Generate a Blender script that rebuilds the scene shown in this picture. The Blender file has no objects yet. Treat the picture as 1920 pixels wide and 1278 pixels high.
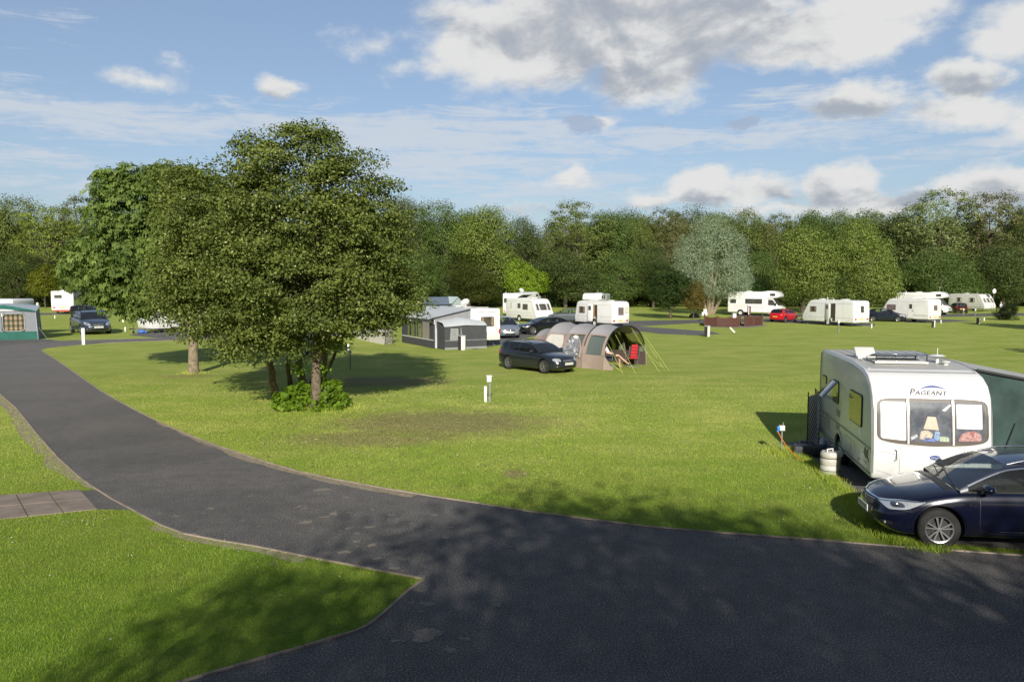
import bpy, bmesh, math, random
import numpy as np
from mathutils import Vector, Matrix
from mathutils.bvhtree import BVHTree
from mathutils.geometry import tessellate_polygon

scene = bpy.context.scene
COL = scene.collection

# ------------------------------------------------------------------ camera
CAM_H = 4.4
FPX = 1500.0                     # focal length in pixels of the 1920 px wide photograph
TILT = math.atan(112 / 1500)
cam_data = bpy.data.cameras.new("camera")
cam = bpy.data.objects.new("camera", cam_data)
COL.objects.link(cam)
cam.location = (0, 0, CAM_H)
cam.rotation_euler = (math.pi / 2 - TILT, 0, 0)
cam_data.sensor_width = 36
cam_data.lens = 36 * FPX / 1920
cam_data.clip_start = 0.1
cam_data.clip_end = 5000
scene.camera = cam

def ray(px, py):
    u = (px - 960) / FPX; v = (py - 639) / FPX
    return (u, math.cos(TILT) - v * math.sin(TILT), -math.sin(TILT) - v * math.cos(TILT))

def G(px, py, z=0.0):
    """ground point seen at a photograph pixel"""
    d = ray(px, py); t = (z - CAM_H) / d[2]
    return (d[0] * t, d[1] * t, z)

def GD(px, d):
    """ground point at depth d under photo column px"""
    return ((px - 960) / FPX * d * 1.0, d, 0.0)

def azel(px, py):
    d = Vector(ray(px, py)).normalized()
    return math.atan2(d.x, d.y), math.asin(d.z)

# ------------------------------------------------------------------ light
SUN_EL = math.radians(25)
SUN_AZ_TRAVEL = math.radians(1.0)          # light travels this far left of +Y
sd = bpy.data.lights.new("sun", 'SUN'); sun = bpy.data.objects.new("sun", sd); COL.objects.link(sun)
sd.energy = 4.9; sd.angle = math.radians(0.55); sd.color = (1.0, 0.95, 0.85)
travel = Vector((-math.sin(SUN_AZ_TRAVEL) * math.cos(SUN_EL), math.cos(SUN_AZ_TRAVEL) * math.cos(SUN_EL), -math.sin(SUN_EL)))
sun.rotation_euler = travel.to_track_quat('-Z', 'Y').to_euler()
sun.location = (0, -30, 40)
scene.view_settings.view_transform = 'Standard'
scene.view_settings.look = 'None'
scene.view_settings.exposure = 0.30
scene.view_settings.gamma = 1.0
scene.view_settings.use_curve_mapping = False
scene.cycles.max_bounces = 8
scene.cycles.transparent_max_bounces = 16
scene.cycles.use_denoising = True

# ------------------------------------------------------------------ node helpers
class NT:
    def __init__(s, tree):
        s.t = tree; s.n = tree.nodes; s.l = tree.links
    def new(s, kind, **kw):
        n = s.n.new(kind)
        for k, v in kw.items():
            setattr(n, k, v)
        return n
    def link(s, a, b):
        s.l.new(a, b)
    def put(s, sock, val):
        if hasattr(val, 'is_output') or isinstance(val, bpy.types.NodeSocket):
            s.link(val, sock)
        else:
            sock.default_value = val
    def math(s, op, a, b=None, c=None, clamp=False):
        n = s.new('ShaderNodeMath', operation=op); n.use_clamp = clamp
        s.put(n.inputs[0], a)
        if b is not None: s.put(n.inputs[1], b)
        if c is not None: s.put(n.inputs[2], c)
        return n.outputs[0]
    def vmath(s, op, a, b=None):
        n = s.new('ShaderNodeVectorMath', operation=op)
        s.put(n.inputs[0], a)
        if b is not None: s.put(n.inputs[1], b)
        return n.outputs['Value'] if op in ('LENGTH', 'DOT_PRODUCT', 'DISTANCE') else n.outputs[0]
    def noise(s, vec, scale, detail=4, rough=0.55, dist=0.0):
        n = s.new('ShaderNodeTexNoise'); n.inputs['Scale'].default_value = scale
        n.inputs['Detail'].default_value = detail; n.inputs['Roughness'].default_value = rough
        n.inputs['Distortion'].default_value = dist
        if vec is not None: s.link(vec, n.inputs['Vector'])
        return n.outputs['Fac']
    def ramp(s, fac, stops, interp='LINEAR'):
        n = s.new('ShaderNodeValToRGB'); cr = n.color_ramp; cr.interpolation = interp
        while len(cr.elements) < len(stops): cr.elements.new(0.5)
        for e, (p, c) in zip(cr.elements, stops):
            e.position = p; e.color = (c[0], c[1], c[2], 1) if not isinstance(c, (int, float)) else (c, c, c, 1)
        s.put(n.inputs[0], fac)
        return n.outputs[0]
    def mix(s, fac, a, b, blend='MIX'):
        n = s.new('ShaderNodeMix', data_type='RGBA', blend_type=blend)
        s.put(n.inputs[0], fac)
        for sock, val in ((n.inputs[6], a), (n.inputs[7], b)):
            if isinstance(val, (tuple, list)): val = (val[0], val[1], val[2], 1)
            s.put(sock, val)
        return n.outputs[2]
    def mapr(s, v, a, b, c=0.0, d=1.0, smooth=True):
        n = s.new('ShaderNodeMapRange'); n.interpolation_type = 'SMOOTHSTEP' if smooth else 'LINEAR'
        s.put(n.inputs[0], v); n.inputs[1].default_value = a; n.inputs[2].default_value = b
        n.inputs[3].default_value = c; n.inputs[4].default_value = d
        return n.outputs[0]
    def scalev(s, vec, sc):
        return s.vmath('MULTIPLY', vec, sc)

# ------------------------------------------------------------------ world: Nishita sky with clouds laid out by direction
world = bpy.data.worlds.new("World"); scene.world = world; world.use_nodes = True
W = NT(world.node_tree); W.n.clear()
sky = W.new('ShaderNodeTexSky', sky_type='NISHITA'); sky.sun_disc = False
sky.sun_elevation = SUN_EL; sky.sun_rotation = math.radians(180) - SUN_AZ_TRAVEL
sky.air_density = 1.0; sky.dust_density = 1.2; sky.ozone_density = 1.6
tc = W.new('ShaderNodeTexCoord'); D = tc.outputs['Generated']
sep = W.new('ShaderNodeSeparateXYZ'); W.link(D, sep.inputs[0])
AZ = W.math('ARCTAN2', sep.outputs[0], sep.outputs[1]); EL = W.math('ARCSINE', sep.outputs[2])
comb = W.new('ShaderNodeCombineXYZ'); W.link(AZ, comb.inputs[0]); W.link(EL, comb.inputs[1])
P0_ = comb.outputs[0]
wn = W.new('ShaderNodeTexNoise'); wn.inputs['Scale'].default_value = 11; wn.inputs['Detail'].default_value = 6; wn.inputs['Roughness'].default_value = 0.6; W.link(W.scalev(P0_, (1, 1.6, 1)), wn.inputs['Vector'])
P = W.vmath('ADD', P0_, W.vmath('MULTIPLY', W.vmath('SUBTRACT', wn.outputs['Color'], (0.5, 0.5, 0.5)), (0.085, 0.055, 0.0)))
def blob_field(blobs, P):
    acc = None
    for (x0, y0, x1, y1, w) in blobs:
        a0, e0 = azel((x0 + x1) / 2, (y0 + y1) / 2)
        ra = abs(azel(x1, (y0 + y1) / 2)[0] - azel(x0, (y0 + y1) / 2)[0]) / 2
        re = abs(azel((x0 + x1) / 2, y0)[1] - azel((x0 + x1) / 2, y1)[1]) / 2
        v = W.vmath('SUBTRACT', P, (a0, e0, 0)); v = W.vmath('MULTIPLY', v, (1 / ra, 1 / re, 0))
        d = W.vmath('LENGTH', v); f = W.math('MULTIPLY_ADD', d, -w, w)
        acc = f if acc is None else W.math('MAXIMUM', acc, f)
    return acc
Pc = W.scalev(P0_, (1.0, 1.7, 1.0))
nbig = W.noise(Pc, 9.0, 9, 0.58, 0.35)
nfine = W.noise(Pc, 26.0, 7, 0.6, 0.2)
nmix = W.math('ADD', W.math('MULTIPLY', W.math('SUBTRACT', nbig, 0.5), 2.6), W.math('MULTIPLY', W.math('SUBTRACT', nfine, 0.5), 1.6))
cumulus = [(740, -60, 1240, 205, 1.5), (980, -110, 1520, 170, 1.5), (1060, 20, 1380, 205, 1.3), (1270, 0, 1790, 150, 1.3), (1500, -80, 1850, 90, 1.1),
           (1790, -40, 2100, 150, 1.0), (1690, 105, 1900, 200, 1.3), (1480, 145, 1730, 240, 1.1), (1620, 165, 1960, 260, .9), (1850, 180, 2000, 280, .8),
           (1235, 308, 1390, 395, 1.5), (1330, 322, 1540, 395, 1.2), (1480, 290, 1660, 400, 1.6), (1640, 340, 1800, 405, 1.0), (1720, 290, 2000, 405, 1.5), (1540, 350, 1760, 410, 1.2), (1140, 345, 1300, 395, .9),
           (455, 128, 585, 195, .95), (190, 120, 375, 168, .48), (290, 94, 370, 136, .42), (1015, 302, 1125, 348, 1.0), (970, 328, 1160, 356, .6),
           (1105, 204, 1170, 244, .9), (1150, 350, 1260, 385, .4), (880, 372, 1290, 402, .45), (1250, 375, 1700, 420, .6), (620, 45, 780, 116, .36), (690, 95, 800, 145, .34),
           (-700, 60, -300, 200, .9), (-1200, 250, -700, 380, .7), (2200, 100, 2700, 330, .9)]
fieldc = blob_field(cumulus, P)
dens = W.mapr(W.math('MULTIPLY_ADD', nmix, 0.50, fieldc), -0.04, 0.60)
dens = W.math('MULTIPLY', dens, W.mapr(fieldc, -0.55, -0.1))
greyb = [(1030, 208, 1170, 256, 1.9), (1350, 206, 1440, 244, 1.8), (1160, 285, 1390, 305, .45), (1190, 230, 1280, 250, .5), (-300, 560, -10, 600, .2)]
fieldg = blob_field(greyb, P)
densg = W.mapr(W.math('MULTIPLY_ADD', nmix, 0.7, fieldg), 0.25, 0.85)
# shading of the cumulus
shadeb = [(900, -20, 1300, 120, .8), (1000, 120, 1300, 190, 1.0), (1200, 70, 1420, 150, .7), (1730, 150, 1880, 195, 1.2), (1500, 190, 1700, 232, 1.0), (1200, -60, 1500, 60, .9),
          (1260, 362, 1400, 392, 1.1), (1480, 350, 1640, 395, 1.1), (1760, 350, 2000, 410, 1.0), (1400, 360, 1500, 390, .9), (880, 380, 1300, 410, 1.0), (1640, 360, 1800, 400, .9), (460, 170, 560, 195, .6)]
Pup = W.vmath('ADD', Pc, (0.012, 0.030, 0.0))
nup = W.noise(Pup, 9.0, 9, 0.58, 0.35)
relief = W.math('SUBTRACT', nbig, nup)
fields = blob_field(shadeb, P)
sh = W.mapr(W.math('ADD', W.math('MULTIPLY_ADD', nmix, 0.35, fields), W.math('MULTIPLY', relief, -5.0)), -0.70, 1.05)
ccol = W.ramp(sh, [(0.0, (0.63, 0.63, 0.62)), (0.25, (0.57, 0.575, 0.575)), (0.6, (0.44, 0.455, 0.475)), (1.0, (0.32, 0.35, 0.40))])
# thin streaked cloud bands
Pt = W.new('ShaderNodeMapping'); Pt.inputs['Rotation'].default_value = (0, 0, math.radians(3)); Pt.inputs['Scale'].default_value = (1.6, 13.0, 1)
W.link(P0_, Pt.inputs[0])
nstr = W.noise(Pt.outputs[0], 5.0, 9, 0.68, 0.9)
Pt2 = W.new('ShaderNodeMapping'); Pt2.inputs['Rotation'].default_value = (0, 0, math.radians(-14)); Pt2.inputs['Scale'].default_value = (14.0, 40.0, 1)
W.link(P0_, Pt2.inputs[0])
nrip = W.noise(Pt2.outputs[0], 3.0, 4, 0.6, 0.5)
streak = [(-700, 150, 900, 268, 1.0), (150, 195, 1400, 305, 1.1), (-300, 265, 330, 325, .5), (700, 205, 1250, 300, .8), (300, 270, 1300, 352, .85), (900, 225, 1900, 290, .95), (1250, 155, 1800, 225, .55), (-200, 320, 500, 372, .35), (620, 310, 1300, 380, .65), (1500, 230, 2300, 300, .7),
          (-60, 10, 60, 55, .25), (80, 30, 135, 58, .2)]
fieldt = blob_field(streak, P)
denst = W.mapr(W.math('ADD', W.math('MULTIPLY_ADD', W.math('SUBTRACT', nstr, 0.5), 3.4, fieldt), W.math('MULTIPLY', W.math('SUBTRACT', nrip, 0.5), 0.9)), -0.1, 0.9)
denst = W.math('MULTIPLY', denst, 0.80)
bk = W.mapr(sep.outputs[1], -0.30, 0.55, 0.42, 1.0)  # sky dimmed behind the camera to cut fill on shaded sides
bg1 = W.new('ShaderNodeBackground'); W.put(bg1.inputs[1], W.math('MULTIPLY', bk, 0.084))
skyc = W.mix(1.0, sky.outputs[0], (0.93, 0.99, 1.10), 'MULTIPLY')
pale = W.ramp(EL, [(0.0, (0.50, 0.50, 0.50)), (0.09, (0.40, 0.40, 0.40)), (0.20, (0.28, 0.28, 0.28)), (0.5, (0.22, 0.22, 0.22))])
hazec = W.mix(pale, skyc, (4.6, 5.5, 6.6))
W.link(hazec, bg1.inputs[0])
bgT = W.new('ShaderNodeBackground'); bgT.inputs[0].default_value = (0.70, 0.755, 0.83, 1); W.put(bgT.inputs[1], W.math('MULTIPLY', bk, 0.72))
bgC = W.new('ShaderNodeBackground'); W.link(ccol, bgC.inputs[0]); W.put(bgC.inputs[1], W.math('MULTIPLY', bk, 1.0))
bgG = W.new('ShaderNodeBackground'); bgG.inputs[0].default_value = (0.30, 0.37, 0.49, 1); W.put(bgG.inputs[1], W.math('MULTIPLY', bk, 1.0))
def mixs(f, a, b):
    m = W.new('ShaderNodeMixShader'); W.put(m.inputs[0], f); W.link(a, m.inputs[1]); W.link(b, m.inputs[2]); return m.outputs[0]
s1 = mixs(denst, bg1.outputs[0], bgT.outputs[0])
s2 = mixs(W.math('MULTIPLY', dens, 0.96), s1, bgC.outputs[0])
s3 = mixs(W.math('MULTIPLY', densg, 0.8), s2, bgG.outputs[0])
wo = W.new('ShaderNodeOutputWorld'); W.link(s3, wo.inputs[0])

# ------------------------------------------------------------------ materials
MATS = {}
def mat(name, col, rough=0.6, metal=0.0, spec=0.5, var=0.0, vscale=4.0, bump=0.0, bscale=40.0, coat=0.0, col2=None, trans=0.0, alpha=1.0):
    if name in MATS: return MATS[name]
    m = bpy.data.materials.new(name); m.use_nodes = True; MATS[name] = m
    T = NT(m.node_tree); b = T.n['Principled BSDF']
    tcn = T.new('ShaderNodeTexCoord'); O = tcn.outputs['Object']
    if var > 0 or col2:
        c2 = col2 or tuple(max(0, c * (1 - var)) for c in col)
        f = T.mapr(T.noise(O, vscale, 5, 0.6), 0.32, 0.68)
        T.link(T.mix(f, col, c2), b.inputs['Base Color'])
    else:
        b.inputs['Base Color'].default_value = (*col, 1)
    b.inputs['Roughness'].default_value = rough; b.inputs['Metallic'].default_value = metal
    b.inputs['Specular IOR Level'].default_value = spec
    b.inputs['Coat Weight'].default_value = coat; b.inputs['Coat Roughness'].default_value = 0.03
    b.inputs['Alpha'].default_value = alpha
    if bump > 0:
        bn = T.new('ShaderNodeBump'); bn.inputs['Strength'].default_value = bump; bn.inputs['Distance'].default_value = 0.02
        T.link(T.noise(O, bscale, 4, 0.6), bn.inputs['Height']); T.link(bn.outputs[0], b.inputs['Normal'])
    return m

def glass(name, tint=(0.25, 0.30, 0.28), refl=0.9, thru=0.75, rough=0.02, milk=None):
    if name in MATS: return MATS[name]
    m = bpy.data.materials.new(name); m.use_nodes = True; MATS[name] = m
    T = NT(m.node_tree); T.n.clear()
    tr = T.new('ShaderNodeBsdfTransparent'); tr.inputs[0].default_value = (*tint, 1)
    gl = T.new('ShaderNodeBsdfGlossy'); gl.inputs['Roughness'].default_value = rough; gl.inputs[0].default_value = (refl, refl, refl, 1)
    df = T.new('ShaderNodeBsdfDiffuse'); df.inputs[0].default_value = (*(milk or [min(.5, q * .12) for q in tint]), 1)
    fr = T.new('ShaderNodeFresnel'); fr.inputs[0].default_value = 1.65
    m1 = T.new('ShaderNodeMixShader'); m1.inputs[0].default_value = thru; T.link(df.outputs[0], m1.inputs[1]); T.link(tr.outputs[0], m1.inputs[2])
    m2 = T.new('ShaderNodeMixShader'); T.link(fr.outputs[0], m2.inputs[0]); T.link(m1.outputs[0], m2.inputs[1]); T.link(gl.outputs[0], m2.inputs[2])
    o = T.new('ShaderNodeOutputMaterial'); T.link(m2.outputs[0], o.inputs[0])
    return m

def leafmat(name, c_dark, c_light, c_pale, pale=0.0, transl=0.35, objcol=False, rough=0.5):
    """leaf material: colour varies with the per-leaf attribute 'rnd'"""
    if name in MATS: return MATS[name]
    m = bpy.data.materials.new(name); m.use_nodes = True; MATS[name] = m
    T = NT(m.node_tree); T.n.clear()
    at = T.new('ShaderNodeAttribute'); at.attribute_name = 'rnd'
    if pale > 0:
        col = T.ramp(at.outputs['Fac'], [(0, c_dark), (1 - pale - 0.04, c_light), (1 - pale, c_pale), (1, c_pale)])
    else:
        col = T.ramp(at.outputs['Fac'], [(0, c_dark), (0.75, c_light), (1, c_pale)])
    if objcol:
        oi = T.new('ShaderNodeObjectInfo')
        col = T.mix(1.0, col, oi.outputs['Color'], 'MULTIPLY')
    df = T.new('ShaderNodeBsdfPrincipled'); T.link(col, df.inputs['Base Color']); df.inputs['Roughness'].default_value = rough
    df.inputs['Specular IOR Level'].default_value = 0.2
    tl = T.new('ShaderNodeBsdfTranslucent'); tcol = T.mix(1.0, col, (1.15, 1.25, 0.5), 'MULTIPLY'); T.link(tcol, tl.inputs[0])
    mx = T.new('ShaderNodeMixShader'); mx.inputs[0].default_value = transl
    T.link(df.outputs[0], mx.inputs[1]); T.link(tl.outputs[0], mx.inputs[2])
    o = T.new('ShaderNodeOutputMaterial'); T.link(mx.outputs[0], o.inputs[0])
    return m

# ------------------------------------------------------------------ object helpers
def tag(o, label=None, cat=None, group=None, kind=None):
    if label: o['label'] = label
    if cat: o['category'] = cat
    if group: o['group'] = group
    if kind: o['kind'] = kind
    return o

def empty(name, loc=(0, 0, 0), rz=0.0, label=None, cat=None, group=None):
    o = bpy.data.objects.new(name, None); COL.objects.link(o)
    o.location = loc; o.rotation_euler = (0, 0, rz); o.empty_display_size = 0.2
    return tag(o, label, cat, group)

def copy_tree(o, parent=None):
    c = o.copy(); COL.objects.link(c)
    if parent: c.parent = parent
    for ch in list(o.children): copy_tree(ch, c)
    return c

def pchip(xs, ys, x):
    xs = np.asarray(xs, float); ys = np.asarray(ys, float); x = np.asarray(x, float)
    h = np.diff(xs); d = np.diff(ys) / h; n = len(xs); m = np.zeros(n)
    for i in range(1, n - 1):
        if d[i - 1] * d[i] > 0:
            w1 = 2 * h[i] + h[i - 1]; w2 = h[i] + 2 * h[i - 1]
            m[i] = (w1 + w2) / (w1 / d[i - 1] + w2 / d[i])
    m[0] = d[0]; m[-1] = d[-1]
    i = np.clip(np.searchsorted(xs, x) - 1, 0, n - 2); t = (x - xs[i]) / h[i]
    return (2 * t**3 - 3 * t**2 + 1) * ys[i] + (t**3 - 2 * t**2 + t) * h[i] * m[i] + (-2 * t**3 + 3 * t**2) * ys[i + 1] + (t**3 - t**2) * h[i] * m[i + 1]

class MB:
    def __init__(s):
        s.v = []; s.f = []; s.m = []; s.mi = 0
    def add(s, vs, fs):
        o = len(s.v); s.v += [tuple(p) for p in vs]
        for f in fs: s.f.append([i + o for i in f]); s.m.append(s.mi)
        return s
    def box(s, c, d, rot=None, taper=1.0):
        x, y, z = d[0] / 2, d[1] / 2, d[2] / 2; t = taper
        vs = [(-x, -y, -z), (x, -y, -z), (x, y, -z), (-x, y, -z), (-x * t, -y * t, z), (x * t, -y * t, z), (x * t, y * t, z), (-x * t, y * t, z)]
        if rot is not None:
            R = Matrix.Rotation(rot, 3, 'Z') if isinstance(rot, (int, float)) else rot
            vs = [R @ Vector(p) for p in vs]
        vs = [(p[0] + c[0], p[1] + c[1], p[2] + c[2]) for p in vs]
        return s.add(vs, [(0, 3, 2, 1), (4, 5, 6, 7), (0, 1, 5, 4), (1, 2, 6, 5), (2, 3, 7, 6), (3, 0, 4, 7)])
    def tube(s, pts, r, n=8, caps=True):
        pts = [Vector(p) for p in pts]; k = len(pts)
        if isinstance(r, (int, float)): r = [r] * k
        vs = []; prev = None
        for i, p in enumerate(pts):
            t = (pts[min(i + 1, k - 1)] - pts[max(i - 1, 0)])
            if t.length < 1e-9: t = Vector((0, 0, 1))
            t.normalize()
            if prev is None:
                a = Vector((0, 0, 1)) if abs(t.z) < 0.9 else Vector((1, 0, 0))
                u = t.cross(a).normalized()
            else:
                u = (prev - t * prev.dot(t)); u = u.normalized() if u.length > 1e-6 else t.orthogonal().normalized()
            prev = u; w = t.cross(u)
            for j in range(n):
                a = 2 * math.pi * j / n
                vs.append(p + (u * math.cos(a) + w * math.sin(a)) * r[i])
        fs = []
        for i in range(k - 1):
            for j in range(n):
                fs.append((i * n + j, i * n + (j + 1) % n, (i + 1) * n + (j + 1) % n, (i + 1) * n + j))
        if caps: fs += [tuple(range(n - 1, -1, -1)), tuple((k - 1) * n + j for j in range(n))]
        return s.add(vs, fs)
    def lathe(s, prof, c=(0, 0, 0), axis='Z', n=20, a0=0, a1=2 * math.pi):
        """prof: (radius, height) pairs"""
        vs = []; full = abs(a1 - a0 - 2 * math.pi) < 1e-6; m = n if full else n + 1
        for (r, h) in prof:
            for j in range(m):
                a = a0 + (a1 - a0) * j / n; x, y = r * math.cos(a), r * math.sin(a)
                p = (x, y, h) if axis == 'Z' else ((x, h, y) if axis == 'Y' else (h, x, y))
                vs.append((p[0] + c[0], p[1] + c[1], p[2] + c[2]))
        fs = []
        for i in range(len(prof) - 1):
            for j in range(n if full else n):
                j2 = (j + 1) % m if full else j + 1
                fs.append((i * m + j, i * m + j2, (i + 1) * m + j2, (i + 1) * m + j))
        return s.add(vs, fs)
    def grid(s, rows, close=False):
        n = len(rows[0]); vs = [p for r in rows for p in r]; fs = []
        for i in range(len(rows) - 1):
            for j in range(n if close else n - 1):
                j2 = (j + 1) % n
                fs.append((i * n + j, i * n + j2, (i + 1) * n + j2, (i + 1) * n + j))
        return s.add(vs, fs)
    def prism(s, poly, y0, y1):
        """polygon in xz, extruded along y"""
        n = len(poly)
        vs = [(p[0], y0, p[1]) for p in poly] + [(p[0], y1, p[1]) for p in poly]
        fs = [tuple(range(n)), tuple(range(2 * n - 1, n - 1, -1))]
        fs += [(i, i + n, (i + 1) % n + n, (i + 1) % n) for i in range(n)]
        return s.add(vs, fs)
    def flat(s, poly, z=0.0, up=0.0):
        """horizontal sheet from an outline"""
        pts = [Vector((p[0], p[1], z)) for p in poly]
        tri = tessellate_polygon([pts])
        vs = list(pts); fs = []
        for t in tri:
            a, b, c = (vs[i] for i in t)
            if (b - a).cross(c - a).z < 0: t = (t[0], t[2], t[1])
            fs.append(tuple(t))
        return s.add(vs, fs)
    def ellipsoid(s, c, r, nu=12, nv=8):
        rows = []
        for i in range(nv + 1):
            t = math.pi * i / nv
            rows.append([(c[0] + r[0] * math.sin(t) * math.cos(2 * math.pi * j / nu), c[1] + r[1] * math.sin(t) * math.sin(2 * math.pi * j / nu), c[2] + r[2] * math.cos(t)) for j in range(nu)])
        return s.grid(rows, close=True)
    def mesh(s, mats, name='m', smooth=None):
        me = bpy.data.meshes.new(name); me.from_pydata(s.v, [], s.f)
        if not isinstance(mats, (list, tuple)): mats = [mats]
        for m in mats: me.materials.append(m)
        me.polygons.foreach_set('material_index', s.m)
        bm = bmesh.new(); bm.from_mesh(me)
        bmesh.ops.remove_doubles(bm, verts=bm.verts, dist=0.0002)
        bmesh.ops.recalc_face_normals(bm, faces=bm.faces)
        bm.to_mesh(me); bm.free()
        if smooth is not None:
            me.polygons.foreach_set('use_smooth', [True] * len(me.polygons))
            if smooth < 180: me.set_sharp_from_angle(angle=math.radians(smooth))
        me.update(); return me
    def build(s, name, mats, parent=None, smooth=None, bevel=0.0, bseg=2, loc=None):
        me = s.mesh(mats, name, smooth if not bevel else None)
        o = bpy.data.objects.new(name, me); COL.objects.link(o)
        if bevel:
            md = o.modifiers.new('b', 'BEVEL'); md.width = bevel; md.segments = bseg; md.limit_method = 'ANGLE'; md.angle_limit = math.radians(28)
            bake(o)
            o.data.polygons.foreach_set('use_smooth', [True] * len(o.data.polygons))
            o.data.set_sharp_from_angle(angle=math.radians(smooth or 35))
        if parent: o.parent = parent
        if loc: o.location = loc
        return o

def bake(o):
    """apply the modifiers of an object"""
    dg = bpy.context.evaluated_depsgraph_get(); dg.update()
    ev = o.evaluated_get(dg); me = bpy.data.meshes.new_from_object(ev)
    old = o.data; me.name = old.name; o.modifiers.clear(); o.data = me
    bpy.data.meshes.remove(old)

def cut(o, cutters):
    """boolean difference with a list of MB shapes"""
    for c in cutters:
        me = c.mesh([o.data.materials[-1]], 'cutter'); co = bpy.data.objects.new('cutter', me); COL.objects.link(co)
        md = o.modifiers.new('c', 'BOOLEAN'); md.operation = 'DIFFERENCE'; md.solver = 'EXACT'; md.object = co
        try: md.material_mode = 'TRANSFER'
        except Exception: pass
        bpy.context.view_layer.update(); bake(o)
        bpy.data.objects.remove(co); bpy.data.meshes.remove(me)

def bvh_of(o):
    return BVHTree.FromPolygons([v.co.copy() for v in o.data.vertices], [list(p.vertices) for p in o.data.polygons])

SIDES = {'left': (lambda a, b: Vector((a, 6, b)), Vector((0, -1, 0))), 'right': (lambda a, b: Vector((a, -6, b)), Vector((0, 1, 0))),
         'front': (lambda a, b: Vector((9, a, b)), Vector((-1, 0, 0))), 'rear': (lambda a, b: Vector((-9, a, b)), Vector((1, 0, 0))),
         'top': (lambda a, b: Vector((a, b, 9)), Vector((0, 0, -1)))}
def proj(bvh, side, a, b, off):
    f, d = SIDES[side]; o = f(a, b); loc, nor, idx, dist = bvh.ray_cast(o, d)
    if loc is None:
        for e in (0.02, 0.05, 0.1, 0.2):
            for sa, sb in ((e, 0), (-e, 0), (0, e), (0, -e)):
                loc, nor, idx, dist = bvh.ray_cast(f(a + sa, b + sb), d)
                if loc is not None: break
            if loc is not None: break
    if loc is None: return Vector((a, 0, b))
    if nor.dot(d) > 0: nor = -nor
    return loc + nor * off
def rq(cs, r=0.03, n=4):
    """rounded outline of a polygon given by its corners"""
    out = []; k = len(cs); cs = [Vector((c[0], c[1])) for c in cs]
    for i in range(k):
        p, a, b = cs[i], cs[i - 1], cs[(i + 1) % k]
        ra = min(r, (a - p).length * 0.49); rb = min(r, (b - p).length * 0.49)
        q0 = p + (a - p).normalized() * ra; q1 = p + (b - p).normalized() * rb
        for j in range(n + 1):
            t = j / n; out.append(tuple(q0 * (1 - t)**2 + p * 2 * t * (1 - t) + q1 * t * t))
    return out
def rect(a0, b0, a1, b1): return [(a0, b0), (a1, b0), (a1, b1), (a0, b1)]
def dense(out, step):
    res = []
    for i, p in enumerate(out):
        q = out[(i + 1) % len(out)]; L = math.hypot(q[0] - p[0], q[1] - p[1]); m = max(1, int(L / step))
        for j in range(m): res.append((p[0] + (q[0] - p[0]) * j / m, p[1] + (q[1] - p[1]) * j / m))
    return res
def decal(mb, bvh, side, out, off=0.006, rings=4, step=0.08, base=-0.004):
    """a patch lying on a hull: outline projected ring by ring, with a skirt that reaches the hull"""
    out = dense(out, step); cx = sum(p[0] for p in out) / len(out); cy = sum(p[1] for p in out) / len(out)
    rows = []
    c = proj(bvh, side, cx, cy, off)
    for k in range(1, rings + 1):
        t = k / rings
        rows.append([proj(bvh, side, cx + (p[0] - cx) * t, cy + (p[1] - cy) * t, off) for p in out])
    rows.append([proj(bvh, side, p[0], p[1], base) for p in out])
    n = len(out); vs = [c] + [p for r in rows for p in r]; fs = []
    for j in range(n): fs.append((0, 1 + j, 1 + (j + 1) % n))
    for i in range(len(rows) - 1):
        for j in range(n):
            fs.append((1 + i * n + j, 1 + i * n + (j + 1) % n, 1 + (i + 1) * n + (j + 1) % n, 1 + (i + 1) * n + j))
    mb.add(vs, fs); return mb
def band(mb, bvh, side, pts, w, off=0.004, closed=False, step=0.06):
    """a thin line lying on a hull"""
    q = []
    n = len(pts)
    for i in range(n if closed else n - 1):
        a = pts[i]; b = pts[(i + 1) % n]; L = math.hypot(b[0] - a[0], b[1] - a[1]); m = max(1, int(L / step))
        for j in range(m): q.append((a[0] + (b[0] - a[0]) * j / m, a[1] + (b[1] - a[1]) * j / m))
    if not closed: q.append(pts[-1])
    rows = []; k = len(q)
    for i, p in enumerate(q):
        a = q[i - 1] if (i or closed) else p; b = q[(i + 1) % k] if (i < k - 1 or closed) else p
        t = Vector((b[0] - a[0], b[1] - a[1]))
        if t.length < 1e-9: t = Vector((1, 0))
        t.normalize(); nn = Vector((-t.y, t.x)) * w / 2
        A = proj(bvh, side, p[0] + nn.x, p[1] + nn.y, off); B = proj(bvh, side, p[0] - nn.x, p[1] - nn.y, off)
        rows.append([A, B])
    if closed: rows.append(rows[0])
    mb.grid(rows); return mb
def text_on(mb, bvh, side, s, a, b, h, off=0.008, mirror=1, shear=0.0, stretch=1.0):
    cu = bpy.data.curves.new('t', 'FONT'); cu.body = s; cu.size = h * 1.38; cu.align_x = 'CENTER'; cu.shear = shear; cu.resolution_u = 3
    to = bpy.data.objects.new('t', cu); COL.objects.link(to); dg = bpy.context.evaluated_depsgraph_get(); dg.update()
    me = bpy.data.meshes.new_from_object(to.evaluated_get(dg))
    vs = [proj(bvh, side, a + mirror * v.co.x * stretch, b + v.co.y, off) for v in me.vertices]
    mb.add(vs, [tuple(p.vertices) for p in me.polygons])
    bpy.data.objects.remove(to); bpy.data.curves.remove(cu); bpy.data.meshes.remove(me); return mb

def place(root, local, world, heading):
    """put root so that its local ground point falls on the world point; heading = direction of +x"""
    c, s_ = math.cos(heading), math.sin(heading)
    root.location = (world[0] - (local[0] * c - local[1] * s_), world[1] - (local[0] * s_ + local[1] * c), root.location.z)
    root.rotation_euler = (0, 0, heading)
# ================================================================== ground, roads, lawn
rs = np.random.RandomState(7)

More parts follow.
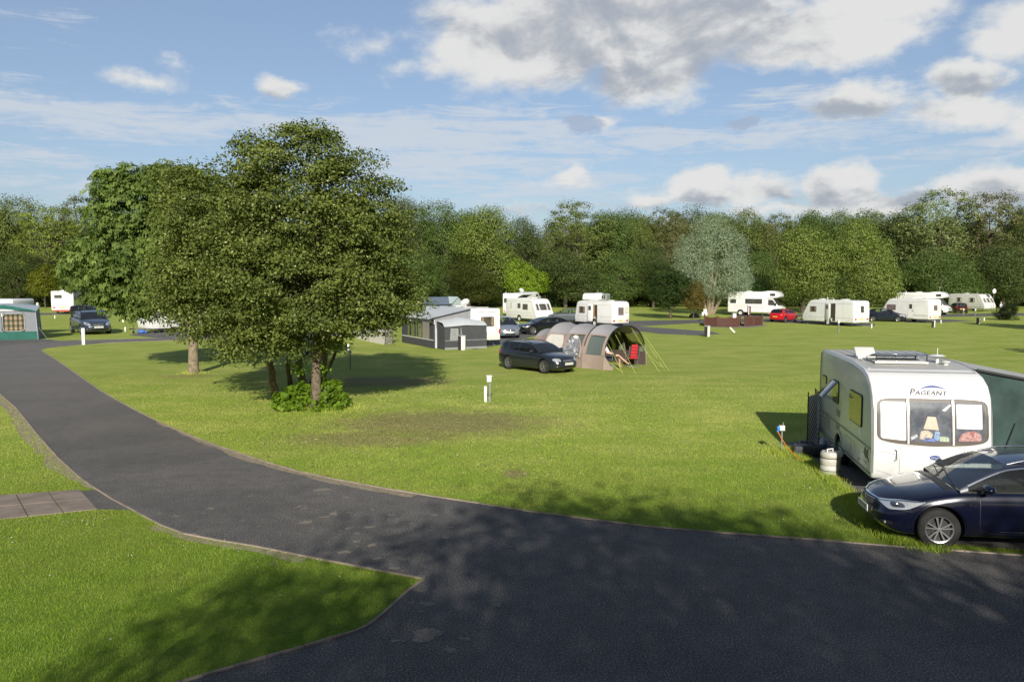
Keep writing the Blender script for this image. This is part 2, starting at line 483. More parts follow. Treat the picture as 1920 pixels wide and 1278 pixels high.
def add_ellipse_mask(T, O, px, py, rx, ry, nz, amp=0.5, lo=0.0, hi=0.35):
    x, y, _ = G(px, py)
    v = T.vmath('SUBTRACT', O, (x, y, 0)); v = T.vmath('MULTIPLY', v, (1 / rx, 1 / ry, 0))
    f = T.math('SUBTRACT', 1.0, T.vmath('LENGTH', v))
    return T.mapr(T.math('MULTIPLY_ADD', T.math('SUBTRACT', nz, 0.5), amp, f), lo, hi)

def grass_nodes(m, blades=False):
    T = NT(m.node_tree); b = T.n['Principled BSDF']
    O = T.new('ShaderNodeNewGeometry').outputs['Position']
    sc = T.scalev(O, (1, 1, 0))
    n1 = T.noise(sc, 0.16, 4, 0.6); n2 = T.noise(sc, 1.6, 5, 0.65); n3 = T.noise(sc, 14, 4, 0.7); n4 = T.noise(sc, 90, 2, 0.7)
    stre = T.noise(T.scalev(O, (0.5, 0.8, 0)), 0.7, 5, 0.65)
    base = T.ramp(n2, [(0.25, (0.150, 0.250, 0.026)), (0.5, (0.215, 0.320, 0.036)), (0.75, (0.290, 0.375, 0.058))])
    base = T.mix(T.mapr(n1, 0.38, 0.66, 0, 0.62), base, (0.235, 0.285, 0.048))
    base = T.mix(T.mapr(stre, 0.40, 0.66, 0, 0.2), base, (0.270, 0.305, 0.060))
    sepp = T.new('ShaderNodeSeparateXYZ'); T.link(O, sepp.inputs[0])
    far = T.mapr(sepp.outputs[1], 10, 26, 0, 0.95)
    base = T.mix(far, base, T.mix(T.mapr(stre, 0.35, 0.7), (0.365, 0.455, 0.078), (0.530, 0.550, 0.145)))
    dry = T.mapr(T.noise(sc, 0.55, 6, 0.7), 0.57, 0.74, 0, 0.42)
    base = T.mix(dry, base, (0.26, 0.225, 0.085))
    # worn earth: under the multi-stemmed tree, in front of it, a round bare spot
    nz = n2
    d1 = add_ellipse_mask(T, O, 830, 792, 4.4, 3.0, T.noise(sc, 1.1, 6, 0.75), 1.3, -0.05, 0.6)
    d2 = add_ellipse_mask(T, O, 965, 887, 0.50, 0.75, T.noise(sc, 6, 4, 0.7), 2.4, 0.1, 0.9)
    d3 = add_ellipse_mask(T, O, 700, 715, 5.0, 2.6, n2, 0.9, 0.1, 0.6)
    d4 = add_ellipse_mask(T, O, 690, 822, 3.4, 1.6, T.noise(sc, 1.7, 6, 0.75), 1.4, 0.0, 0.7)
    d5 = add_ellipse_mask(T, O, 350, 705, 2.2, 1.6, n2, 0.9, 0.2, 0.7)
    earth = T.ramp(n3, [(0.3, (0.23, 0.175, 0.10)), (0.7, (0.34, 0.265, 0.16))])
    dm = T.math('MAXIMUM', T.math('MULTIPLY', d1, 0.85), T.math('MAXIMUM', d2, T.math('MAXIMUM', T.math('MULTIPLY', d3, 0.9), T.math('MAXIMUM', T.math('MULTIPLY', d4, 0.75), T.math('MULTIPLY', d5, 0.5)))))
    grain = T.mapr(n3, 0.3, 0.65, 0.55, 1.0)
    dm = T.math('MULTIPLY', dm, grain)
    base = T.mix(dm, base, earth)
    if not blades:
        base = T.mix(T.mapr(n4, 0.3, 0.7, 0.0, 0.5), base, T.mix(1.0, base, (0.58, 0.62, 0.5), 'MULTIPLY'))
        base = T.mix(T.mapr(n3, 0.35, 0.65, 0.30, 0.0), base, (0.045, 0.085, 0.010))
        T.link(base, b.inputs['Base Color'])
        bn = T.new('ShaderNodeBump'); bn.inputs['Strength'].default_value = 0.75; bn.inputs['Distance'].default_value = 0.05
        hh = T.math('ADD', T.math('MULTIPLY', n3, 1.2), T.math('MULTIPLY', n4, 0.6)); T.link(hh, bn.inputs['Height']); T.link(bn.outputs[0], b.inputs['Normal'])
        b.inputs['Roughness'].default_value = 0.85; b.inputs['Specular IOR Level'].default_value = 0.15
    else:
        at = T.new('ShaderNodeAttribute'); at.attribute_name = 'rnd'
        base = T.mix(1.0, base, T.ramp(at.outputs['Fac'], [(0, (0.85, 0.95, 0.7)), (0.7, (1.15, 1.18, 1.0)), (1, (1.45, 1.38, 1.2))]), 'MULTIPLY')
        T.link(base, b.inputs['Base Color']); b.inputs['Roughness'].default_value = 0.5; b.inputs['Specular IOR Level'].default_value = 0.3
        tl = T.new('ShaderNodeBsdfTranslucent'); T.link(base, tl.inputs[0]); mx = T.new('ShaderNodeMixShader'); mx.inputs[0].default_value = 0.35
        o = T.n['Material Output']; T.link(b.outputs[0], mx.inputs[1]); T.link(tl.outputs[0], mx.inputs[2]); T.link(mx.outputs[0], o.inputs[0])
    return m
GRASS = bpy.data.materials.new('lawn_grass'); GRASS.use_nodes = True; grass_nodes(GRASS)
BLADE = bpy.data.materials.new('grass_blade'); BLADE.use_nodes = True; grass_nodes(BLADE, True)

def asphalt(name, base=(0.128, 0.121, 0.114), light=(0.195, 0.180, 0.165), stains=()):
    m = bpy.data.materials.new(name); m.use_nodes = True; T = NT(m.node_tree); b = T.n['Principled BSDF']
    O = T.scalev(T.new('ShaderNodeNewGeometry').outputs['Position'], (1, 1, 0))
    n1 = T.noise(O, 0.35, 5, 0.6, 0.4); n2 = T.noise(O, 3.0, 5, 0.7); n3 = T.noise(O, 34, 4, 0.85); n5 = T.noise(O, 75, 3, 0.85); n6 = T.noise(O, 48, 1, 0.9)
    c = T.mix(T.mapr(n1, 0.35, 0.7, 0, 0.8), base, light)
    c = T.mix(T.mapr(n2, 0.35, 0.75, 0.0, 0.35), c, (0.045, 0.045, 0.046))
    sepp = T.new('ShaderNodeSeparateXYZ'); T.link(O, sepp.inputs[0])
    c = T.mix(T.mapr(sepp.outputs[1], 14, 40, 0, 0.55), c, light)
    c = T.mix(T.mapr(n3, 0.50, 0.68, 0, 0.9), c, T.mix(1.0, c, (2.3, 2.2, 2.05), 'MULTIPLY'))
    c = T.mix(T.mapr(n3, 0.48, 0.34, 0, 0.8), c, T.mix(1.0, c, (.45, .45, .5), 'MULTIPLY'))
    c = T.mix(T.mapr(n5, 0.50, 0.30, 0, 0.7), c, (0.018, 0.018, 0.020))
    c = T.mix(1.0, c, T.ramp(T.mapr(n6, 0.30, 0.70, 0, 1, False), [(0, .38), (.55, .85), (.8, 1.5), (1, 2.6)]), 'MULTIPLY')
    # pale scuffs drawn out along the road
    sc = T.noise(T.scalev(O, (0.9, 3.0, 0)), 1.6, 8, 0.8, 1.6)
    c = T.mix(T.mapr(sc, 0.56, 0.72, 0, 0.42), c, (0.20, 0.19, 0.17))
    T.link(c, b.inputs['Base Color']); b.inputs['Roughness'].default_value = 0.82; b.inputs['Specular IOR Level'].default_value = 0.35
    bn = T.new('ShaderNodeBump'); bn.inputs['Strength'].default_value = 0.9; bn.inputs['Distance'].default_value = 0.012
    T.link(T.math('ADD', n3, n5), bn.inputs['Height']); T.link(bn.outputs[0], b.inputs['Normal'])
    return m
ROAD = asphalt('road_asphalt'); PADM = asphalt('pad_asphalt', (0.09, 0.088, 0.086), (0.15, 0.145, 0.14))

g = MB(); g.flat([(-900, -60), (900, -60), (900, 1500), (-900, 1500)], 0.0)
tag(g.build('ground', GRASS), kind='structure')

# --- outlines (photograph pixels on the ground plane)
outer = [(2300, 1078), (1920, 1042), (1700, 1026), (1500, 1010), (1350, 999), (1220, 988), (1100, 973), (1000, 960), (900, 944), (800, 929), (700, 912), (630, 899), (560, 884), (500, 867), (450, 850), (400, 833), (350, 814), (300, 792), (250, 767), (215, 748), (185, 730), (155, 709), (125, 688), (100, 671), (82, 660)]
tip = [(77, 655.5), (88, 652.5), (110, 650), (150, 646.5), (200, 643), (250, 641)]
back_lo = [(300, 639), (420, 634.5), (560, 630.5), (700, 628)]
back_up = [(700, 622), (560, 624), (420, 628), (300, 633.5), (210, 636), (120, 638.5), (60, 640.5), (0, 643)]
inner = [(-60, 708), (-20, 727), (0, 739), (30, 765), (70, 815), (110, 860), (150, 896), (180, 917), (210, 936), (250, 957), (300, 984), (345, 1001), (400, 1012), (470, 1023), (540, 1037), (600, 1049), (700, 1068), (790, 1084.5)]
corner = [(795, 1086), (760, 1112), (735, 1135), (712, 1156), (690, 1173), (665, 1184), (640, 1192), (570, 1213), (500, 1232), (440, 1250), (380, 1267), (340, 1279), (260, 1300)]
gp = lambda L: [G(*p)[:2] for p in L]
P_outer, P_tip, P_lo, P_up, P_in, P_cor = gp(outer), gp(tip), gp(back_lo), gp(back_up), gp(inner), gp(corner)
road_poly = P_outer + P_tip + P_lo + P_up + [(-60, 57), (-60, 44)] + P_in + P_cor + [(-9, 2), (-9, -14), (40, -14), (40, 10.5)]
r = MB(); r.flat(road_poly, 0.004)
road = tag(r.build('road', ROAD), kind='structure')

# dried mud splashes on the road (a second surface of the road itself)
MUD = mat('dried_mud', (0.27, 0.23, 0.185), 0.95, var=0.45, vscale=25, bump=0.4)
rng = random.Random(4)
mud = MB()
def splash(x, y, r_, z=0.008, el=1.0):
    n = 14; ph = [rng.uniform(0, 6.28) for _ in range(3)]; out = []
    for j in range(n):
        a = 2 * math.pi * j / n
        k = r_ * (1 + 0.22 * math.sin(2 * a + ph[0]) + 0.16 * math.sin(3 * a + ph[1]) + 0.10 * math.sin(5 * a + ph[2]))
        out.append((x + k * math.cos(a) * el, y + k * math.sin(a)))
    mud.flat(out, z)
spots = [(605, 918, .17), (649, 932, .09), (612, 926, .05), (565, 949, .09), (572, 953, .06), (625, 963, .10), (610, 969, .07), (655, 961, .05), (574, 979, .11), (699, 955, .05), (733, 965, .09), (746, 980, .06), (770, 982, .05), (815, 966, .06), (845, 988, .07), (835, 1008, .08), (692, 988, .08), (651, 991, .05), (637, 995, .05), (669, 1000, .05), (668, 1015, .07), (697, 1022, .08), (645, 1035, .10), (708, 1047, .08), (745, 1045, .05), (757, 1048, .08), (738, 1066, .09), (726, 1070, .07), (759, 1070, .07), (788, 1107, .07), (802, 1132, .11), (772, 1130, .05), (788, 1146, .05), (800, 1190, .22), (872, 1198, .07), (845, 1219, .08), (742, 1201, .05), (925, 1126, .06), (930, 1133, .08), (956, 1025, .06), (958, 885, .04), (508, 897, .06), (502, 911, .05), (530, 914, .04), (470, 930, .06), (430, 905, .05), (365, 1001, .05), (310, 895, .06), (395, 953, .08), (300, 962, .05), (330, 968, .07), (455, 975, .05), (560, 1000, .04), (1145, 1022, .04), (1460, 963, .05)]
for (px, py, rr) in spots:
    x, y, _ = G(px, py); splash(x, y, rr * 0.82, 0.0075, rng.uniform(1.0, 1.5))
for i in range(90):
    px, py = rng.gauss(650, 130), rng.gauss(985, 55)
    if 935 < py < 1060 and px > 350:
        x, y, _ = G(px, py); splash(x, y, rng.uniform(.008, .028), 0.0075, 1.3)
tag(mud.build('road_mud_stains', MUD), kind='structure')

# hardstandings and far roads
def pad(name, pts, m=PADM, z=0.005, px=True):
    p = MB(); p.flat(gp(pts) if px else pts, z); return tag(p.build(name, m), kind='structure')
pad('hardstanding_road', [(1470, 832), (1500, 845), (1535, 870), (1575, 900), (1608, 928), (1622, 960), (1650, 990), (1720, 1014), (1930, 1032), (2250, 1060), (2400, 960), (1960, 815), (1600, 806)], ROAD, 0.006)
pad('path_asphalt', [(150, 921), (181, 917), (210, 936), (250, 957), (216, 955), (185, 955)], ROAD, 0.0075)
far_road = [(905, 650), (960, 642), (1000, 630), (1040, 622), (1110, 620), (1190, 612), (1300, 606), (1440, 603.5), (1520, 607), (1600, 611), (1640, 611), (1640, 606.5), (1560, 600), (1440, 596.5), (1340, 598.5), (1240, 600.5), (1170, 602), (1090, 603), (1000, 606), (930, 612), (880, 620), (830, 630), (800, 638)]
pad('far_road', far_road)
pad('pitch_path', [(1190, 611), (1250, 615.5), (1330, 621), (1352, 626), (1310, 628.5), (1240, 626), (1160, 616)], PADM, 0.009)
pad('right_road', [(1630, 599), (1700, 595), (1790, 593.5), (1880, 592), (2100, 590), (2100, 585), (1900, 587), (1780, 588.5), (1700, 589.5), (1560, 588), (1480, 588.5), (1380, 590), (1380, 594), (1500, 594)])
pad('right_pitch_path', [(1690, 601), (1770, 598.5), (1830, 601.5), (1770, 604), (1700, 605)])
pad('left_pitch_path', [(60, 590.5), (60, 586.5), (260, 586), (260, 588.5)])
pad('left_hardstanding_road', [(-80, 651), (0, 648), (75, 641), (112, 638), (60, 634), (0, 634), (-80, 636)], PADM, 0.0065)
pad('middle_hardstanding_road', [(240, 628), (300, 634), (420, 632), (560, 626), (560, 618), (420, 616), (300, 618)], PADM, 0.0065)
pad('tent_side_path', [(985, 628), (960, 642), (890, 655), (850, 645), (930, 620)], PADM, 0.0075)

# dirt verge along the near lawn edges
DIRT = mat('dry_soil', (0.34, 0.28, 0.20), 0.95, col2=(0.20, 0.17, 0.10), vscale=9, bump=0.6, bscale=60)
def verge(name, pts, w0, w1, seed):
    rr = random.Random(seed); q = []
    for i in range(len(pts) - 1):
        a, b = pts[i], pts[i + 1]; L = math.dist(a, b); m = max(1, int(L / 0.18))
        for j in range(m): q.append((a[0] + (b[0] - a[0]) * j / m, a[1] + (b[1] - a[1]) * j / m))
    d = MB(); rows = []; w = (w0 + w1) / 2
    for i, p in enumerate(q):
        a = q[max(0, i - 1)]; b = q[min(len(q) - 1, i + 1)]; t = Vector((b[0] - a[0], b[1] - a[1])).normalized()
        w = min(max(w + rr.uniform(-0.06, 0.06), w0), w1)
        rows.append([(p[0], p[1], 0.0055), (p[0] - t.y * -w, p[1] - t.x * w, 0.0055)])
    d.grid(rows); return tag(d.build(name, DIRT), kind='structure')
verge('verge_dirt_road', P_in[0:8], 0.12, 0.42, 1)
verge('verge_dirt_road', P_in[10:-2], 0.02, 0.26, 2)
verge('verge_dirt_road', [P_outer[i] for i in range(17, 8, -1)], 0.02, 0.30, 3)

# concrete edging
KERB = mat('edging_concrete', (0.36, 0.29, 0.23), 0.9, var=0.35, vscale=3, bump=0.3)
def edging(name, pts, w=0.032, h=0.024):
    q_ = []
    for i in range(len(pts) - 1):
        a, b = pts[i], pts[i + 1]; L = math.dist(a, b); m_ = max(1, round(L / 0.9))
        for j in range(m_): q_.append((a[0] + (b[0] - a[0]) * j / m_, a[1] + (b[1] - a[1]) * j / m_))
    pts = q_ + [pts[-1]]
    k = MB(); sh = []
    for i, p in enumerate(pts):
        a = pts[max(0, i - 1)]; b = pts[min(len(pts) - 1, i + 1)]; t = Vector((b[0] - a[0], b[1] - a[1])).normalized(); n = Vector((-t.y, t.x)) * w / 2
        sh.append([(p[0] + n.x, p[1] + n.y, -0.02), (p[0] + n.x, p[1] + n.y, h), (p[0] - n.x, p[1] - n.y, h), (p[0] - n.x, p[1] - n.y, -0.02)])
    for i in range(len(sh) - 1):
        A_, B_ = [Vector(v) for v in sh[i]], [Vector(v) for v in sh[i + 1]]; jt = 0.006 / max(.05, (B_[0] - A_[0]).length); dz_ = rng.uniform(-.004, .004)
        C_ = [a.lerp(b, jt) + Vector((0, 0, dz_)) for a, b in zip(A_, B_)]; D_ = [a.lerp(b, 1 - jt) + Vector((0, 0, dz_)) for a, b in zip(A_, B_)]
        k.grid([C_, D_], close=True); k.add(C_ + D_, [(0, 1, 2, 3), (7, 6, 5, 4)])
    return tag(k.build(name, KERB), kind='structure')
edging('kerb', P_outer + P_tip + P_lo)
edging('kerb', P_in + P_cor[:1])
edging('kerb', P_cor, 0.036, 0.026)
edging('kerb', P_up[:5], 0.03, 0.012)

# flagged path at left
FLAG = mat('paving_flag', (0.27, 0.215, 0.175), 0.9, var=0.3, vscale=2.5, bump=0.4, bscale=30)
fl = MB()
def bil(c, u, v):
    a = [(c[0][i] * (1 - u) + c[1][i] * u) * (1 - v) + (c[3][i] * (1 - u) + c[2][i] * u) * v for i in range(2)]
    return a
cs = [G(-160, 990)[:2], G(184, 955)[:2], G(150, 918)[:2], G(-160, 940)[:2]]
n_u = 5
for i in range(n_u):
    for j in range(2):
        u0, u1 = i / n_u + 0.004, (i + 1) / n_u - 0.004; v0, v1 = j / 2 + 0.01, (j + 1) / 2 - 0.01
        q = [bil(cs, u0, v0), bil(cs, u1, v0), bil(cs, u1, v1), bil(cs, u0, v1)]
        vs = [(p[0], p[1], -0.02) for p in q] + [(p[0], p[1], 0.016) for p in q]
        fl.add(vs, [(4, 5, 6, 7), (0, 1, 5, 4), (1, 2, 6, 5), (2, 3, 7, 6), (3, 0, 4, 7)])
tag(fl.build('path', FLAG), kind='structure')

# --- grass blades near the camera
def inside(poly, x, y):
    poly = np.asarray(poly); c = np.zeros(len(x), bool); n = len(poly); j = n - 1
    for i in range(n):
        xi, yi = poly[i]; xj, yj = poly[j]
        m = ((yi > y) != (yj > y)) & (x < (xj - xi) * (y - yi) / (yj - yi + 1e-12) + xi); c ^= m; j = i
    return c
pad_poly = gp([(1470, 832), (1500, 845), (1535, 870), (1575, 900), (1608, 928), (1622, 960), (1650, 990), (1720, 1014), (1930, 1032), (2250, 1060), (2400, 960), (1960, 815), (1600, 806)])
path_poly = [cs[0], cs[1], G(218, 956)[:2], G(250, 957)[:2], G(181, 917)[:2], cs[2], cs[3]]
def np_mesh(name, V, F, m, rnd=None):
    """mesh from numpy arrays; F is (n,k)"""
    me = bpy.data.meshes.new(name); n, k = F.shape
    me.vertices.add(len(V)); me.vertices.foreach_set('co', V.astype(np.float32).ravel())
    me.loops.add(n * k); me.loops.foreach_set('vertex_index', F.astype(np.int32).ravel())
    me.polygons.add(n); me.polygons.foreach_set('loop_start', (np.arange(n) * k).astype(np.int32))
    me.update(calc_edges=True)
    if rnd is not None:
        a = me.attributes.new('rnd', 'FLOAT', 'FACE'); a.data.foreach_set('value', rnd.astype(np.float32))
    me.materials.append(m); return me
def blades(n, dmin, dmax, hmin, hmax, wid):
    d = np.sqrt(rs.uniform(dmin**2, dmax**2, n)); u = rs.uniform(-0.68, 0.68, n)
    acc = np.where(d < 11, 1.0, (11 / d)**1.5) * np.clip((dmax - d) / (dmax - 15), 0, 1); kp = rs.uniform(0, 1, n) < acc
    d, u = d[kp], u[kp]; x = u * d; y = d
    ok = ~inside(road_poly, x, y) & ~inside(pad_poly, x, y) & ~inside(path_poly, x, y)
    bare = np.zeros(len(x), bool)
    for (px, py, rx, ry) in ((965, 887, .4, .6),):
        gx, gy, _ = G(px, py); bare |= ((x - gx) / rx)**2 + ((y - gy) / ry)**2 < 1
    pass
    x, y = x[ok], y[ok]; n = len(x); print('blades', n)
    sc = wid * (0.6 + y / 14)
    cl = 0.75 + 0.5 * (np.sin(x * 3.1 + np.sin(y * 2.3) * 2) * np.sin(y * 2.7 + np.sin(x * 1.7) * 2) * 0.5 + 0.5)
    h = rs.uniform(hmin, hmax, n) * cl; a = rs.uniform(0, 2 * np.pi, n); ln = rs.uniform(0.1, 0.9, n) * h; la = rs.uniform(0, 2 * np.pi, n)
    dx, dy = np.cos(a) * sc / 2, np.sin(a) * sc / 2
    V = np.empty((n, 3, 3)); V[:, 0] = np.c_[x - dx, y - dy, np.zeros(n)]; V[:, 1] = np.c_[x + dx, y + dy, np.zeros(n)]
    V[:, 2] = np.c_[x + ln * np.cos(la), y + ln * np.sin(la), h]
    return V.reshape(-1, 3), rs.uniform(0, 1, n)
Vs, Rs = [], []
for a in ((2300000, 8.3, 38, .016, .038, .0055),):
    v, r_ = blades(*a); Vs.append(v); Rs.append(r_)
# longer tufts round the tree base, the hook-up post and along the pad edge
def tufts(pts, n, spread, h0, h1, wid):
    P_ = np.array([pts[i] for i in rs.randint(0, len(pts), n)]); x = P_[:, 0] + rs.normal(0, spread, n); y = P_[:, 1] + rs.normal(0, spread, n)
    h = rs.uniform(h0, h1, n); a = rs.uniform(0, 6.28, n); ln = rs.uniform(.1, .7, n) * h; la = rs.uniform(0, 6.28, n)
    V = np.empty((n, 3, 3)); dx, dy = np.cos(a) * wid / 2, np.sin(a) * wid / 2
    V[:, 0] = np.c_[x - dx, y - dy, np.zeros(n)]; V[:, 1] = np.c_[x + dx, y + dy, np.zeros(n)]; V[:, 2] = np.c_[x + ln * np.cos(la), y + ln * np.sin(la), h]
    return V.reshape(-1, 3), rs.uniform(0.2, 1, n)
padedge = [];
_pe = gp([(1466, 848), (1490, 845), (1500, 850), (1530, 875), (1570, 902), (1600, 930), (1612, 960), (1640, 990), (1700, 1018), (1780, 1032)])
for i in range(len(_pe) - 1):
    for j in range(8): t = j / 8; padedge.append((_pe[i][0] * (1 - t) + _pe[i + 1][0] * t - 0.08, _pe[i][1] * (1 - t) + _pe[i + 1][1] * t - 0.05))
for a in ((padedge, 9000, .10, .05, .16, .010), ([G(1465, 849)[:2]] * 2, 1500, .22, .05, .20, .010), ([G(560 + 12 * i, 762 + (i % 3) * 3)[:2] for i in range(8)], 4000, .35, .06, .22, .014), ([G(363, 700)[:2]], 800, .25, .05, .18, .02)):
    v, r_ = tufts(*a); Vs.append(v); Rs.append(r_)
V = np.concatenate(Vs); R_ = np.concatenate(Rs); F_ = np.arange(len(V)).reshape(-1, 3)
go = bpy.data.objects.new('grass', np_mesh('grass', V, F_, BLADE, R_)); COL.objects.link(go)
tag(go, 'short green mown grass blades on the lawns beside the road', 'grass', kind='stuff')

# daisies and fallen leaves
def flecks(name, pts, size, m, label, cat, zr=(0.02, 0.045)):
    n = len(pts); x, y = np.array(pts).T; z = rs.uniform(*zr, n); a = rs.uniform(0, 6.28, n); t = rs.uniform(-.5, .5, (n, 2))
    s = size * rs.uniform(.6, 1.3, n); V = np.empty((n, 4, 3))
    for k in range(4):
        aa = a + k * np.pi / 2; l = s * (1.0 if k % 2 == 0 else 0.65)
        dx, dy = np.cos(aa) * l, np.sin(aa) * l
        V[:, k] = np.c_[x + dx, y + dy, z + dx * t[:, 0] + dy * t[:, 1]]
    o = bpy.data.objects.new(name, np_mesh(name, V.reshape(-1, 3), np.arange(n * 4).reshape(-1, 4), m, rs.uniform(0, 1, n))); COL.objects.link(o)
    return tag(o, label, cat, kind='stuff')
dz = []
for (px, py, n, s) in ((150, 977, 40, .35), (25, 982, 16, .3), (225, 1052, 14, .3), (5, 1020, 8, .2), (360, 1025, 5, .2), (440, 1060, 6, .5), (1530, 955, 70, .7), (1560, 920, 40, .5), (120, 830, 10, .6), (480, 1150, 8, .9)):
    gx, gy, _ = G(px, py)
    for i in range(n): dz.append((gx + rs.normal(0, s), gy + rs.normal(0, s * .5)))
for i in range(160): d = rs.uniform(9, 26); dz.append((rs.uniform(-.6, .45) * d, d))
dz = [p for p in dz if not inside(road_poly, np.array([p[0]]), np.array([p[1]]))[0] and not inside(path_poly, np.array([p[0]]), np.array([p[1]]))[0]]
flecks('daisies', dz, 0.010, mat('daisy_petal', (0.8, 0.8, 0.76), 0.6), 'scattered white daisies in the near lawns', 'daisies')
lf = []
for i in range(1500):
    px, py = rs.normal(640, 170), rs.normal(785, 38)
    if py > 655: lf.append(G(px, py)[:2])
for i in range(260): lf.append(G(rs.uniform(300, 1300), rs.uniform(690, 900))[:2])
lf = [p for p in lf if not inside(road_poly, np.array([p[0]]), np.array([p[1]]))[0]]
flecks('fallen_leaves', lf, 0.033, leafmat('dry_leaf', (0.16, 0.12, 0.04), (0.34, 0.31, 0.12), (0.50, 0.47, 0.25), transl=0.1), 'pale fallen leaves lying on the lawn round the multi-stemmed tree', 'fallen leaves', (0.02, 0.05))

# ================================================================== trees
def leaf_quads(C, N, size, aspect=0.62, jit=0.35, rs=rs, fold=0.18):
    """rhombic leaves at C facing N"""
    n = len(C); N = N / (np.linalg.norm(N, axis=1, keepdims=True) + 1e-9)
    t = rs.normal(size=(n, 3)); t -= (t * N).sum(1, keepdims=True) * N; t /= np.linalg.norm(t, axis=1, keepdims=True) + 1e-9
    b = np.cross(N, t); s = (size * rs.uniform(1 - jit, 1 + jit, n))[:, None] / 2
    V = np.empty((n, 4, 3)); V[:, 0] = C - t * s; V[:, 1] = C + b * s * aspect + N * s * fold; V[:, 2] = C + t * s; V[:, 3] = C - b * s * aspect + N * s * fold
    return V.reshape(-1, 3)
def blob_points(blobs, K, rs, rmin=0.72):
    """points near the outside of a union of ellipsoids, with outward directions"""
    B = np.array(blobs, float); w = B[:, 3] * B[:, 4] + B[:, 4] * B[:, 5] + B[:, 3] * B[:, 5]; w /= w.sum()
    out, nor = [], []
    while len(out) < K:
        i = rs.choice(len(B), K, p=w); u = rs.normal(size=(K, 3)); u /= np.linalg.norm(u, axis=1, keepdims=True)
        r = rs.uniform(rmin**2, 1.0, K)**0.5
        p = B[i, :3] + u * B[i, 3:6] * r[:, None]; nn = u / B[i, 3:6]
        ok = np.ones(K, bool)
        for j in range(len(B)):
            q = np.linalg.norm((p - B[j, :3]) / B[j, 3:6], axis=1); ok &= ~((q < rmin * 0.93) & (i != j))
        for a, b_ in zip(p[ok], nn[ok]): out.append(a); nor.append(b_ / np.linalg.norm(b_))
    return np.array(out[:K]), np.array(nor[:K])
def crown(blobs, K, per, size, rc, flat=0.6, up=0.35, out=0.5, rnd=0.9, seed=1, rmin=0.72, aspect=0.62, droop=0.0, palmate=0, zmin=None, palesp=0.0):
    R = np.random.RandomState(seed)
    c, nrm = blob_points(blobs, K, R, rmin)
    cl_r = R.uniform(0, 1, K); rcs = rc * R.uniform(0.6, 1.4, K)
    idx = np.repeat(np.arange(K), per); n = len(idx)
    off = R.normal(size=(n, 3)); on_ = np.linalg.norm(off, axis=1, keepdims=True); off *= np.minimum(1, 1.9 / (on_ + 1e-9)) ; off = off * rcs[idx][:, None] * np.array([1, 1, flat])
    C = c[idx] + off
    C[:, 2] -= droop * (off[:, 0]**2 + off[:, 1]**2) / rc * .8
    N = nrm[idx] * out + np.array([0, 0, up]) + R.normal(size=(n, 3)) * rnd * 0.55 + off / (rcs[idx][:, None]) * 0.25
    val = np.clip(0.28 + 0.38 * cl_r[idx] + R.normal(0, 0.17, n), 0, 1)
    if palesp: val = np.where(R.uniform(0, 1, n) < palesp, 1.0, np.minimum(val, 0.84))
    if palmate:
        V = []
        Nn = N / np.linalg.norm(N, axis=1, keepdims=True); t = R.normal(size=(n, 3)); t -= (t * Nn).sum(1, keepdims=True) * Nn; t /= np.linalg.norm(t, axis=1, keepdims=True); b = np.cross(Nn, t)
        s = size * R.uniform(.75, 1.2, n)[:, None]
        for k in range(palmate):
            a = (k - (palmate - 1) / 2) * 0.95; dirv = t * np.cos(a) + b * np.sin(a); w = np.cross(Nn, dirv)
            L = s * (1.0 - 0.07 * abs(k - (palmate - 1) / 2)); dr = np.array([0, 0, -1.0]) * L * 0.45
            q = np.empty((n, 4, 3)); q[:, 0] = C + dirv * 0.02; q[:, 1] = C + dirv * L * .62 + w * L * .27 + dr * .35; q[:, 2] = C + dirv * L + dr; q[:, 3] = C + dirv * L * .62 - w * L * .27 + dr * .35
            V.append(q)
        V = np.concatenate(V, axis=1).reshape(-1, 3); val = np.repeat(val, palmate)
    else:
        V = leaf_quads(C, N, size * np.where(val > .95, .75, 1.0) if palesp else size, aspect, rs=R)
    if zmin is not None:
        keep = V.reshape(-1, 4, 3)[:, :, 2].min(1) > zmin
        V = V.reshape(-1, 4, 3)[keep].reshape(-1, 3); val = val[keep]
    return V, val, c
BARK = mat('grey_brown_bark', (0.20, 0.155, 0.105), 0.95, col2=(0.085, 0.065, 0.045), vscale=9, bump=1.0, bscale=22)
BARK2 = mat('pale_bark', (0.30, 0.24, 0.16), 0.95, col2=(0.15, 0.12, 0.08), vscale=5, bump=1.0, bscale=18)
def limb(mb, a, b, r0, r1, seg=6, sag=0.1, wob=0.06, n=7, rr=None):
    rr = rr or random; a = Vector(a); b = Vector(b); L = (b - a).length; pts = []; rad = []
    w1 = Vector((rr.uniform(-1, 1), rr.uniform(-1, 1), 0)) * wob * L
    for i in range(seg + 1):
        t = i / seg; p = a.lerp(b, t) + w1 * math.sin(t * math.pi) + Vector((0, 0, 1)) * sag * L * math.sin(t * math.pi)
        p += Vector((rr.uniform(-1, 1), rr.uniform(-1, 1), rr.uniform(-1, 1))) * 0.012 * L * (0 < i < seg)
        pts.append(p); rad.append(r0 + (r1 - r0) * t**0.8)
    mb.tube(pts, rad, n); return pts
def crown_obj(name, V, val, m, parent):
    o = bpy.data.objects.new(name, np_mesh(name, V, np.arange(len(V)).reshape(-1, 4), m, val)); COL.objects.link(o); o.parent = parent; return o

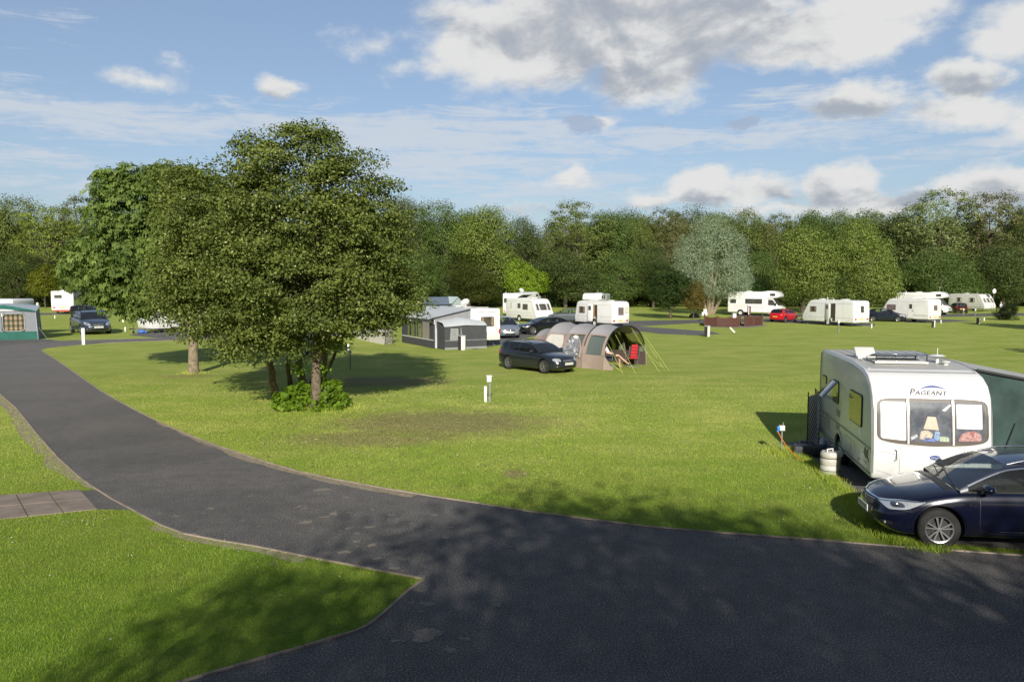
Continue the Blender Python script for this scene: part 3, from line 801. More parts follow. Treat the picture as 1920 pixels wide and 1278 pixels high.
# ---- the multi-stemmed lime in the middle of the left lawn
LIME = leafmat('lime_leaf', (0.045, 0.075, 0.016), (0.205, 0.245, 0.050), (0.44, 0.44, 0.20), pale=0.10, transl=0.30, rough=0.6)
CHEST = leafmat('chestnut_leaf', (0.055, 0.095, 0.024), (0.180, 0.250, 0.055), (0.27, 0.33, 0.09), transl=0.28, rough=0.62)
SUCK = leafmat('sucker_leaf', (0.08, 0.15, 0.012), (0.19, 0.30, 0.024), (0.30, 0.38, 0.05), transl=0.45)
d0 = 27.6; m2p = FPX / d0
def LP(px, py, dy=0.0):
    """metres at the lime's distance: photograph pixel -> world point"""
    d = d0 + dy; r_ = ray(px, py); return (r_[0] * d / r_[1], d, CAM_H + r_[2] * d / r_[1])
lime = empty('multi_stemmed_tree', G(590, 762), 0, 'large dense multi-stemmed tree with pale seed bracts and leafy shoots round its base', 'tree')
def rel(p, root): return (p[0] - root.location.x, p[1] - root.location.y, p[2])
bl = []
for (px, py, rx, ry, dy, rz) in ((560, 345, 125, 120, 0, 2.3), (575, 300, 80, 75, 0, 1.5), (480, 310, 62, 58, .3, 1.2), (645, 355, 90, 80, .2, 1.7), (410, 385, 105, 95, .6, 2.2), (590, 440, 165, 115, 0, 3.2), (690, 440, 88, 95, .4, 2.2), (410, 500, 125, 110, .2, 2.8),
                              (560, 540, 175, 95, -.7, 3.2), (700, 540, 100, 78, .2, 2.4), (335, 520, 60, 85, .9, 1.6), (390, 585, 80, 48, .1, 1.7), (665, 580, 85, 40, -.2, 1.7), (500, 580, 105, 48, -.9, 1.9), (742, 562, 52, 42, .8, 1.2), (470, 622, 42, 26, -1.1, .9), (600, 585, 75, 32, -1.2, 1.4), (448, 648, 30, 30, -1.0, .7), (505, 648, 34, 26, -1.3, .7), (425, 610, 50, 30, -.9, 1.0), (640, 606, 42, 24, -.9, .8), (560, 612, 44, 22, -1.5, .8), (690, 598, 34, 24, -.3, .8), (545, 640, 34, 20, -1.3, .6), (628, 638, 26, 18, -.9, .5), (335, 395, 58, 68, 1.3, 1.6), (335, 330, 42, 25, 1.5, 1.1)):
    p = rel(LP(px, py, dy), lime); bl.append((p[0], p[1], p[2], rx / m2p, rz, ry / m2p))
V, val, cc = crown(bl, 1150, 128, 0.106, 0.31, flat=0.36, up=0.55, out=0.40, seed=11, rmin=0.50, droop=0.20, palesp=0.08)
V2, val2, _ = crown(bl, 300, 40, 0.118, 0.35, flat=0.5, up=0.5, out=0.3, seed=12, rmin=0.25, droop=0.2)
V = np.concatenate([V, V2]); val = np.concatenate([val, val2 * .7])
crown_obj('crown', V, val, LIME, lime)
rr = random.Random(3); R3 = np.random.RandomState(5)
stems = [((517, 745), (506, 655), (455, 480), .145), ((570, 735), (560, 650), (505, 420), .16), ((592, 768), (596, 640), (600, 300), .19), ((607, 740), (603, 640), (660, 400), .12), ((600, 720), (632, 665), (700, 480), .085), ((545, 735), (530, 670), (560, 330), .11), ((580, 725), (615, 655), (640, 470), .08)]
for k, (b0, b1, b2, r0) in enumerate(stems):
    t = MB(); base = Vector(rel(G(*b0), lime)); dy = G(*b0)[1] - d0
    mid = Vector(rel(LP(b1[0], b1[1], dy * .6), lime)); top = Vector(rel(LP(b2[0], b2[1], dy * .2 + rr.uniform(-.6, .6)), lime))
    pts = []; rad = []
    for i in range(13):
        u = i / 12
        p = base * (1 - u)**2 + mid * 2 * u * (1 - u) + top * u * u if i else base - Vector((0, 0, .05))
        p = p + Vector((rr.uniform(-1, 1), rr.uniform(-1, 1), 0)) * .03 * (i > 0)
        pts.append(p); rad.append(r0 * (1.25 if i == 0 else 1) * (1 - u * .72))
    t.tube(pts, rad, 10)
    # limbs reaching out to clumps
    near = sorted(range(len(cc)), key=lambda q: (Vector(cc[q]) - mid.lerp(top, .5)).length)[:900]
    for j in range(16):
        q = Vector(cc[rr.choice(near)]); i = rr.randint(5, 12); limb(t, pts[i], q, rad[i] * .45, .008, 7, .06, .08, 6, rr)
    for j in range(2):      # bare twigs and shoots low on the stem
        i = rr.randint(3, 6); q = pts[i] + Vector((rr.uniform(-1, 1), rr.uniform(-1, .2), rr.uniform(.4, 1))) * .9; limb(t, pts[i], q, .02, .005, 4, 0, .1, 5, rr)
    t.build('trunk', BARK, lime, smooth=60)
# leafy shoots (epicormic) low on the stems
bl2 = []
for (px, py, r_, dy) in ((516, 640, .42, -.4), (508, 600, .35, -.4), (630, 650, .25, -.2), (600, 690, .2, -.2), (560, 690, .22, -.1), (700, 590, .3, -.3)):
    p = rel(LP(px, py, dy), lime); bl2.append((*p, r_, r_, r_ * 1.2))
V, val, _ = crown(bl2, 70, 26, 0.115, 0.12, seed=9, rmin=.3); crown_obj('shoots', V, val, SUCK, lime)
# basal bush
bush = empty('basal_shoots_bush', G(580, 768), 0, 'low bright green bush of broad-leaved shoots at the foot of the multi-stemmed tree', 'bush')
bl3 = []
for (px, py, rx, ry, dy) in ((540, 752, 24, 22, 0), (565, 740, 26, 22, .3), (555, 762, 26, 14, -.1), (535, 764, 20, 13, -.1), (605, 735, 22, 18, .4), (622, 752, 22, 22, .1), (600, 765, 14, 14, -.1), (640, 755, 10, 18, .1), (618, 722, 20, 14, .5)):
    g_ = G(px, 768); d = g_[1] + dy; r_ = ray(px, py); p = (r_[0] * d / r_[1] - bush.location.x, d - bush.location.y, CAM_H + r_[2] * d / r_[1])
    bl3.append((p[0], p[1], max(p[2], .12), rx / m2p, .4, ry / m2p))
V, val, _ = crown(bl3, 330, 15, 0.155, 0.10, up=.7, out=.4, seed=21, rmin=.6, aspect=.95, zmin=.01); crown_obj('leaves', V, val, SUCK, bush)
tw = MB()
for i in range(40):
    a = Vector((rr.uniform(-.9, .9), rr.uniform(-.3, .4), 0)); limb(tw, a, a + Vector((rr.uniform(-.25, .25), rr.uniform(-.2, .2), rr.uniform(.3, .7))), .008, .003, 3, 0, .1, 4, rr)
tw.build('stems', BARK, bush)

# ---- horse chestnut at its left
d1 = 38.2; m2c = FPX / d1
def CP(px, py, dy=0.0):
    d = d1 + dy; r_ = ray(px, py); return (r_[0] * d / r_[1], d, CAM_H + r_[2] * d / r_[1])
chest = empty('horse_chestnut_tree', G(363, 700), 0, 'big-leaved chestnut tree with one short straight trunk, left of the multi-stemmed tree', 'tree')
bl = []
for (px, py, rx, ry, dy, rz) in ((250, 385, 72, 60, 0, 2.0), (215, 345, 34, 30, 0, 1.0), (285, 350, 48, 36, .3, 1.4), (350, 380, 80, 70, .6, 2.2), (235, 450, 70, 58, -.3, 2.0), (190, 480, 62, 42, -.2, 1.6), (170, 520, 42, 28, 0, 1.1), (240, 505, 70, 40, -.6, 1.7), (330, 480, 100, 90, .5, 2.8), (430, 440, 90, 100, 1.2, 2.6), (240, 550, 48, 26, -.5, 1.2),
                              (300, 540, 70, 35, 0, 1.8), (440, 550, 90, 60, .9, 2.4), (196, 548, 30, 16, 0, .7), (268, 572, 40, 16, .1, 1.0), (180, 385, 16, 12, .2, .5), (205, 322, 16, 14, 0, .5), (245, 318, 18, 14, 0, .6), (295, 318, 22, 14, .3, .8), (500, 500, 70, 70, 2.0, 2.2), (140, 500, 22, 16, .2, .7)):
    p = rel(CP(px, py, dy), chest); bl.append((p[0], p[1], p[2], rx / m2c, rz, ry / m2c))
V, val, cc = crown(bl, 1250, 22, 0.175, 0.30, flat=0.45, up=0.55, out=0.55, seed=31, rmin=0.66, droop=.25, palmate=5)
crown_obj('crown', V, val, CHEST, chest)
t = MB(); base = Vector((0, 0, 0)); top = Vector(rel(CP(362, 600), chest))
pts = [Vector((0, 0, -.05)), Vector((0, 0, .25)), Vector((.02, 0, 1.0)), Vector((0, 0, 2.0)), top + Vector((0, 0, .6)), Vector(rel(CP(345, 470), chest)), Vector(rel(CP(320, 380), chest))]
t.tube(pts, [.30, .25, .235, .23, .22, .15, .06], 12)
for j in range(34):
    q = Vector(cc[rr.randrange(len(cc))]); i = rr.choice((3, 4, 4, 5)); limb(t, pts[i], q, .09, .012, 7, .08, .08, 6, rr)
t.build('trunk', BARK2, chest, smooth=60)

# ---- trees of the wood behind the site: prototypes shared by many instances
WOODLEAF = leafmat('wood_leaf', (0.36, 0.42, 0.34), (1.0, 1.05, 0.95), (1.25, 1.25, 1.1), transl=0.28, objcol=True, rough=0.55)
WB = mat('dark_bark', (0.12, 0.095, 0.07), 0.95, var=0.5, vscale=3, bump=.6)
def wood_proto(seed, Hh, Wd, K, per, leaf=0.27, rc=0.80, lob=15, z0=0.22, egg=0.0, rmin=.6, flat=.6, trunk_r=.35, up=.5):
    R = np.random.RandomState(seed); blobs = []
    for i in range(lob):
        a = R.uniform(0, 6.28); zz = R.uniform(z0 + .1, .9)
        prof = math.sin(math.pi * min(1, max(0.05, ((zz - z0) / (1 - z0))))**(0.75 + egg)) ** .6
        r = R.uniform(.35, .72) * Wd / 2 * prof
        s = R.uniform(.20, .34) * Wd
        blobs.append((r * math.cos(a), r * math.sin(a), zz * Hh, s, s, s * R.uniform(.65, .95)))
    blobs.append((0, 0, Hh * .55, Wd * .30, Wd * .30, Hh * .28)); blobs.append((R.uniform(-.6, .6), 0, Hh * .86, Wd * .2, Wd * .2, Hh * .13))
    V, val, cc = crown(blobs, K, int(per * 1.9), leaf, rc, flat=flat, up=up, out=.7, rnd=.85, seed=seed + 50, rmin=rmin)
    # lobes of a crown differ in lightness
    rng_ = random.Random(seed); t = MB(); pts = [Vector((0, 0, -.1)), Vector((0, 0, Hh * .15)), Vector((rng_.uniform(-.3, .3), 0, Hh * .4)), Vector((0, rng_.uniform(-.3, .3), Hh * .62)), Vector((.2, 0, Hh * .85))]
    t.tube(pts, [trunk_r * 1.2, trunk_r, trunk_r * .75, trunk_r * .45, .05], 8)
    for j in range(16): limb(t, pts[rng_.choice((1, 2, 2, 3))], cc[rng_.randrange(len(cc))], trunk_r * .4, .03, 5, .05, .08, 5, rng_)
    return np_mesh('crown', V, np.arange(len(V)).reshape(-1, 4), WOODLEAF, val), t.mesh(WB, 'trunk', 60), Hh, Wd
PROTOS = {
    'oak': wood_proto(101, 17, 12, 900, 15, lob=17), 'oak2': wood_proto(102, 17, 11.5, 900, 15, lob=15),
    'ash': wood_proto(103, 18, 11, 560, 16, lob=20, rc=.42, rmin=.72), 'ash2': wood_proto(104, 18, 12, 520, 16, lob=18, rc=.45, rmin=.72),
    'round': wood_proto(105, 13, 13, 1000, 14, lob=16, z0=.12, leaf=.26), 'round2': wood_proto(106, 13, 12, 950, 14, lob=14, z0=.12, leaf=.26),
    'small': wood_proto(107, 7, 6.5, 650, 13, leaf=.20, rc=.36, lob=12, z0=.15, trunk_r=.14),
    'bushy': wood_proto(108, 5, 7, 620, 13, leaf=.21, rc=.40, lob=13, z0=-.1, trunk_r=.08),
    'bushy2': wood_proto(109, 6, 6.5, 620, 13, leaf=.21, rc=.40, lob=12, z0=-.1, trunk_r=.08),
}
def wood_tree(kind, px, pyb, top, wpx, col, label, cat='tree', group=None, name='woodland_tree', depth=None, rz=None):
    """a tree whose base stands under column px at row pyb (or at a depth), with its top at row 'top' and wpx wide"""
    crown_me, trunk_me, Hh, Wd = PROTOS[kind]
    if depth is None: x, y, _ = G(px, pyb)
    else: x, y, _ = GD(px, depth / 1.0)
    k = FPX / (y * math.cos(TILT)); z = CAM_H + (527 - top) / k; w = wpx / k
    e = empty(name, (x, y, 0), rz if rz is not None else rr.uniform(0, 6.28), label, cat, group)
    c = bpy.data.objects.new('crown', crown_me); t_ = bpy.data.objects.new('trunk', trunk_me)
    for o in (c, t_): COL.objects.link(o); o.parent = e; o.scale = (w / Wd / 1.06, w / Wd / 1.06, z / Hh / 1.02)
    c.color = (*col, 1)
    return e
OLV = (0.185, 0.222, 0.060); MID = (0.140, 0.195, 0.054); BRT = (0.235, 0.285, 0.070); DRK = (0.115, 0.146, 0.048); YEL = (0.27, 0.31, 0.07); GRY = (0.180, 0.206, 0.100); BRN = (0.185, 0.182, 0.072); LGT = (0.265, 0.300, 0.120)
front = [
    ('oak', 15, 572, 362, 125, OLV, 'olive woodland tree at the far left edge, behind the green awning'),
    ('ash', 95, 574, 385, 120, YEL, 'airy yellowish woodland tree with sky gaps, left of the chestnut tree'),
    ('ash2', 150, 571, 362, 110, GRY, 'tall thin-leaved greyish woodland tree just left of the chestnut tree'),
    ('oak2', 768, 572, 366, 105, GRY, 'greyish tall woodland tree just right of the multi-stemmed tree'),
    ('oak', 838, 573, 374, 125, MID, 'mid green woodland tree rising above the grey awning'),
    ('oak2', 900, 575, 384, 130, BRT, 'bright light green rounded woodland tree above the small rusty-tinged tree'),
    ('oak', 978, 572, 404, 92, DRK, 'dark narrow woodland tree standing in the dip of the skyline'),
    ('ash2', 1080, 573, 372, 140, OLV, 'tall olive woodland tree right of the dip in the skyline'),
    ('oak2', 1150, 572, 392, 100, MID, 'mid green woodland tree above the overcab camper with the grey stripes'),
    ('oak', 1195, 571, 396, 85, OLV, 'olive woodland tree second to the left of the silver tree'),
    ('ash', 1243, 571, 392, 92, BRN, 'brownish woodland tree immediately left of the silver tree'),
    ('oak2', 1330, 568, 396, 110, OLV, 'woodland tree hidden behind the silver tree with only its top showing'),
    ('oak', 1400, 571, 388, 95, OLV, 'olive woodland tree directly right of the silver tree'),
    ('ash2', 1452, 571, 396, 95, BRN, 'brownish thin woodland tree above the red car'),
    ('oak2', 1510, 571, 391, 100, MID, 'woodland tree showing above the left of the two bright oaks'),
    ('oak', 1568, 571, 392, 90, MID, 'woodland tree rising in the notch between the two bright oaks'),
    ('ash', 1622, 571, 394, 90, OLV, 'olive woodland tree showing above the right of the two bright oaks'),
    ('oak2', 1668, 572, 396, 80, DRK, 'dark woodland tree left of the tallest pale tree'),
    ('ash2', 1750, 573, 350, 175, LGT, 'tallest pale green woodland tree with bare grey limbs showing'),
    ('ash', 1850, 573, 362, 130, BRN, 'brown-green tall woodland tree right of the tallest pale tree'),
    ('oak', 1915, 572, 384, 95, DRK, 'dark woodland tree at the far right edge of the wood'),
    ('round', 1505, 587, 425, 150, BRT, 'bright round oak with a pale trunk behind the red car'),
    ('round2', 1614, 588, 425, 125, BRT, 'bright round oak with a pale trunk behind the caravan with the open door'),
    ('round2', 1060, 577, 478, 130, DRK, 'dark bushy woodland tree behind the small lime-green tree and the camper'),
    ('round', 770, 577, 470, 110, MID, 'mid green bushy tree behind the right side of the multi-stemmed tree'),
    ('round', 1160, 577, 480, 110, MID, 'round mid green tree behind the overcab camper with the grey stripes'),
    ('round2', 1225, 577, 470, 95, DRK, 'dark round tree behind the small dark tree on the lawn'),
    ('round', 1420, 579, 470, 90, MID, 'round mid green tree behind the camper by the fence'),
    ('round2', 1760, 578, 475, 140, MID, 'mid green round tree under the tallest pale tree'),
    ('round', 1880, 578, 460, 140, DRK, 'dark round tree at the right edge under the brown-green tree'),
    ('round2', 35, 577, 480, 110, DRK, 'dark purplish round tree behind the green awning'),
]
for (k, px, pyb, top, w, col, lab) in front: wood_tree(k, px, pyb, top, w, col, lab)
# small trees on the lawns
wood_tree('small', 985, 578, 490, 85, (0.28, 0.38, 0.04), 'small lime-green rounded tree behind the middle caravan', name='small_tree')
wood_tree('round2', 880, 578, 492, 105, (0.085, 0.098, 0.02), 'small rusty-tinged round tree behind the grey awning', name='small_tree')
wood_tree('small', 1257, 597, 500, 95, (0.045, 0.075, 0.016), 'small dark lawn tree with a short leaning trunk left of the silver tree', name='small_tree')
wood_tree('small', 1300, 598, 530, 46, (0.19, 0.14, 0.035), 'smallest lawn tree with orange-tinged leaves beside the silver tree', name='small_tree')
wood_tree('small', 1400, 585, 520, 70, (0.045, 0.085, 0.018), 'dark small tree over the back of the camper by the fence', name='small_tree')
wood_tree('small', 1145, 576, 495, 70, (0.125, 0.165, 0.03), 'yellow-green small tree behind the overcab camper with the grey stripes', name='small_tree')
wood_tree('small', 85, 577, 500, 60, (0.19, 0.20, 0.02), 'small yellow-leaved tree in front of the wood at the left', name='small_tree')
wood_tree('bushy', 1888, 600, 573, 46, (0.028, 0.045, 0.014), 'dark rounded bush on the lawn in front of the standing person', 'bush', name='round_bush', rz=0)
# silver willow
SIL = leafmat('silver_leaf', (0.14, 0.19, 0.11), (0.33, 0.40, 0.27), (0.50, 0.56, 0.43), transl=.25)
wx, wy, _ = G(1330, 590); will = empty('silver_willow_tree', (wx, wy, 0), 0, 'silver-grey egg-shaped willow tree behind the brown fence enclosure', 'tree'); kw = FPX / wy
bl = []
for (px, py, rx, ry) in ((1330, 440, 38, 42), (1340, 475, 58, 55), (1300, 480, 35, 45), (1372, 470, 25, 40), (1295, 505, 36, 36), (1345, 520, 60, 40), (1385, 510, 24, 34), (1320, 535, 45, 24), (1372, 545, 32, 24), (1285, 475, 18, 30)):
    bl.append(((px - 1330) / kw * 1.02, rr.uniform(-.8, .8), CAM_H + (527 - py) / kw, rx / kw, rx / kw * .9, ry / kw))
V, val, cc = crown(bl, 1900, 30, 0.17, .34, flat=1.0, up=.3, out=.55, seed=77, rmin=.6, aspect=.4); crown_obj('crown', V, val, SIL, will)
t = MB()
for (ax, bx) in ((-.3, -2.0), (0, -.6), (.2, 1.0), (.4, 3.0), (-.1, .4)):
    limb(t, (ax, 0, -.05), (bx, rr.uniform(-.5, .5), 6.5), .28, .06, 7, 0, .03, 8, rr)
t.build('trunk', BARK2, will, smooth=60)
# deeper rows, only their tops or gaps show
deep = 'tree standing deep in the wood, seen only in pieces between the nearer trees'
for row, (dd, tops) in enumerate(((165, 412), (185, 405), (215, 402))):
    n = 26
    for i in range(n):
        px = -420 + (2760) * (i + .5 * (row % 2)) / n + rr.uniform(-18, 18)
        wood_tree(rr.choice(('oak', 'oak2', 'round', 'round2')), px, 0, tops + rr.uniform(-4, 30) + (25 if 920 < px < 1030 else 0), 125 + rr.uniform(-10, 30), rr.choice((DRK, MID, OLV, DRK, BRN)), deep, group='trees deep in the wood', depth=dd + rr.uniform(-5, 5))
# rows hidden by the near trees or outside the frame
for px in (220, 290, 360, 440, 520, 600, 680): wood_tree(rr.choice(('oak', 'round')), px, 574, 395 + rr.uniform(-12, 15), 110, rr.choice((MID, OLV)), 'woodland tree mostly hidden behind the two near lawn trees', group='wood behind the near trees')
for px in (-260, -170, -80, 2010, 2100, 2200): wood_tree(rr.choice(('oak', 'round', 'ash')), px, 574, 375 + rr.uniform(-12, 15), 130, rr.choice((MID, OLV)), 'woodland tree beyond the edge of the view', group='wood beyond the view')
# bushes along the foot of the wood
i = 0; px = -60
while px < 2050:
    if not (250 < px < 640) or i % 3 == 0:
        wood_tree(rr.choice(('bushy', 'bushy2')), px, 574 + rr.uniform(-1.2, 1.5), 527 + rr.uniform(-22, 14), 66 + rr.uniform(-8, 18), rr.choice((DRK, MID, DRK, OLV, (0.05, 0.085, .02))), 'leafy bush in the undergrowth along the foot of the wood', 'bush', 'bushes along the foot of the wood', 'woodland_bush')
    px += 30 + rr.uniform(-5, 8); i += 1
# off-frame trees whose shade falls into the picture: behind the camera and at the right
def shade_tree(x, y, z, w, kind, label, name='roadside_tree'):
    crown_me, trunk_me, Hh, Wd = PROTOS[kind]; e = empty(name, (x, y, 0), 0, label, 'tree')
    for nm, me in (('crown', crown_me), ('trunk', trunk_me)):
        o = bpy.data.objects.new(nm, me); COL.objects.link(o); o.parent = e; o.scale = (w / Wd, w / Wd * .7, z / Hh)
        if nm == 'crown': o.color = (*MID, 1)
# ================================================================== shared vehicle materials
def paint(name, c, metal=0.0, rough=0.28, coat=0.9, spec=0.5):
    m = mat(name, c, rough, metal, spec, coat=coat); return m
TYRE = mat('tyre_rubber', (0.022, 0.021, 0.020), 0.85, bump=.2, bscale=60, var=.3)
RIM = mat('alloy', (0.50, 0.50, 0.50), 0.30, 0.85)
RIMD = mat('rim_painted_shade', (0.03, 0.03, 0.032), 0.6)  # dark tone painted for the shade behind spokes and in wheel slots
STEELW = mat('steel_wheel', (0.62, 0.62, 0.60), 0.45, 0.1, var=.2, vscale=8)
BLACKP = mat('black_plastic', (0.018, 0.018, 0.019), 0.5, var=.2)
DARKIN = mat('dark_interior', (0.04, 0.04, 0.042), 0.85, var=.2)
SEAT = mat('seat_cloth', (0.085, 0.085, 0.088), 0.95, var=.3)
SEATL = mat('pale_seat_cloth', (0.28, 0.26, 0.22), 0.95, var=.2)
CHROME = mat('chrome', (0.75, 0.76, 0.78), 0.12, 1.0)
LENS = mat('headlamp_lens', (0.62, 0.65, 0.68), 0.08, 0.55, 0.8, coat=1.0)
LENSD = mat('headlamp_reflector_dark', (0.12, 0.13, 0.15), 0.15, 0.6)
REDL = mat('red_lamp', (0.45, 0.010, 0.012), 0.2, coat=.8)
AMB = mat('amber_lamp', (0.6, 0.22, 0.03), 0.3, coat=.5)
PLW = mat('plate_white', (0.72, 0.72, 0.68), 0.5); PLY = mat('plate_yellow', (0.72, 0.50, 0.05), 0.5)
INK = mat('plate_black', (0.01, 0.01, 0.01), 0.6)
CGLASS = glass('car_glass', (0.84, 0.90, 0.87), .95, .92)
WGLASS = glass('windscreen_glass', (0.80, 0.86, 0.83), .95, .88)
WHITE = mat('caravan_white', (0.76, 0.76, 0.745), 0.32, 0, .5, var=.06, vscale=1.2, coat=.25)
WHITE2 = mat('aged_white', (0.66, 0.65, 0.61), 0.40, 0, .5, var=.10, vscale=1.5, coat=.1)
def grime(name):
    m = MATS[name]; T = NT(m.node_tree); b = T.n['Principled BSDF']; old = b.inputs['Base Color'].links[0].from_socket; O = T.new('ShaderNodeTexCoord').outputs['Object']
    st = T.noise(T.scalev(O, (7, 7, .5)), 1.0, 5, .7); sp_ = T.new('ShaderNodeSeparateXYZ'); T.link(O, sp_.inputs[0])
    f = T.math('MULTIPLY', T.mapr(st, .50,   .78, 0, 1), .10); low = T.math('MULTIPLY', T.mapr(sp_.outputs[2], .95, .38, 0, 1), T.mapr(T.noise(O, 2.4, 5, .7), .35, .7, .02, .30))
    T.link(T.mix(T.math('MAXIMUM', f, low), old, (.36, .34, .28)), b.inputs['Base Color'])
grime('caravan_white')
CREAM = mat('cream_white', (0.75, 0.745, 0.725), 0.40, 0, .5, var=.08, vscale=1.5, coat=.1)
grime('cream_white'); grime('aged_white')
GTRIM = mat('grey_trim', (0.28, 0.29, 0.30), 0.45, var=.1)
LTRIM = mat('aluminium_trim', (0.55, 0.55, 0.54), 0.35, .4)
ACRYL = glass('caravan_window', (0.30, 0.30, 0.27), .8, .40, .05)
DWIN = mat('dark_window', (0.035, 0.036, 0.036), 0.10, 0, .7, coat=.6, col2=(0.085, 0.08, 0.07), vscale=2.2)
CURT = mat('window_curtain', (0.36, 0.22, 0.13), 0.95, var=.35, vscale=14)
BLIND = mat('pale_blind', (0.60, 0.58, 0.52), 0.8, var=.1)
GALV = mat('galvanised_steel', (0.33, 0.34, 0.35), 0.45, .6, var=.3, vscale=10)

def wheel(parent, x, y, r, w, side, style='alloy', mrim=None, spokes=5, steer=0.0):
    """side: +1 outer face towards +y"""
    t = MB(); rr_ = r * 0.66
    t.lathe([(rr_, -w * .46), (r * .90, -w * .5), (r * .975, -w * .40), (r, -w * .22), (r, w * .22), (r * .975, w * .40), (r * .90, w * .5), (rr_, w * .46), (rr_ * .97, w * .30), (rr_ * .97, -w * .3), (rr_, -w * .46)], axis='Y', n=36)
    o = t.build('wheel', TYRE, parent, smooth=50); o.location = (x, y, r); o.rotation_euler = (0, 0, steer)
    s = side; rm = MB()
    rm.lathe([(rr_ * 1.0, s * w * .47), (rr_ * .93, s * w * .44), (rr_ * .90, s * w * .30), (rr_ * .93, s * w * .0)], axis='Y', n=32)
    if style == 'alloy':
        rm.lathe([(0.001, s * w * .43), (rr_ * .14, s * w * .42), (rr_ * .18, s * w * .33), (rr_ * .16, s * w * .2)], axis='Y', n=14)
        for k in range(spokes):
            a = 2 * math.pi * k / spokes + .3
            for da in (-.16, .16):
                a0, a1 = a + da * .9, a + da * 1.35
                p = [Vector((math.cos(q) * rad, s * hh, math.sin(q) * rad)) for q, rad, hh in ((a0, rr_ * .13, w * .40), (a1, rr_ * .93, w * .42))]
                tn = Vector((-math.sin(a), 0, math.cos(a))) * rr_ * .045; dp = Vector((0, -s * w * .10, 0))
                vs = [p[0] - tn, p[0] + tn, p[1] + tn * 1.35, p[1] - tn * 1.35]; vs += [v + dp for v in vs]
                rm.add(vs, [(0, 1, 2, 3), (4, 7, 6, 5), (0, 4, 5, 1), (1, 5, 6, 2), (2, 6, 7, 3), (3, 7, 4, 0)])
        ri = rm.build('rim', mrim or RIM, o, smooth=35)
        bk = MB(); bk.lathe([(0.001, s * w * .12), (rr_ * .95, s * w * .10)], axis='Y', n=24); bk.lathe([(0.001, s * w * .16), (rr_ * .55, s * w * .16), (rr_ * .58, s * w * .12)], axis='Y', n=24); bk.build('brake_disc', RIMD, o)
    else:
        rm.lathe([(0.001, s * w * .40), (rr_ * .22, s * w * .40), (rr_ * .30, s * w * .30), (rr_ * .55, s * w * .24), (rr_ * .75, s * w * .34), (rr_ * .92, s * w * .38)], axis='Y', n=28)
        ri = rm.build('rim', mrim or STEELW, o, smooth=35)
        bk = MB()
        for k in range(10):
            a = 2 * math.pi * k / 10; bk.box((math.cos(a) * rr_ * .82, s * w * .372, math.sin(a) * rr_ * .82), (.03, .008, .03))
        bk.build('wheel_slots', RIMD, o)
    return o

def catmull(pts, m):
    out = []; n = len(pts)
    for i in range(n - 1):
        p0 = pts[max(0, i - 1)]; p1 = pts[i]; p2 = pts[i + 1]; p3 = pts[min(n - 1, i + 2)]
        for j in range(m):
            t = j / m
            out.append(tuple(0.5 * ((2 * p1[k]) + (-p0[k] + p2[k]) * t + (2 * p0[k] - 5 * p1[k] + 4 * p2[k] - p3[k]) * t * t + (-p0[k] + 3 * p1[k] - 3 * p2[k] + p3[k]) * t**3) for k in range(2)))
    out.append(tuple(pts[-1])); return out

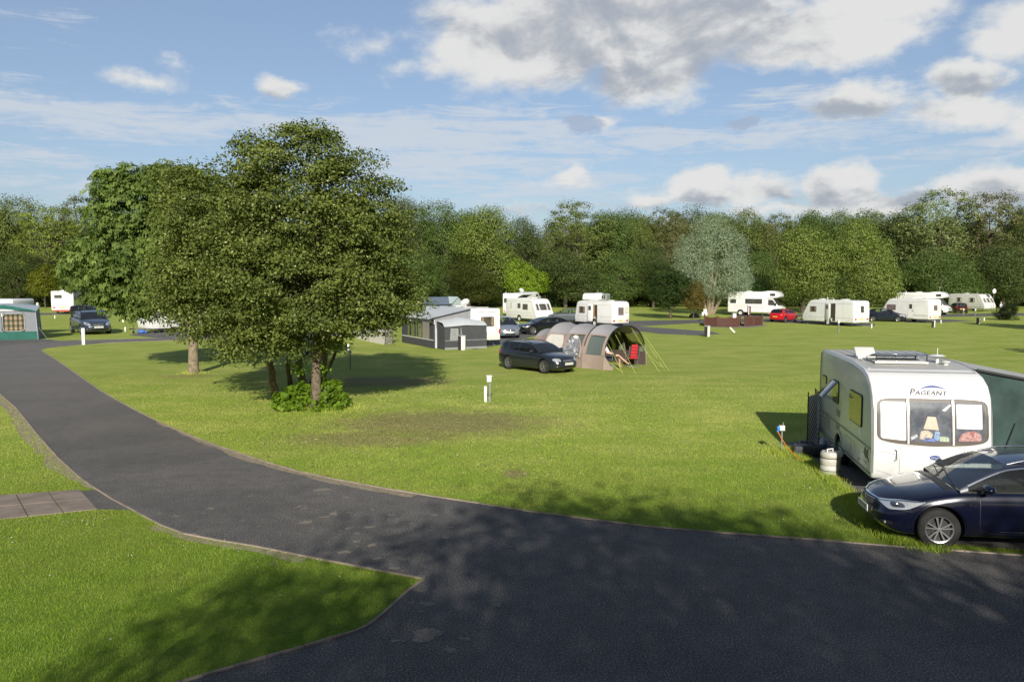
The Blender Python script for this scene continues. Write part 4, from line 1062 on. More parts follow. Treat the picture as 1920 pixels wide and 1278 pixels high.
CARS = {
 'estate': dict(L=4.77, W=1.81, H=1.48, wr=.335, of=.94, wb=2.70, xc=1.22, xw=2.02, zw=1.40, roof=[(2.02, 1.405), (2.6, 1.47), (3.3, 1.475), (4.1, 1.44), (4.42, 1.40)], xr=4.42, xb=4.70,
     zc=[(0, .66), (.06, .74), (.25, .82), (.7, .92), (1.3, 1.01), (1.6, 1.0), (4.3, 1.03), (4.6, 1.03), (4.77, .86)], zs=[(0, .58), (.1, .66), (.35, .76), (.8, .86), (1.3, .93), (2.0, .95), (3.5, .985), (4.6, 1.0), (4.77, .82)],
     pil=[(2.86, .09), (3.82, .10)], dend=4.36, nose_out=.22, lamp='sweep'),
 'v50': dict(L=4.52, W=1.77, H=1.46, wr=.33, of=.88, wb=2.64, xc=1.18, xw=1.92, zw=1.37, roof=[(1.92, 1.375), (2.5, 1.445), (3.2, 1.45), (3.9, 1.41), (4.12, 1.38)], xr=4.12, xb=4.42,
     zc=[(0, .66), (.06, .76), (.3, .85), (.8, .93), (1.25, .99), (1.6, .98), (4.1, 1.02), (4.4, 1.02), (4.52, .85)], zs=[(0, .62), (.08, .70), (.35, .79), (.8, .87), (1.25, .92), (2.0, .94), (3.5, .97), (4.35, .99), (4.52, .82)],
     pil=[(2.72, .09), (3.55, .10)], dend=4.02, nose_out=.16, lamp='box'),
 'c5': dict(L=4.62, W=1.77, H=1.48, wr=.32, of=.93, wb=2.75, xc=1.15, xw=1.95, zw=1.40, roof=[(1.95, 1.40), (2.5, 1.475), (3.3, 1.475), (4.0, 1.40), (4.1, 1.38)], xr=4.1, xb=4.5,
     zc=[(0, .60), (.08, .72), (.3, .82), (.8, .93), (1.25, 1.01), (1.6, 1.0), (4.1, 1.05), (4.45, 1.04), (4.62, .85)], zs=[(0, .56), (.1, .68), (.35, .76), (.8, .87), (1.25, .94), (2.0, .96), (3.5, .99), (4.4, 1.0), (4.62, .8)],
     pil=[(2.75, .09), (3.65, .10)], dend=4.02, nose_out=.24, lamp='big'),
 'mpv': dict(L=4.55, W=1.85, H=1.64, wr=.33, of=.93, wb=2.72, xc=.98, xw=1.95, zw=1.56, roof=[(1.95, 1.56), (2.6, 1.64), (3.4, 1.64), (4.15, 1.58), (4.25, 1.56)], xr=4.25, xb=4.5,
     zc=[(0, .70), (.06, .80), (.3, .90), (.7, 1.0), (1.02, 1.08), (1.6, 1.06), (4.1, 1.08), (4.4, 1.08), (4.55, .9)], zs=[(0, .64), (.1, .74), (.35, .84), (.7, .93), (1.05, 1.0), (2.0, 1.01), (3.5, 1.03), (4.4, 1.05), (4.55, .85)],
     pil=[(2.75, .09), (3.7, .10)], dend=4.2, nose_out=.24, lamp='sweep'),
 'saloon': dict(L=4.78, W=1.83, H=1.43, wr=.34, of=.94, wb=2.80, xc=1.28, xw=2.12, zw=1.36, roof=[(2.12, 1.36), (2.7, 1.43), (3.2, 1.42), (3.6, 1.36)], xr=3.6, xb=4.45,
     zc=[(0, .64), (.06, .74), (.3, .83), (.8, .92), (1.35, 1.0), (1.7, 1.0), (4.2, 1.06), (4.6, 1.05), (4.78, .86)], zs=[(0, .58), (.1, .68), (.35, .77), (.8, .86), (1.35, .93), (2.2, .95), (3.6, .99), (4.5, 1.0), (4.78, .82)],
     pil=[(2.95, .08), (3.75, .12)], dend=4.0, nose_out=.22, lamp='sweep'),
 'hatch': dict(L=4.05, W=1.69, H=1.45, wr=.31, of=.84, wb=2.47, xc=1.02, xw=1.80, zw=1.38, roof=[(1.80, 1.38), (2.4, 1.45), (3.0, 1.44), (3.5, 1.38)], xr=3.5, xb=3.95,
     zc=[(0, .62), (.06, .74), (.3, .84), (.7, .94), (1.1, 1.0), (1.5, .99), (3.5, 1.05), (3.88, 1.04), (4.05, .85)], zs=[(0, .56), (.1, .68), (.35, .78), (.7, .86), (1.1, .92), (2.0, .95), (3.5, 1.0), (3.9, 1.0), (4.05, .8)],
     pil=[(2.58, .08), (3.2, .16)], dend=3.42, nose_out=.24, lamp='big'),
}
def build_car(kind, pm, label, loc=(0, 0, 0), cat='car', near=False, plate=None, rails=False, steer=0.0, seats=None, chrome=False, glassm=None, rim=None, name='parked_car', group=None):
    p = CARS[kind]; L, W_, Hh = p['L'], p['W'], p['H']; hw0 = W_ / 2; X = lambda s: L / 2 - s
    root = empty(name, loc, 0, label, cat, group)
    hwk = [(0, .66 * hw0), (.06, .76 * hw0), (.2, .87 * hw0), (.5, .955 * hw0), (.9, .99 * hw0), (1.4, hw0), (L - 1.2, hw0), (L - .5, .965 * hw0), (L - .15, .89 * hw0), (L, .80 * hw0)]
    zlk = [(0, .34), (.06, .25), (.3, .19), (1.5, .20), (L - 1.2, .20), (L - .35, .23), (L - .08, .30), (L, .36)]
    f = lambda tab, s: float(pchip([a for a, b in tab], [b for a, b in tab], [s])[0])
    def bend(x, y, z):
        s = L / 2 - x; e0 = max(0, 1 - s / 1.9); e1 = max(0, 1 - (L - s) / 1.2)
        ya = abs(y) / hw0
        x2 = x - p['nose_out'] * e0**1.6 * ya**2 * 1.25 + .14 * e1**1.5 * ya**2
        x2 -= e0**6 * .10 * max(0, (z - .50)) / .3                  # upper nose leans back
        x2 -= e0**8 * .05 * max(0, (.36 - z)) / .15
        return x2
    st = sorted(set([0, .02, .06, .12, .2, .3, .42, L, L - .02, L - .06, L - .12, L - .2, L - .32] + list(np.linspace(.5, L - .45, 34))))
    B = MB(); rows = []
    for s in st:
        hw, zl, zs, zc = f(hwk, s), f(zlk, s), f(p['zs'], s), f(p['zc'], s)
        if p['xc'] + .06 < s < p['xb'] - .02 and kind != 'x': zc = min(zc, zs + .012)
        hh = zs - zl
        sec = [(0, zl), (.70 * hw, zl), (.90 * hw, zl + .02), (.965 * hw, zl + .10 * hh), (.985 * hw, zl + .30 * hh), (hw, zl + .55 * hh), (.992 * hw, zl + .78 * hh), (.965 * hw, zl + .91 * hh), (.915 * hw, zs), (.80 * hw, zs + (zc - zs) * .42), (.5 * hw, zs + (zc - zs) * .82), (0, zc)]
        sec = catmull(sec, 3)
        sec = [(max(0, a), b) for a, b in sec]
        ring = [(a, b) for a, b in sec] + [(-a, b) for a, b in sec[-2:0:-1]]
        rows.append([(bend(X(s), a, b), a, b) for a, b in ring])
    n = len(rows[0]); k = len(catmull([(0, 0)] * 12, 3))
    B.grid(rows, close=True)
    # interior deck material: faces on top inside the cabin
    jt = [j for j in range(n) if True]
    cnt = 0
    for i in range(len(rows) - 1):
        for j in range(n):
            s = (st[i] + st[i + 1]) / 2; zj = rows[i][j]
            yy = abs((rows[i][j][1] + rows[i][(j + 1) % n][1]) / 2); zz = (rows[i][j][2] + rows[i][(j + 1) % n][2]) / 2
            if p['xc'] + .12 < s < p['xb'] - .03 and yy < .90 * hw0 and zz > .7: B.m[cnt] = 1
            cnt += 1
    # end caps
    for row in (rows[0], rows[-1]):
        half = (n // 2) + 1
        x0 = row[0][0]; fr = [-1, -.75, -.5, -.25, 0, .25, .5, .75, 1]; R_ = []
        for j in range(half):
            a = abs(row[j][1]); z = row[j][2]
            R_.append([(bend(X(st[0]) if row is rows[0] else X(st[-1]), a * q, z), a * q, z) for q in fr])
        B.grid(R_)
    body = B.build('body', [pm, DARKIN, BLACKP], root, smooth=38)
    # wheel arches
    xf = X(p['of']); xr_ = X(p['of'] + p['wb']); wr = p['wr']; cs_ = []
    for xx in (xf, xr_):
        for s in (-1, 1):
            c = MB(); yo = s * (hw0 + .25); yi = s * (hw0 - .27)
            c.lathe([(.0001, yi), (wr + .045, yi), (wr + .065, yo), (.0001, yo)], (xx, 0, wr + .01), axis='Y', n=36); cs_.append(c)
    cut(body, cs_)
    body.data.polygons.foreach_set('use_smooth', [True] * len(body.data.polygons)); body.data.set_sharp_from_angle(angle=math.radians(38))
    bv = bvh_of(body)
    # greenhouse
    xb_, xr2, xc, xw = p['xb'], p['xr'], p['xc'], p['xw']
    keys = [xc, xw, xr2, xb_, p['dend']]
    for (a, w) in p['pil']: keys += [a, a + w]
    gs = sorted(set([round(q, 4) for q in keys + list(np.linspace(xc, xw, 7)) + list(np.linspace(xw, xr2, 16)) + list(np.linspace(xr2, xb_, 5))]))
    rz = [(xc, None)]
    def roofz(s):
        zb0 = f(p['zc'], xc) - .01
        if s <= xw:
            t = (s - xc) / (xw - xc); return zb0 + (p['zw'] - zb0) * (t * (1.12 - .12 * t))
        if s >= xr2:
            t = (s - xr2) / (xb_ - xr2); ze = p['roof'][-1][1]; zt = f(p['zs'], xb_) + .0
            return ze + (zt - ze) * t**1.15
        return f(p['roof'], s)
    sf = [0, .07, .3, .5, .7, .9, 1.0]; tf = [1, .94, .75, .5, .25, 0]
    GR = []
    for s in gs:
        hw = f(hwk, s); zb = f(p['zs'], s) - .012; zr = max(roofz(s), zb + .004); full = Hh - zb; q = min(1, (zr - zb) / full)
        if s < xw or s > xr2: zb = min(zb, zr - .002)
        yb = .905 * hw; ye = yb - (yb - .70 * hw0) * q; ze = zb + (zr - zb) * (.90 if xw <= s <= xr2 else .93)
        side = []
        for t in sf:
            bul = .018 * math.sin(math.pi * t) * q
            side.append((yb + (ye - yb) * t**1.15 + bul, zb + (ze - zb) * t))
        top = [(ye * t, ze + (zr - ze) * (1 - t**2.2)) for t in tf[1:]]
        sec = side + top
        ring = sec + [(-a, b) for a, b in sec[-2::-1]]
        GR.append([(bend(X(s), a, b), a, b) for a, b in ring])
    ns, ntp = len(sf), len(tf) - 1; nr = len(GR[0])
    roof, wsc, rwin, swin = MB(), MB(), MB(), {}
    inpil = lambda s: any(a < s < a + w for a, w in p['pil']) or s > p['dend'] or s < xc + .18
    for i in range(len(gs) - 1):
        s = (gs[i] + gs[i + 1]) / 2
        for j in range(nr - 1):
            jj = j if j < nr // 2 else nr - 2 - j
            sd_ = 1 if j < nr // 2 else -1
            quad = [GR[i][j], GR[i][j + 1], GR[i + 1][j + 1], GR[i + 1][j]]
            if jj < ns - 1:
                if 1 <= jj <= ns - 3 and not inpil(s):
                    key = (sd_, sum(s > a for a, w in p['pil'])); swin.setdefault(key, MB()).add(quad, [(0, 1, 2, 3)])
                else: roof.add(quad, [(0, 1, 2, 3)])
            else:
                if s < xw - .03 and jj >= ns: wsc.add(quad, [(0, 1, 2, 3)])
                elif s > xr2 + .04 and s < xb_ - .03 and jj >= ns: rwin.add(quad, [(0, 1, 2, 3)])
                else: roof.add(quad, [(0, 1, 2, 3)])
    ro = roof.build('roof', pm, root, smooth=40)
    wsc.build('windscreen', WGLASS, root, smooth=60)
    rwin.build('rear_window', glassm or CGLASS, root, smooth=60)
    for kk, mb in swin.items(): mb.build('side_window', glassm or CGLASS, root, smooth=60)
    gm = MB(); gm.v, gm.f, gm.m = [], [], []
    gm.grid(GR)
    gv = BVHTree.FromPolygons([Vector(v) for v in gm.v], gm.f)
    # window surround and seams
    tr = MB()
    for sd_ in ('left', 'right'):
        zb = lambda s: f(p['zs'], s)
        line = [(X(s), f(p['zs'], s) + .018) for s in np.linspace(xc + .15, p['dend'] + .1, 14)]
        band(tr, gv, sd_, line, .022, .006)
        if chrome:
            up = []
            for i, s in enumerate(gs):
                if xc + .05 <= s <= p['dend'] + .12: pt = GR[i][ns - 2]; up.append((pt[0], pt[2]))
            band(tr, gv, sd_, up, .022, .008)
    tr.build('window_trim', CHROME if chrome else BLACKP, root)
    ds = [xc + .32] + [a + w / 2 for a, w in p['pil']]
    for sd_ in ('left', 'right'):
        for i, s in enumerate(ds):
            sm = MB()
            zt = f(p['zs'], s) - .01; bot = .30
            pts = [(X(s), zt), (X(s + .0), .6), (X(s + (.02 if i < 2 else -.05)), bot)]
            if i == 2: pts = [(X(s), zt), (X(s - .02), .82), (X(min(s - .30, p['of'] + p['wb'] - wr - .12)), .48), (X(min(s - .34, p['of'] + p['wb'] - wr - .16)), bot)]
            band(sm, bv, sd_, pts, .010, .0025); sm.build('door_seam', BLACKP, root)
        sm = MB()
        band(sm, bv, sd_, [(X(ds[0] + .02), .30), (X(p['of'] + p['wb'] - wr - .16), .30)], .010, .0025)
        sm.build('sill_seam', BLACKP, root); sm = MB(); band(sm, bv, sd_, [(X(.16), .62), (X(p['of'] - wr - .08), .60)], .008, .0025)
        sm.build('bumper_seam', BLACKP, root)
    sm = MB()
    band(sm, bv, 'top', [(X(.16), -.60 * hw0), (X(.75), -.80 * hw0), (X(xc), -.83 * hw0)], .010, .0025); band(sm, bv, 'top', [(X(.16), .60 * hw0), (X(.75), .80 * hw0), (X(xc), .83 * hw0)], .010, .0025)
    sm.build('bonnet_seam', BLACKP, root)
    ck = MB(); decal(ck, bv, 'top', [(X(xc - .16), -.74 * hw0), (X(xc - .16), .74 * hw0), (X(xc + .05), .80 * hw0), (X(xc + .05), -.80 * hw0)], .006); ck.build('wiper_cowl', BLACKP, root)
    for sd_, sg in (('left', 1), ('right', -1)):
        for s in (p['pil'][0][0] - .18, p['pil'][1][0] - .22):
            h = MB(); zz = f(p['zs'], s) - .135; q = proj(bv, sd_, X(s), zz, .0)
            h.box((q[0], q[1] + sg * .022, q[2]), (.17, .022, .026)); h.box((q[0] - .06, q[1] + sg * .01, q[2]), (.02, .03, .022)); h.box((q[0] + .06, q[1] + sg * .01, q[2]), (.02, .03, .022))
            h.build('door_handle', CHROME if chrome else pm, root, bevel=.006)
        # mirror
        mi = MB(); s = xc + .42; zb = f(p['zs'], s); q = (X(s), sg * .90 * hw0, zb + .02)
        mi.ellipsoid((q[0] + .03, q[1] + sg * .17, q[2] + .085), (.075, .13, .078), 14, 10); mi.tube([(q[0], q[1] - sg * .03, q[2] - .01), (q[0] + .02, q[1] + sg * .09, q[2] + .04)], [.03, .022], 8)
        mm = mi.build('wing_mirror', pm, root, smooth=60)
        mg = MB(); mg.lathe([(.001, 0), (.062, .0), (.062, .012)], axis='X', n=16); go_ = mg.build('mirror_glass', CHROME, mm); go_.location = (q[0] - .045, q[1] + sg * .17, q[2] + .085); go_.scale = (1, 1.6, 1)
    # lamps
    if p['lamp'] == 'sweep':
        for sd_, sg in (('left', 1), ('right', -1)):
            hl = MB(); out = rq([(X(.20), .585), (X(.10) - .0, .69), (X(.38), .755), (X(.74), .775), (X(.46), .63)], .05)
            decal(hl, bv, sd_, out, .010, 5, .05); h = hl.build('headlight', LENS, root, smooth=60)
            hd = MB(); decal(hd, bv, sd_, rq([(X(.25), .625), (X(.24), .70), (X(.40), .715), (X(.44), .655)], .05), .015, 3, .04); hd.build('lamp_reflector', LENSD, h, smooth=60)
            hx2_ = MB(); band(hx2_, bv, sd_, [(X(.13), .675), (X(.40), .742), (X(.70), .765)], .014, .016); hx2_.build('lamp_edge', CHROME, h, smooth=60)
            hd2 = MB(); decal(hd2, bv, sd_, rq([(X(.46), .675), (X(.46), .735), (X(.60), .748), (X(.56), .69)], .03), .015, 3, .04); hd2.build('indicator_reflector', GTRIM, h, smooth=60)
            he = MB(); cpt = proj(bv, sd_, X(.33), .675, .018); he.ellipsoid(cpt, (.05, .018, .032)); he.build('lamp_bulb', CHROME, h, smooth=60)
    elif p['lamp'] == 'box':
        for sg in (-1, 1):
            hl = MB(); decal(hl, bv, 'front', rq([(sg * .44, .60), (sg * .44, .725), (sg * .64, .755), (sg * .76, .72), (sg * .74, .63)], .04), .010, 4, .05); hl.build('headlight', LENS, root, smooth=60)
    else:
        for sg in (-1, 1):
            hl = MB(); decal(hl, bv, 'front', rq([(sg * .42, .60), (sg * .46, .70), (sg * .66, .80), (sg * .76, .80), (sg * .74, .66), (sg * .56, .58)], .06), .010, 4, .05); h = hl.build('headlight', LENS, root, smooth=60)
            hd = MB(); decal(hd, bv, 'front', rq([(sg * .56, .64), (sg * .58, .71), (sg * .68, .74), (sg * .66, .66)], .04), .015, 3, .04); hd.build('lamp_reflector', LENSD, h, smooth=60)
    for sg in (-1, 1):
        tl = MB(); decal(tl, bv, 'rear', rq([(sg * .60 * hw0 / .9, .74), (sg * .60 * hw0 / .9, .96), (sg * .80 * hw0 / .9, .97), (sg * .84 * hw0 / .9, .76)], .04), .010, 4, .05); tl.build('tail_light', REDL, root, smooth=60)
    # grille, lower intake, plates, fog lamps
    gr = MB(); decal(gr, bv, 'front', rq([(-.30, .575), (.30, .575), (.38, .685), (-.38, .685)], .03), .008, 3, .06); go2 = gr.build('grille', BLACKP, root, smooth=60)
    bars = MB()
    for z in (.60, .63, .66): band(bars, bv, 'front', [(-.31, z), (.31, z)], .009, .016)
    bars.build('grille_bar', GTRIM, go2)
    if kind == 'v50':
        dg_ = MB(); band(dg_, bv, 'front', [(.27, .585), (-.27, .675)], .016, .022); dg_.build('grille_strip', CHROME, go2)
    else:
        cg = MB(); band(cg, bv, 'front', [(-.38, .69), (0, .70), (.38, .69)], .018, .018); bd = proj(bv, 'front', 0, .645, .02); cg.lathe([(.028, 0), (.04, .004), (.045, -.004), (.028, 0)], (bd[0], 0, .655), axis='X', n=20); cg.build('badge', CHROME, go2)
    li = MB(); decal(li, bv, 'front', rq([(-.46, .30), (.46, .30), (.40, .40), (-.40, .40)], .04), .006, 3, .06); li.build('lower_intake', BLACKP, root, smooth=60)
    for sg in (-1, 1):
        fg = MB(); decal(fg, bv, 'front', rq([(sg * .56, .33), (sg * .72, .34), (sg * .70, .40), (sg * .56, .39)], .02), .008, 3, .05); fo = fg.build('fog_lamp_recess', BLACKP, root, smooth=60)
        fl_ = MB(); fl_.ellipsoid(proj(bv, 'front', sg * .63, .365, .01), (.018, .032, .026)); fl_.build('fog_lamp', LENS, fo, smooth=60)
    pl = MB(); q0 = proj(bv, 'front', 0, .50, .018)
    x_pl = q0[0]; pl.box((x_pl, 0, .49), (.012, .52, .112)); po = pl.build('number_plate', PLW, root)
    rp = MB(); q1 = proj(bv, 'rear', 0, .62, .012); rp.box((q1[0], 0, .62), (.012, .52, .112)); rpo = rp.build('number_plate', PLY, root)
    if plate:
        tx = MB(); cu = MB(); fake = BVHTree.FromPolygons([Vector((x_pl + .006, -1, 0)), Vector((x_pl + .006, 1, 0)), Vector((x_pl + .006, 1, 1)), Vector((x_pl + .006, -1, 1))], [[0, 1, 2, 3]])
        text_on(tx, fake, 'front', plate, 0, .455, .072, .002); tx.build('plate_characters', INK, po)
        tx = MB(); fake = BVHTree.FromPolygons([Vector((q1[0] - .006, -1, 0)), Vector((q1[0] - .006, 1, 0)), Vector((q1[0] - .006, 1, 1)), Vector((q1[0] - .006, -1, 1))], [[0, 1, 2, 3]])
        text_on(tx, fake, 'rear', plate, 0, .585, .072, .002, mirror=-1); tx.build('plate_characters', INK, rpo)
    # wipers, rails, interior
    wi = MB()
    for (a0, a1) in ((.55, -.15), (-.1, -.62)):
        A = proj(gv, 'top', X(xc + .04), a0, .02); Bp = proj(gv, 'top', X(xc + .16), a1, .025); wi.tube([A, Bp], .009, 5)
    wi.build('wiper', BLACKP, root)
    if rails:
        for sg in (-1, 1):
            ra = MB(); pts = []
            for s in np.linspace(xw + .12, xr2 - .12, 9):
                q = proj(gv, 'top', X(s), sg * .60 * hw0, .045); pts.append(q)
            pts[0] = proj(gv, 'top', X(xw + .05), sg * .60 * hw0, .0); pts[-1] = proj(gv, 'top', X(xr2 - .05), sg * .60 * hw0, .0)
            ra.tube(pts, .017, 7); ra.build('roof_rail', CHROME if chrome else BLACKP, root, smooth=60)
    sm_ = seats or SEAT
    for (s, ys) in ((2.55, (-.37, .37)), (3.4, (-.4, .0, .4))):
        for y in ys:
            se = MB(); se.box((X(s), y, .96), (.13, .44 if len(ys) == 2 else .36, .40), taper=.82); se.box((X(s + .03), y, 1.22), (.09, .25, .15), taper=.8); se.build('seat', sm_, root, bevel=.04)
    sw = MB()
    pts = [(X(xc + .82) + .06 * math.sin(a), .37 + .18 * math.cos(a), 1.02 + .16 * math.sin(a)) for a in np.linspace(0, 2 * math.pi, 19)]
    sw.tube(pts, .015, 6, False); sw.build('steering_wheel', BLACKP, root)
    im = MB(); im.box((X(xw + .05), 0, p['zw'] - .10), (.03, .22, .07)); im.build('rear_view_mirror', BLACKP, root, bevel=.01)
    # wheels
    for xx in (xf, xr_):
        for sg in (-1, 1):
            wheel(root, xx, sg * (hw0 - .115), wr, .215, sg, steer=steer if xx == xf else 0, mrim=rim)
    un = MB(); un.box((0, 0, .24), (L * .72, W_ * .72, .12)); un.build('underbody', BLACKP, root)
    root['_side'] = 0; del root['_side']
    return root, bv, X

# ------------------------------------------------------------------ caravans and campers
PROF = {
 'bailey': lambda L: [(-L / 2, .36), (-L / 2 - .02, 1.2), (-L / 2, 2.40), (-L / 2 + .10, 2.56), (-L / 2 + .5, 2.61), (L / 2 - 1.9, 2.60), (L / 2 - 1.0, 2.53), (L / 2 - .62, 2.44), (L / 2 - .36, 2.29), (L / 2 - .20, 2.08), (L / 2 - .11, 1.75), (L / 2 - .05, 1.35), (L / 2, .95), (L / 2 - .03, .5), (L / 2 - .08, .36)],
 'slope': lambda L: [(-L / 2, .36), (-L / 2 - .03, 1.2), (-L / 2 + .02, 2.3), (-L / 2 + .14, 2.47), (-L / 2 + .5, 2.52), (L / 2 - 1.5, 2.53), (L / 2 - 1.15, 2.47), (L / 2 - .92, 2.36), (L / 2 - .62, 2.0), (L / 2 - .05, .98), (L / 2, .75), (L / 2 - .03, .5), (L / 2 - .12, .36)],
 'round': lambda L: [(-L / 2 + .06, .36), (-L / 2, 1.0), (-L / 2 + .03, 2.1), (-L / 2 + .10, 2.32), (-L / 2 + .3, 2.44), (-L / 2 + .7, 2.48), (L / 2 - 1.0, 2.48), (L / 2 - .6, 2.43), (L / 2 - .36, 2.28), (L / 2 - .26, 2.0), (L / 2 - .04, .95), (L / 2, .8), (L / 2 - .05, .36)],
 'box': lambda L: [(-L / 2, .40), (-L / 2 - .02, 1.2), (-L / 2, 2.45), (-L / 2 + .08, 2.56), (L / 2 - .6, 2.58), (L / 2 - .3, 2.48), (L / 2 - .12, 2.2), (L / 2, 1.0), (L / 2, .40)],
}
def smooth_poly(pts, n=3):
    return pts
def caravan(kind, L, Wd, label, wm=None, name='touring_caravan', wheelx=0.0, bevel=.06, group=None, cutters=True):
    wm = wm or WHITE; root = empty(name, (0, 0, 0), 0, label, 'caravan', group)
    h = MB(); poly = PROF[kind](L); h.prism(poly, -Wd / 2, Wd / 2)
    body = h.build('body', [wm, BLACKP], root, bevel=bevel, bseg=3, smooth=32)
    if cutters:
        cs_ = []
        for s in (-1, 1):
            c = MB(); c.lathe([(.0001, s * (Wd / 2 - .26)), (.40, s * (Wd / 2 - .26)), (.41, s * (Wd / 2 + .2)), (.0001, s * (Wd / 2 + .2))], (wheelx, 0, .36), axis='Y', n=30); cs_.append(c)
        cut(body, cs_); body.data.polygons.foreach_set('use_smooth', [True] * len(body.data.polygons)); body.data.set_sharp_from_angle(angle=math.radians(32))
    for s in (-1, 1):
        wheel(root, wheelx, s * (Wd / 2 - .12), .32, .19, s, 'steel')
    # chassis, hitch, corner steadies
    ch = MB(); ch.box((0, .45, .30), (L * .9, .06, .10)); ch.box((0, -.45, .30), (L * .9, .06, .10))
    ch.tube([(L / 2 - .3, .45, .30), (L / 2 + 1.05, 0, .38)], .035, 6); ch.tube([(L / 2 - .3, -.45, .30), (L / 2 + 1.05, 0, .38)], .035, 6)
    ch.build('chassis', GALV, root)
    hi = MB(); hi.tube([(L / 2 + .7, 0, .36), (L / 2 + 1.25, 0, .42)], .045, 8); hi.tube([(L / 2 + .95, .08, .05), (L / 2 + .95, .08, .75)], .025, 8); hi.lathe([(.001, -.03), (.10, -.03), (.10, .03), (.001, .03)], (L / 2 + .95, .08, .11), axis='Y', n=14); hi.build('hitch', BLACKP, root)
    for sx in (-1, 1):
        for sy in (-1, 1):
            s_ = MB(); s_.tube([(sx * (L / 2 - .75), sy * .75, .34), (sx * (L / 2 - .30), sy * .80, .03)], .022, 6); s_.box((sx * (L / 2 - .30), sy * .80, .015), (.14, .14, .03)); s_.build('corner_steady', GALV, root)
    bv = bvh_of(body)
    return root, bv
def cwin(root, bv, side, out, frame=BLACKP, pane=None, r=.05, cur=False, off=.022, nm='window', inset=.028):
    """window: frame with a pane, optionally curtains at its sides"""
    pane = pane or DWIN
    o1 = rq(out, r); fb = MB(); decal(fb, bv, side, o1, off * .6, 3, .1); f_ = fb.build(nm, frame, root, smooth=40)
    cx = sum(p[0] for p in out) / len(out); cy = sum(p[1] for p in out) / len(out)
    w = max(p[0] for p in out) - min(p[0] for p in out); h = max(p[1] for p in out) - min(p[1] for p in out)
    kx, ky = 1 - 2 * inset / w, 1 - 2 * inset / h
    ins = [(cx + (p[0] - cx) * kx, cy + (p[1] - cy) * ky) for p in out]
    pb = MB(); decal(pb, bv, side, rq(ins, r * .8), off, 3, .1); pb.build('pane', pane, f_, smooth=40)
    if cur:
        c = MB(); x0 = min(p[0] for p in ins); x1 = max(p[0] for p in ins); y0 = min(p[1] for p in ins) + .03; y1 = max(p[1] for p in ins) - .02
        for (a, b) in ((x0 + .015, x0 + (x1 - x0) * .2), (x1 - (x1 - x0) * .2, x1 - .015)): decal(c, bv, side, rect(a, y0, b, y1), off + .006, 2, .1)
        c.build('curtain', cur, f_)
    return f_
def stripe(root, bv, side, pts, w, m, nm='stripe', off=.004):
    b = MB(); band(b, bv, side, pts, w, off, step=.15); return b.build(nm, m, root)
def cdoor(root, bv, side, x0, x1, z0=.45, z1=2.25, win=True, m=None):
    d = MB(); decal(d, bv, side, rq(rect(x0, z0, x1, z1), .08), .016, 3, .15); o = d.build('door', m or WHITE, root, smooth=40)
    e = MB(); q = rq(rect(x0 - .012, z0 - .012, x1 + .012, z1 + .012), .09); band(e, bv, side, q, .02, .006, closed=True, step=.1); e.build('door_seal', GTRIM, o)
    if win:
        w = MB(); decal(w, bv, side, rq(rect(x0 + .14, z1 - .75, x1 - .14, z1 - .25), .05), .03, 3, .1); w.build('door_window', DWIN, o)
    hb = MB(); q = proj(bv, side, x0 + .07, 1.25, .03); hb.box(q, (.05, .03, .12)); hb.build('handle', BLACKP, o)
    return o
def roof_bits(root, L, z=2.6, items=(), Wd=2.2):
    for it in items:
        if it[0] == 'box':       # closed roof vent
            _, x, y, w, d = it; b = MB(); b.box((x, y, z + .03), (w, d, .06)); b.box((x, y, z + .075), (w * .9, d * .9, .05), taper=.85); b.build('roof_vent', WHITE2, root, bevel=.015)
        elif it[0] == 'open':    # raised roof light
            _, x, y, w, d, ang = it; b = MB(); b.box((x, y, z + .025), (w, d, .05)); o = b.build('roof_light', WHITE2, root, bevel=.012)
            l = MB(); R = Matrix.Rotation(-ang, 3, 'Y'); c = Vector((x - w / 2, y, z + .07)) + R @ Vector((w / 2, 0, 0)); l.box(c, (w, d, .035), R); l.build('lid', glass('roof_light_acrylic', (.55, .56, .55), .8, .6) if len(it) < 7 else WHITE2, o)
            s_ = MB()
            for sg in (-1, 1): s_.tube([(x + w * .3, y + sg * d * .45, z + .05), c + R @ Vector((w * .3, sg * d * .45, 0))], .01, 5)
            s_.build('stay', GALV, o)
        elif it[0] == 'dish':
            _, x, y = it; b = MB(); b.tube([(x, y, z), (x, y, z + .16)], .035, 8); b.lathe([(.001, .17), (.10, .165), (.17, .19), (.10, .215), (.001, .225)], (x, y, z), n=20); b.tube([(x, y, z + .2), (x, y, z + .36)], .008, 5); b.build('aerial', WHITE, root, smooth=40)
        elif it[0] == 'cap':
            _, x, y = it; b = MB(); b.lathe([(.05, 0), (.05, .09), (.09, .10), (.09, .125), (.001, .14)], (x, y, z), n=16); b.build('flue_cap', WHITE2, root, smooth=40)
        elif it[0] == 'mast':
            _, x, y, h = it; b = MB(); b.tube([(x, y, z), (x, y, z + h)], .012, 5); b.box((x, y, z + h), (.28, .04, .03)); b.build('mast_aerial', WHITE2, root)
        elif it[0] == 'satdish':
            _, x, y = it; b = MB(); b.tube([(x, y, z), (x, y, z + .2)], .03, 6); R = Matrix.Rotation(.9, 3, 'Y'); rows = []
            for rr_ in (.001, .12, .24, .32): rows.append([Vector((x, y, z + .32)) + R @ Vector((rr_ * math.cos(a), rr_ * math.sin(a), rr_ * rr_ * .6)) for a in np.linspace(0, 2 * math.pi, 17)[:-1]])
            b.grid(rows, close=True); b.build('satellite_dish', WHITE, root, smooth=60)
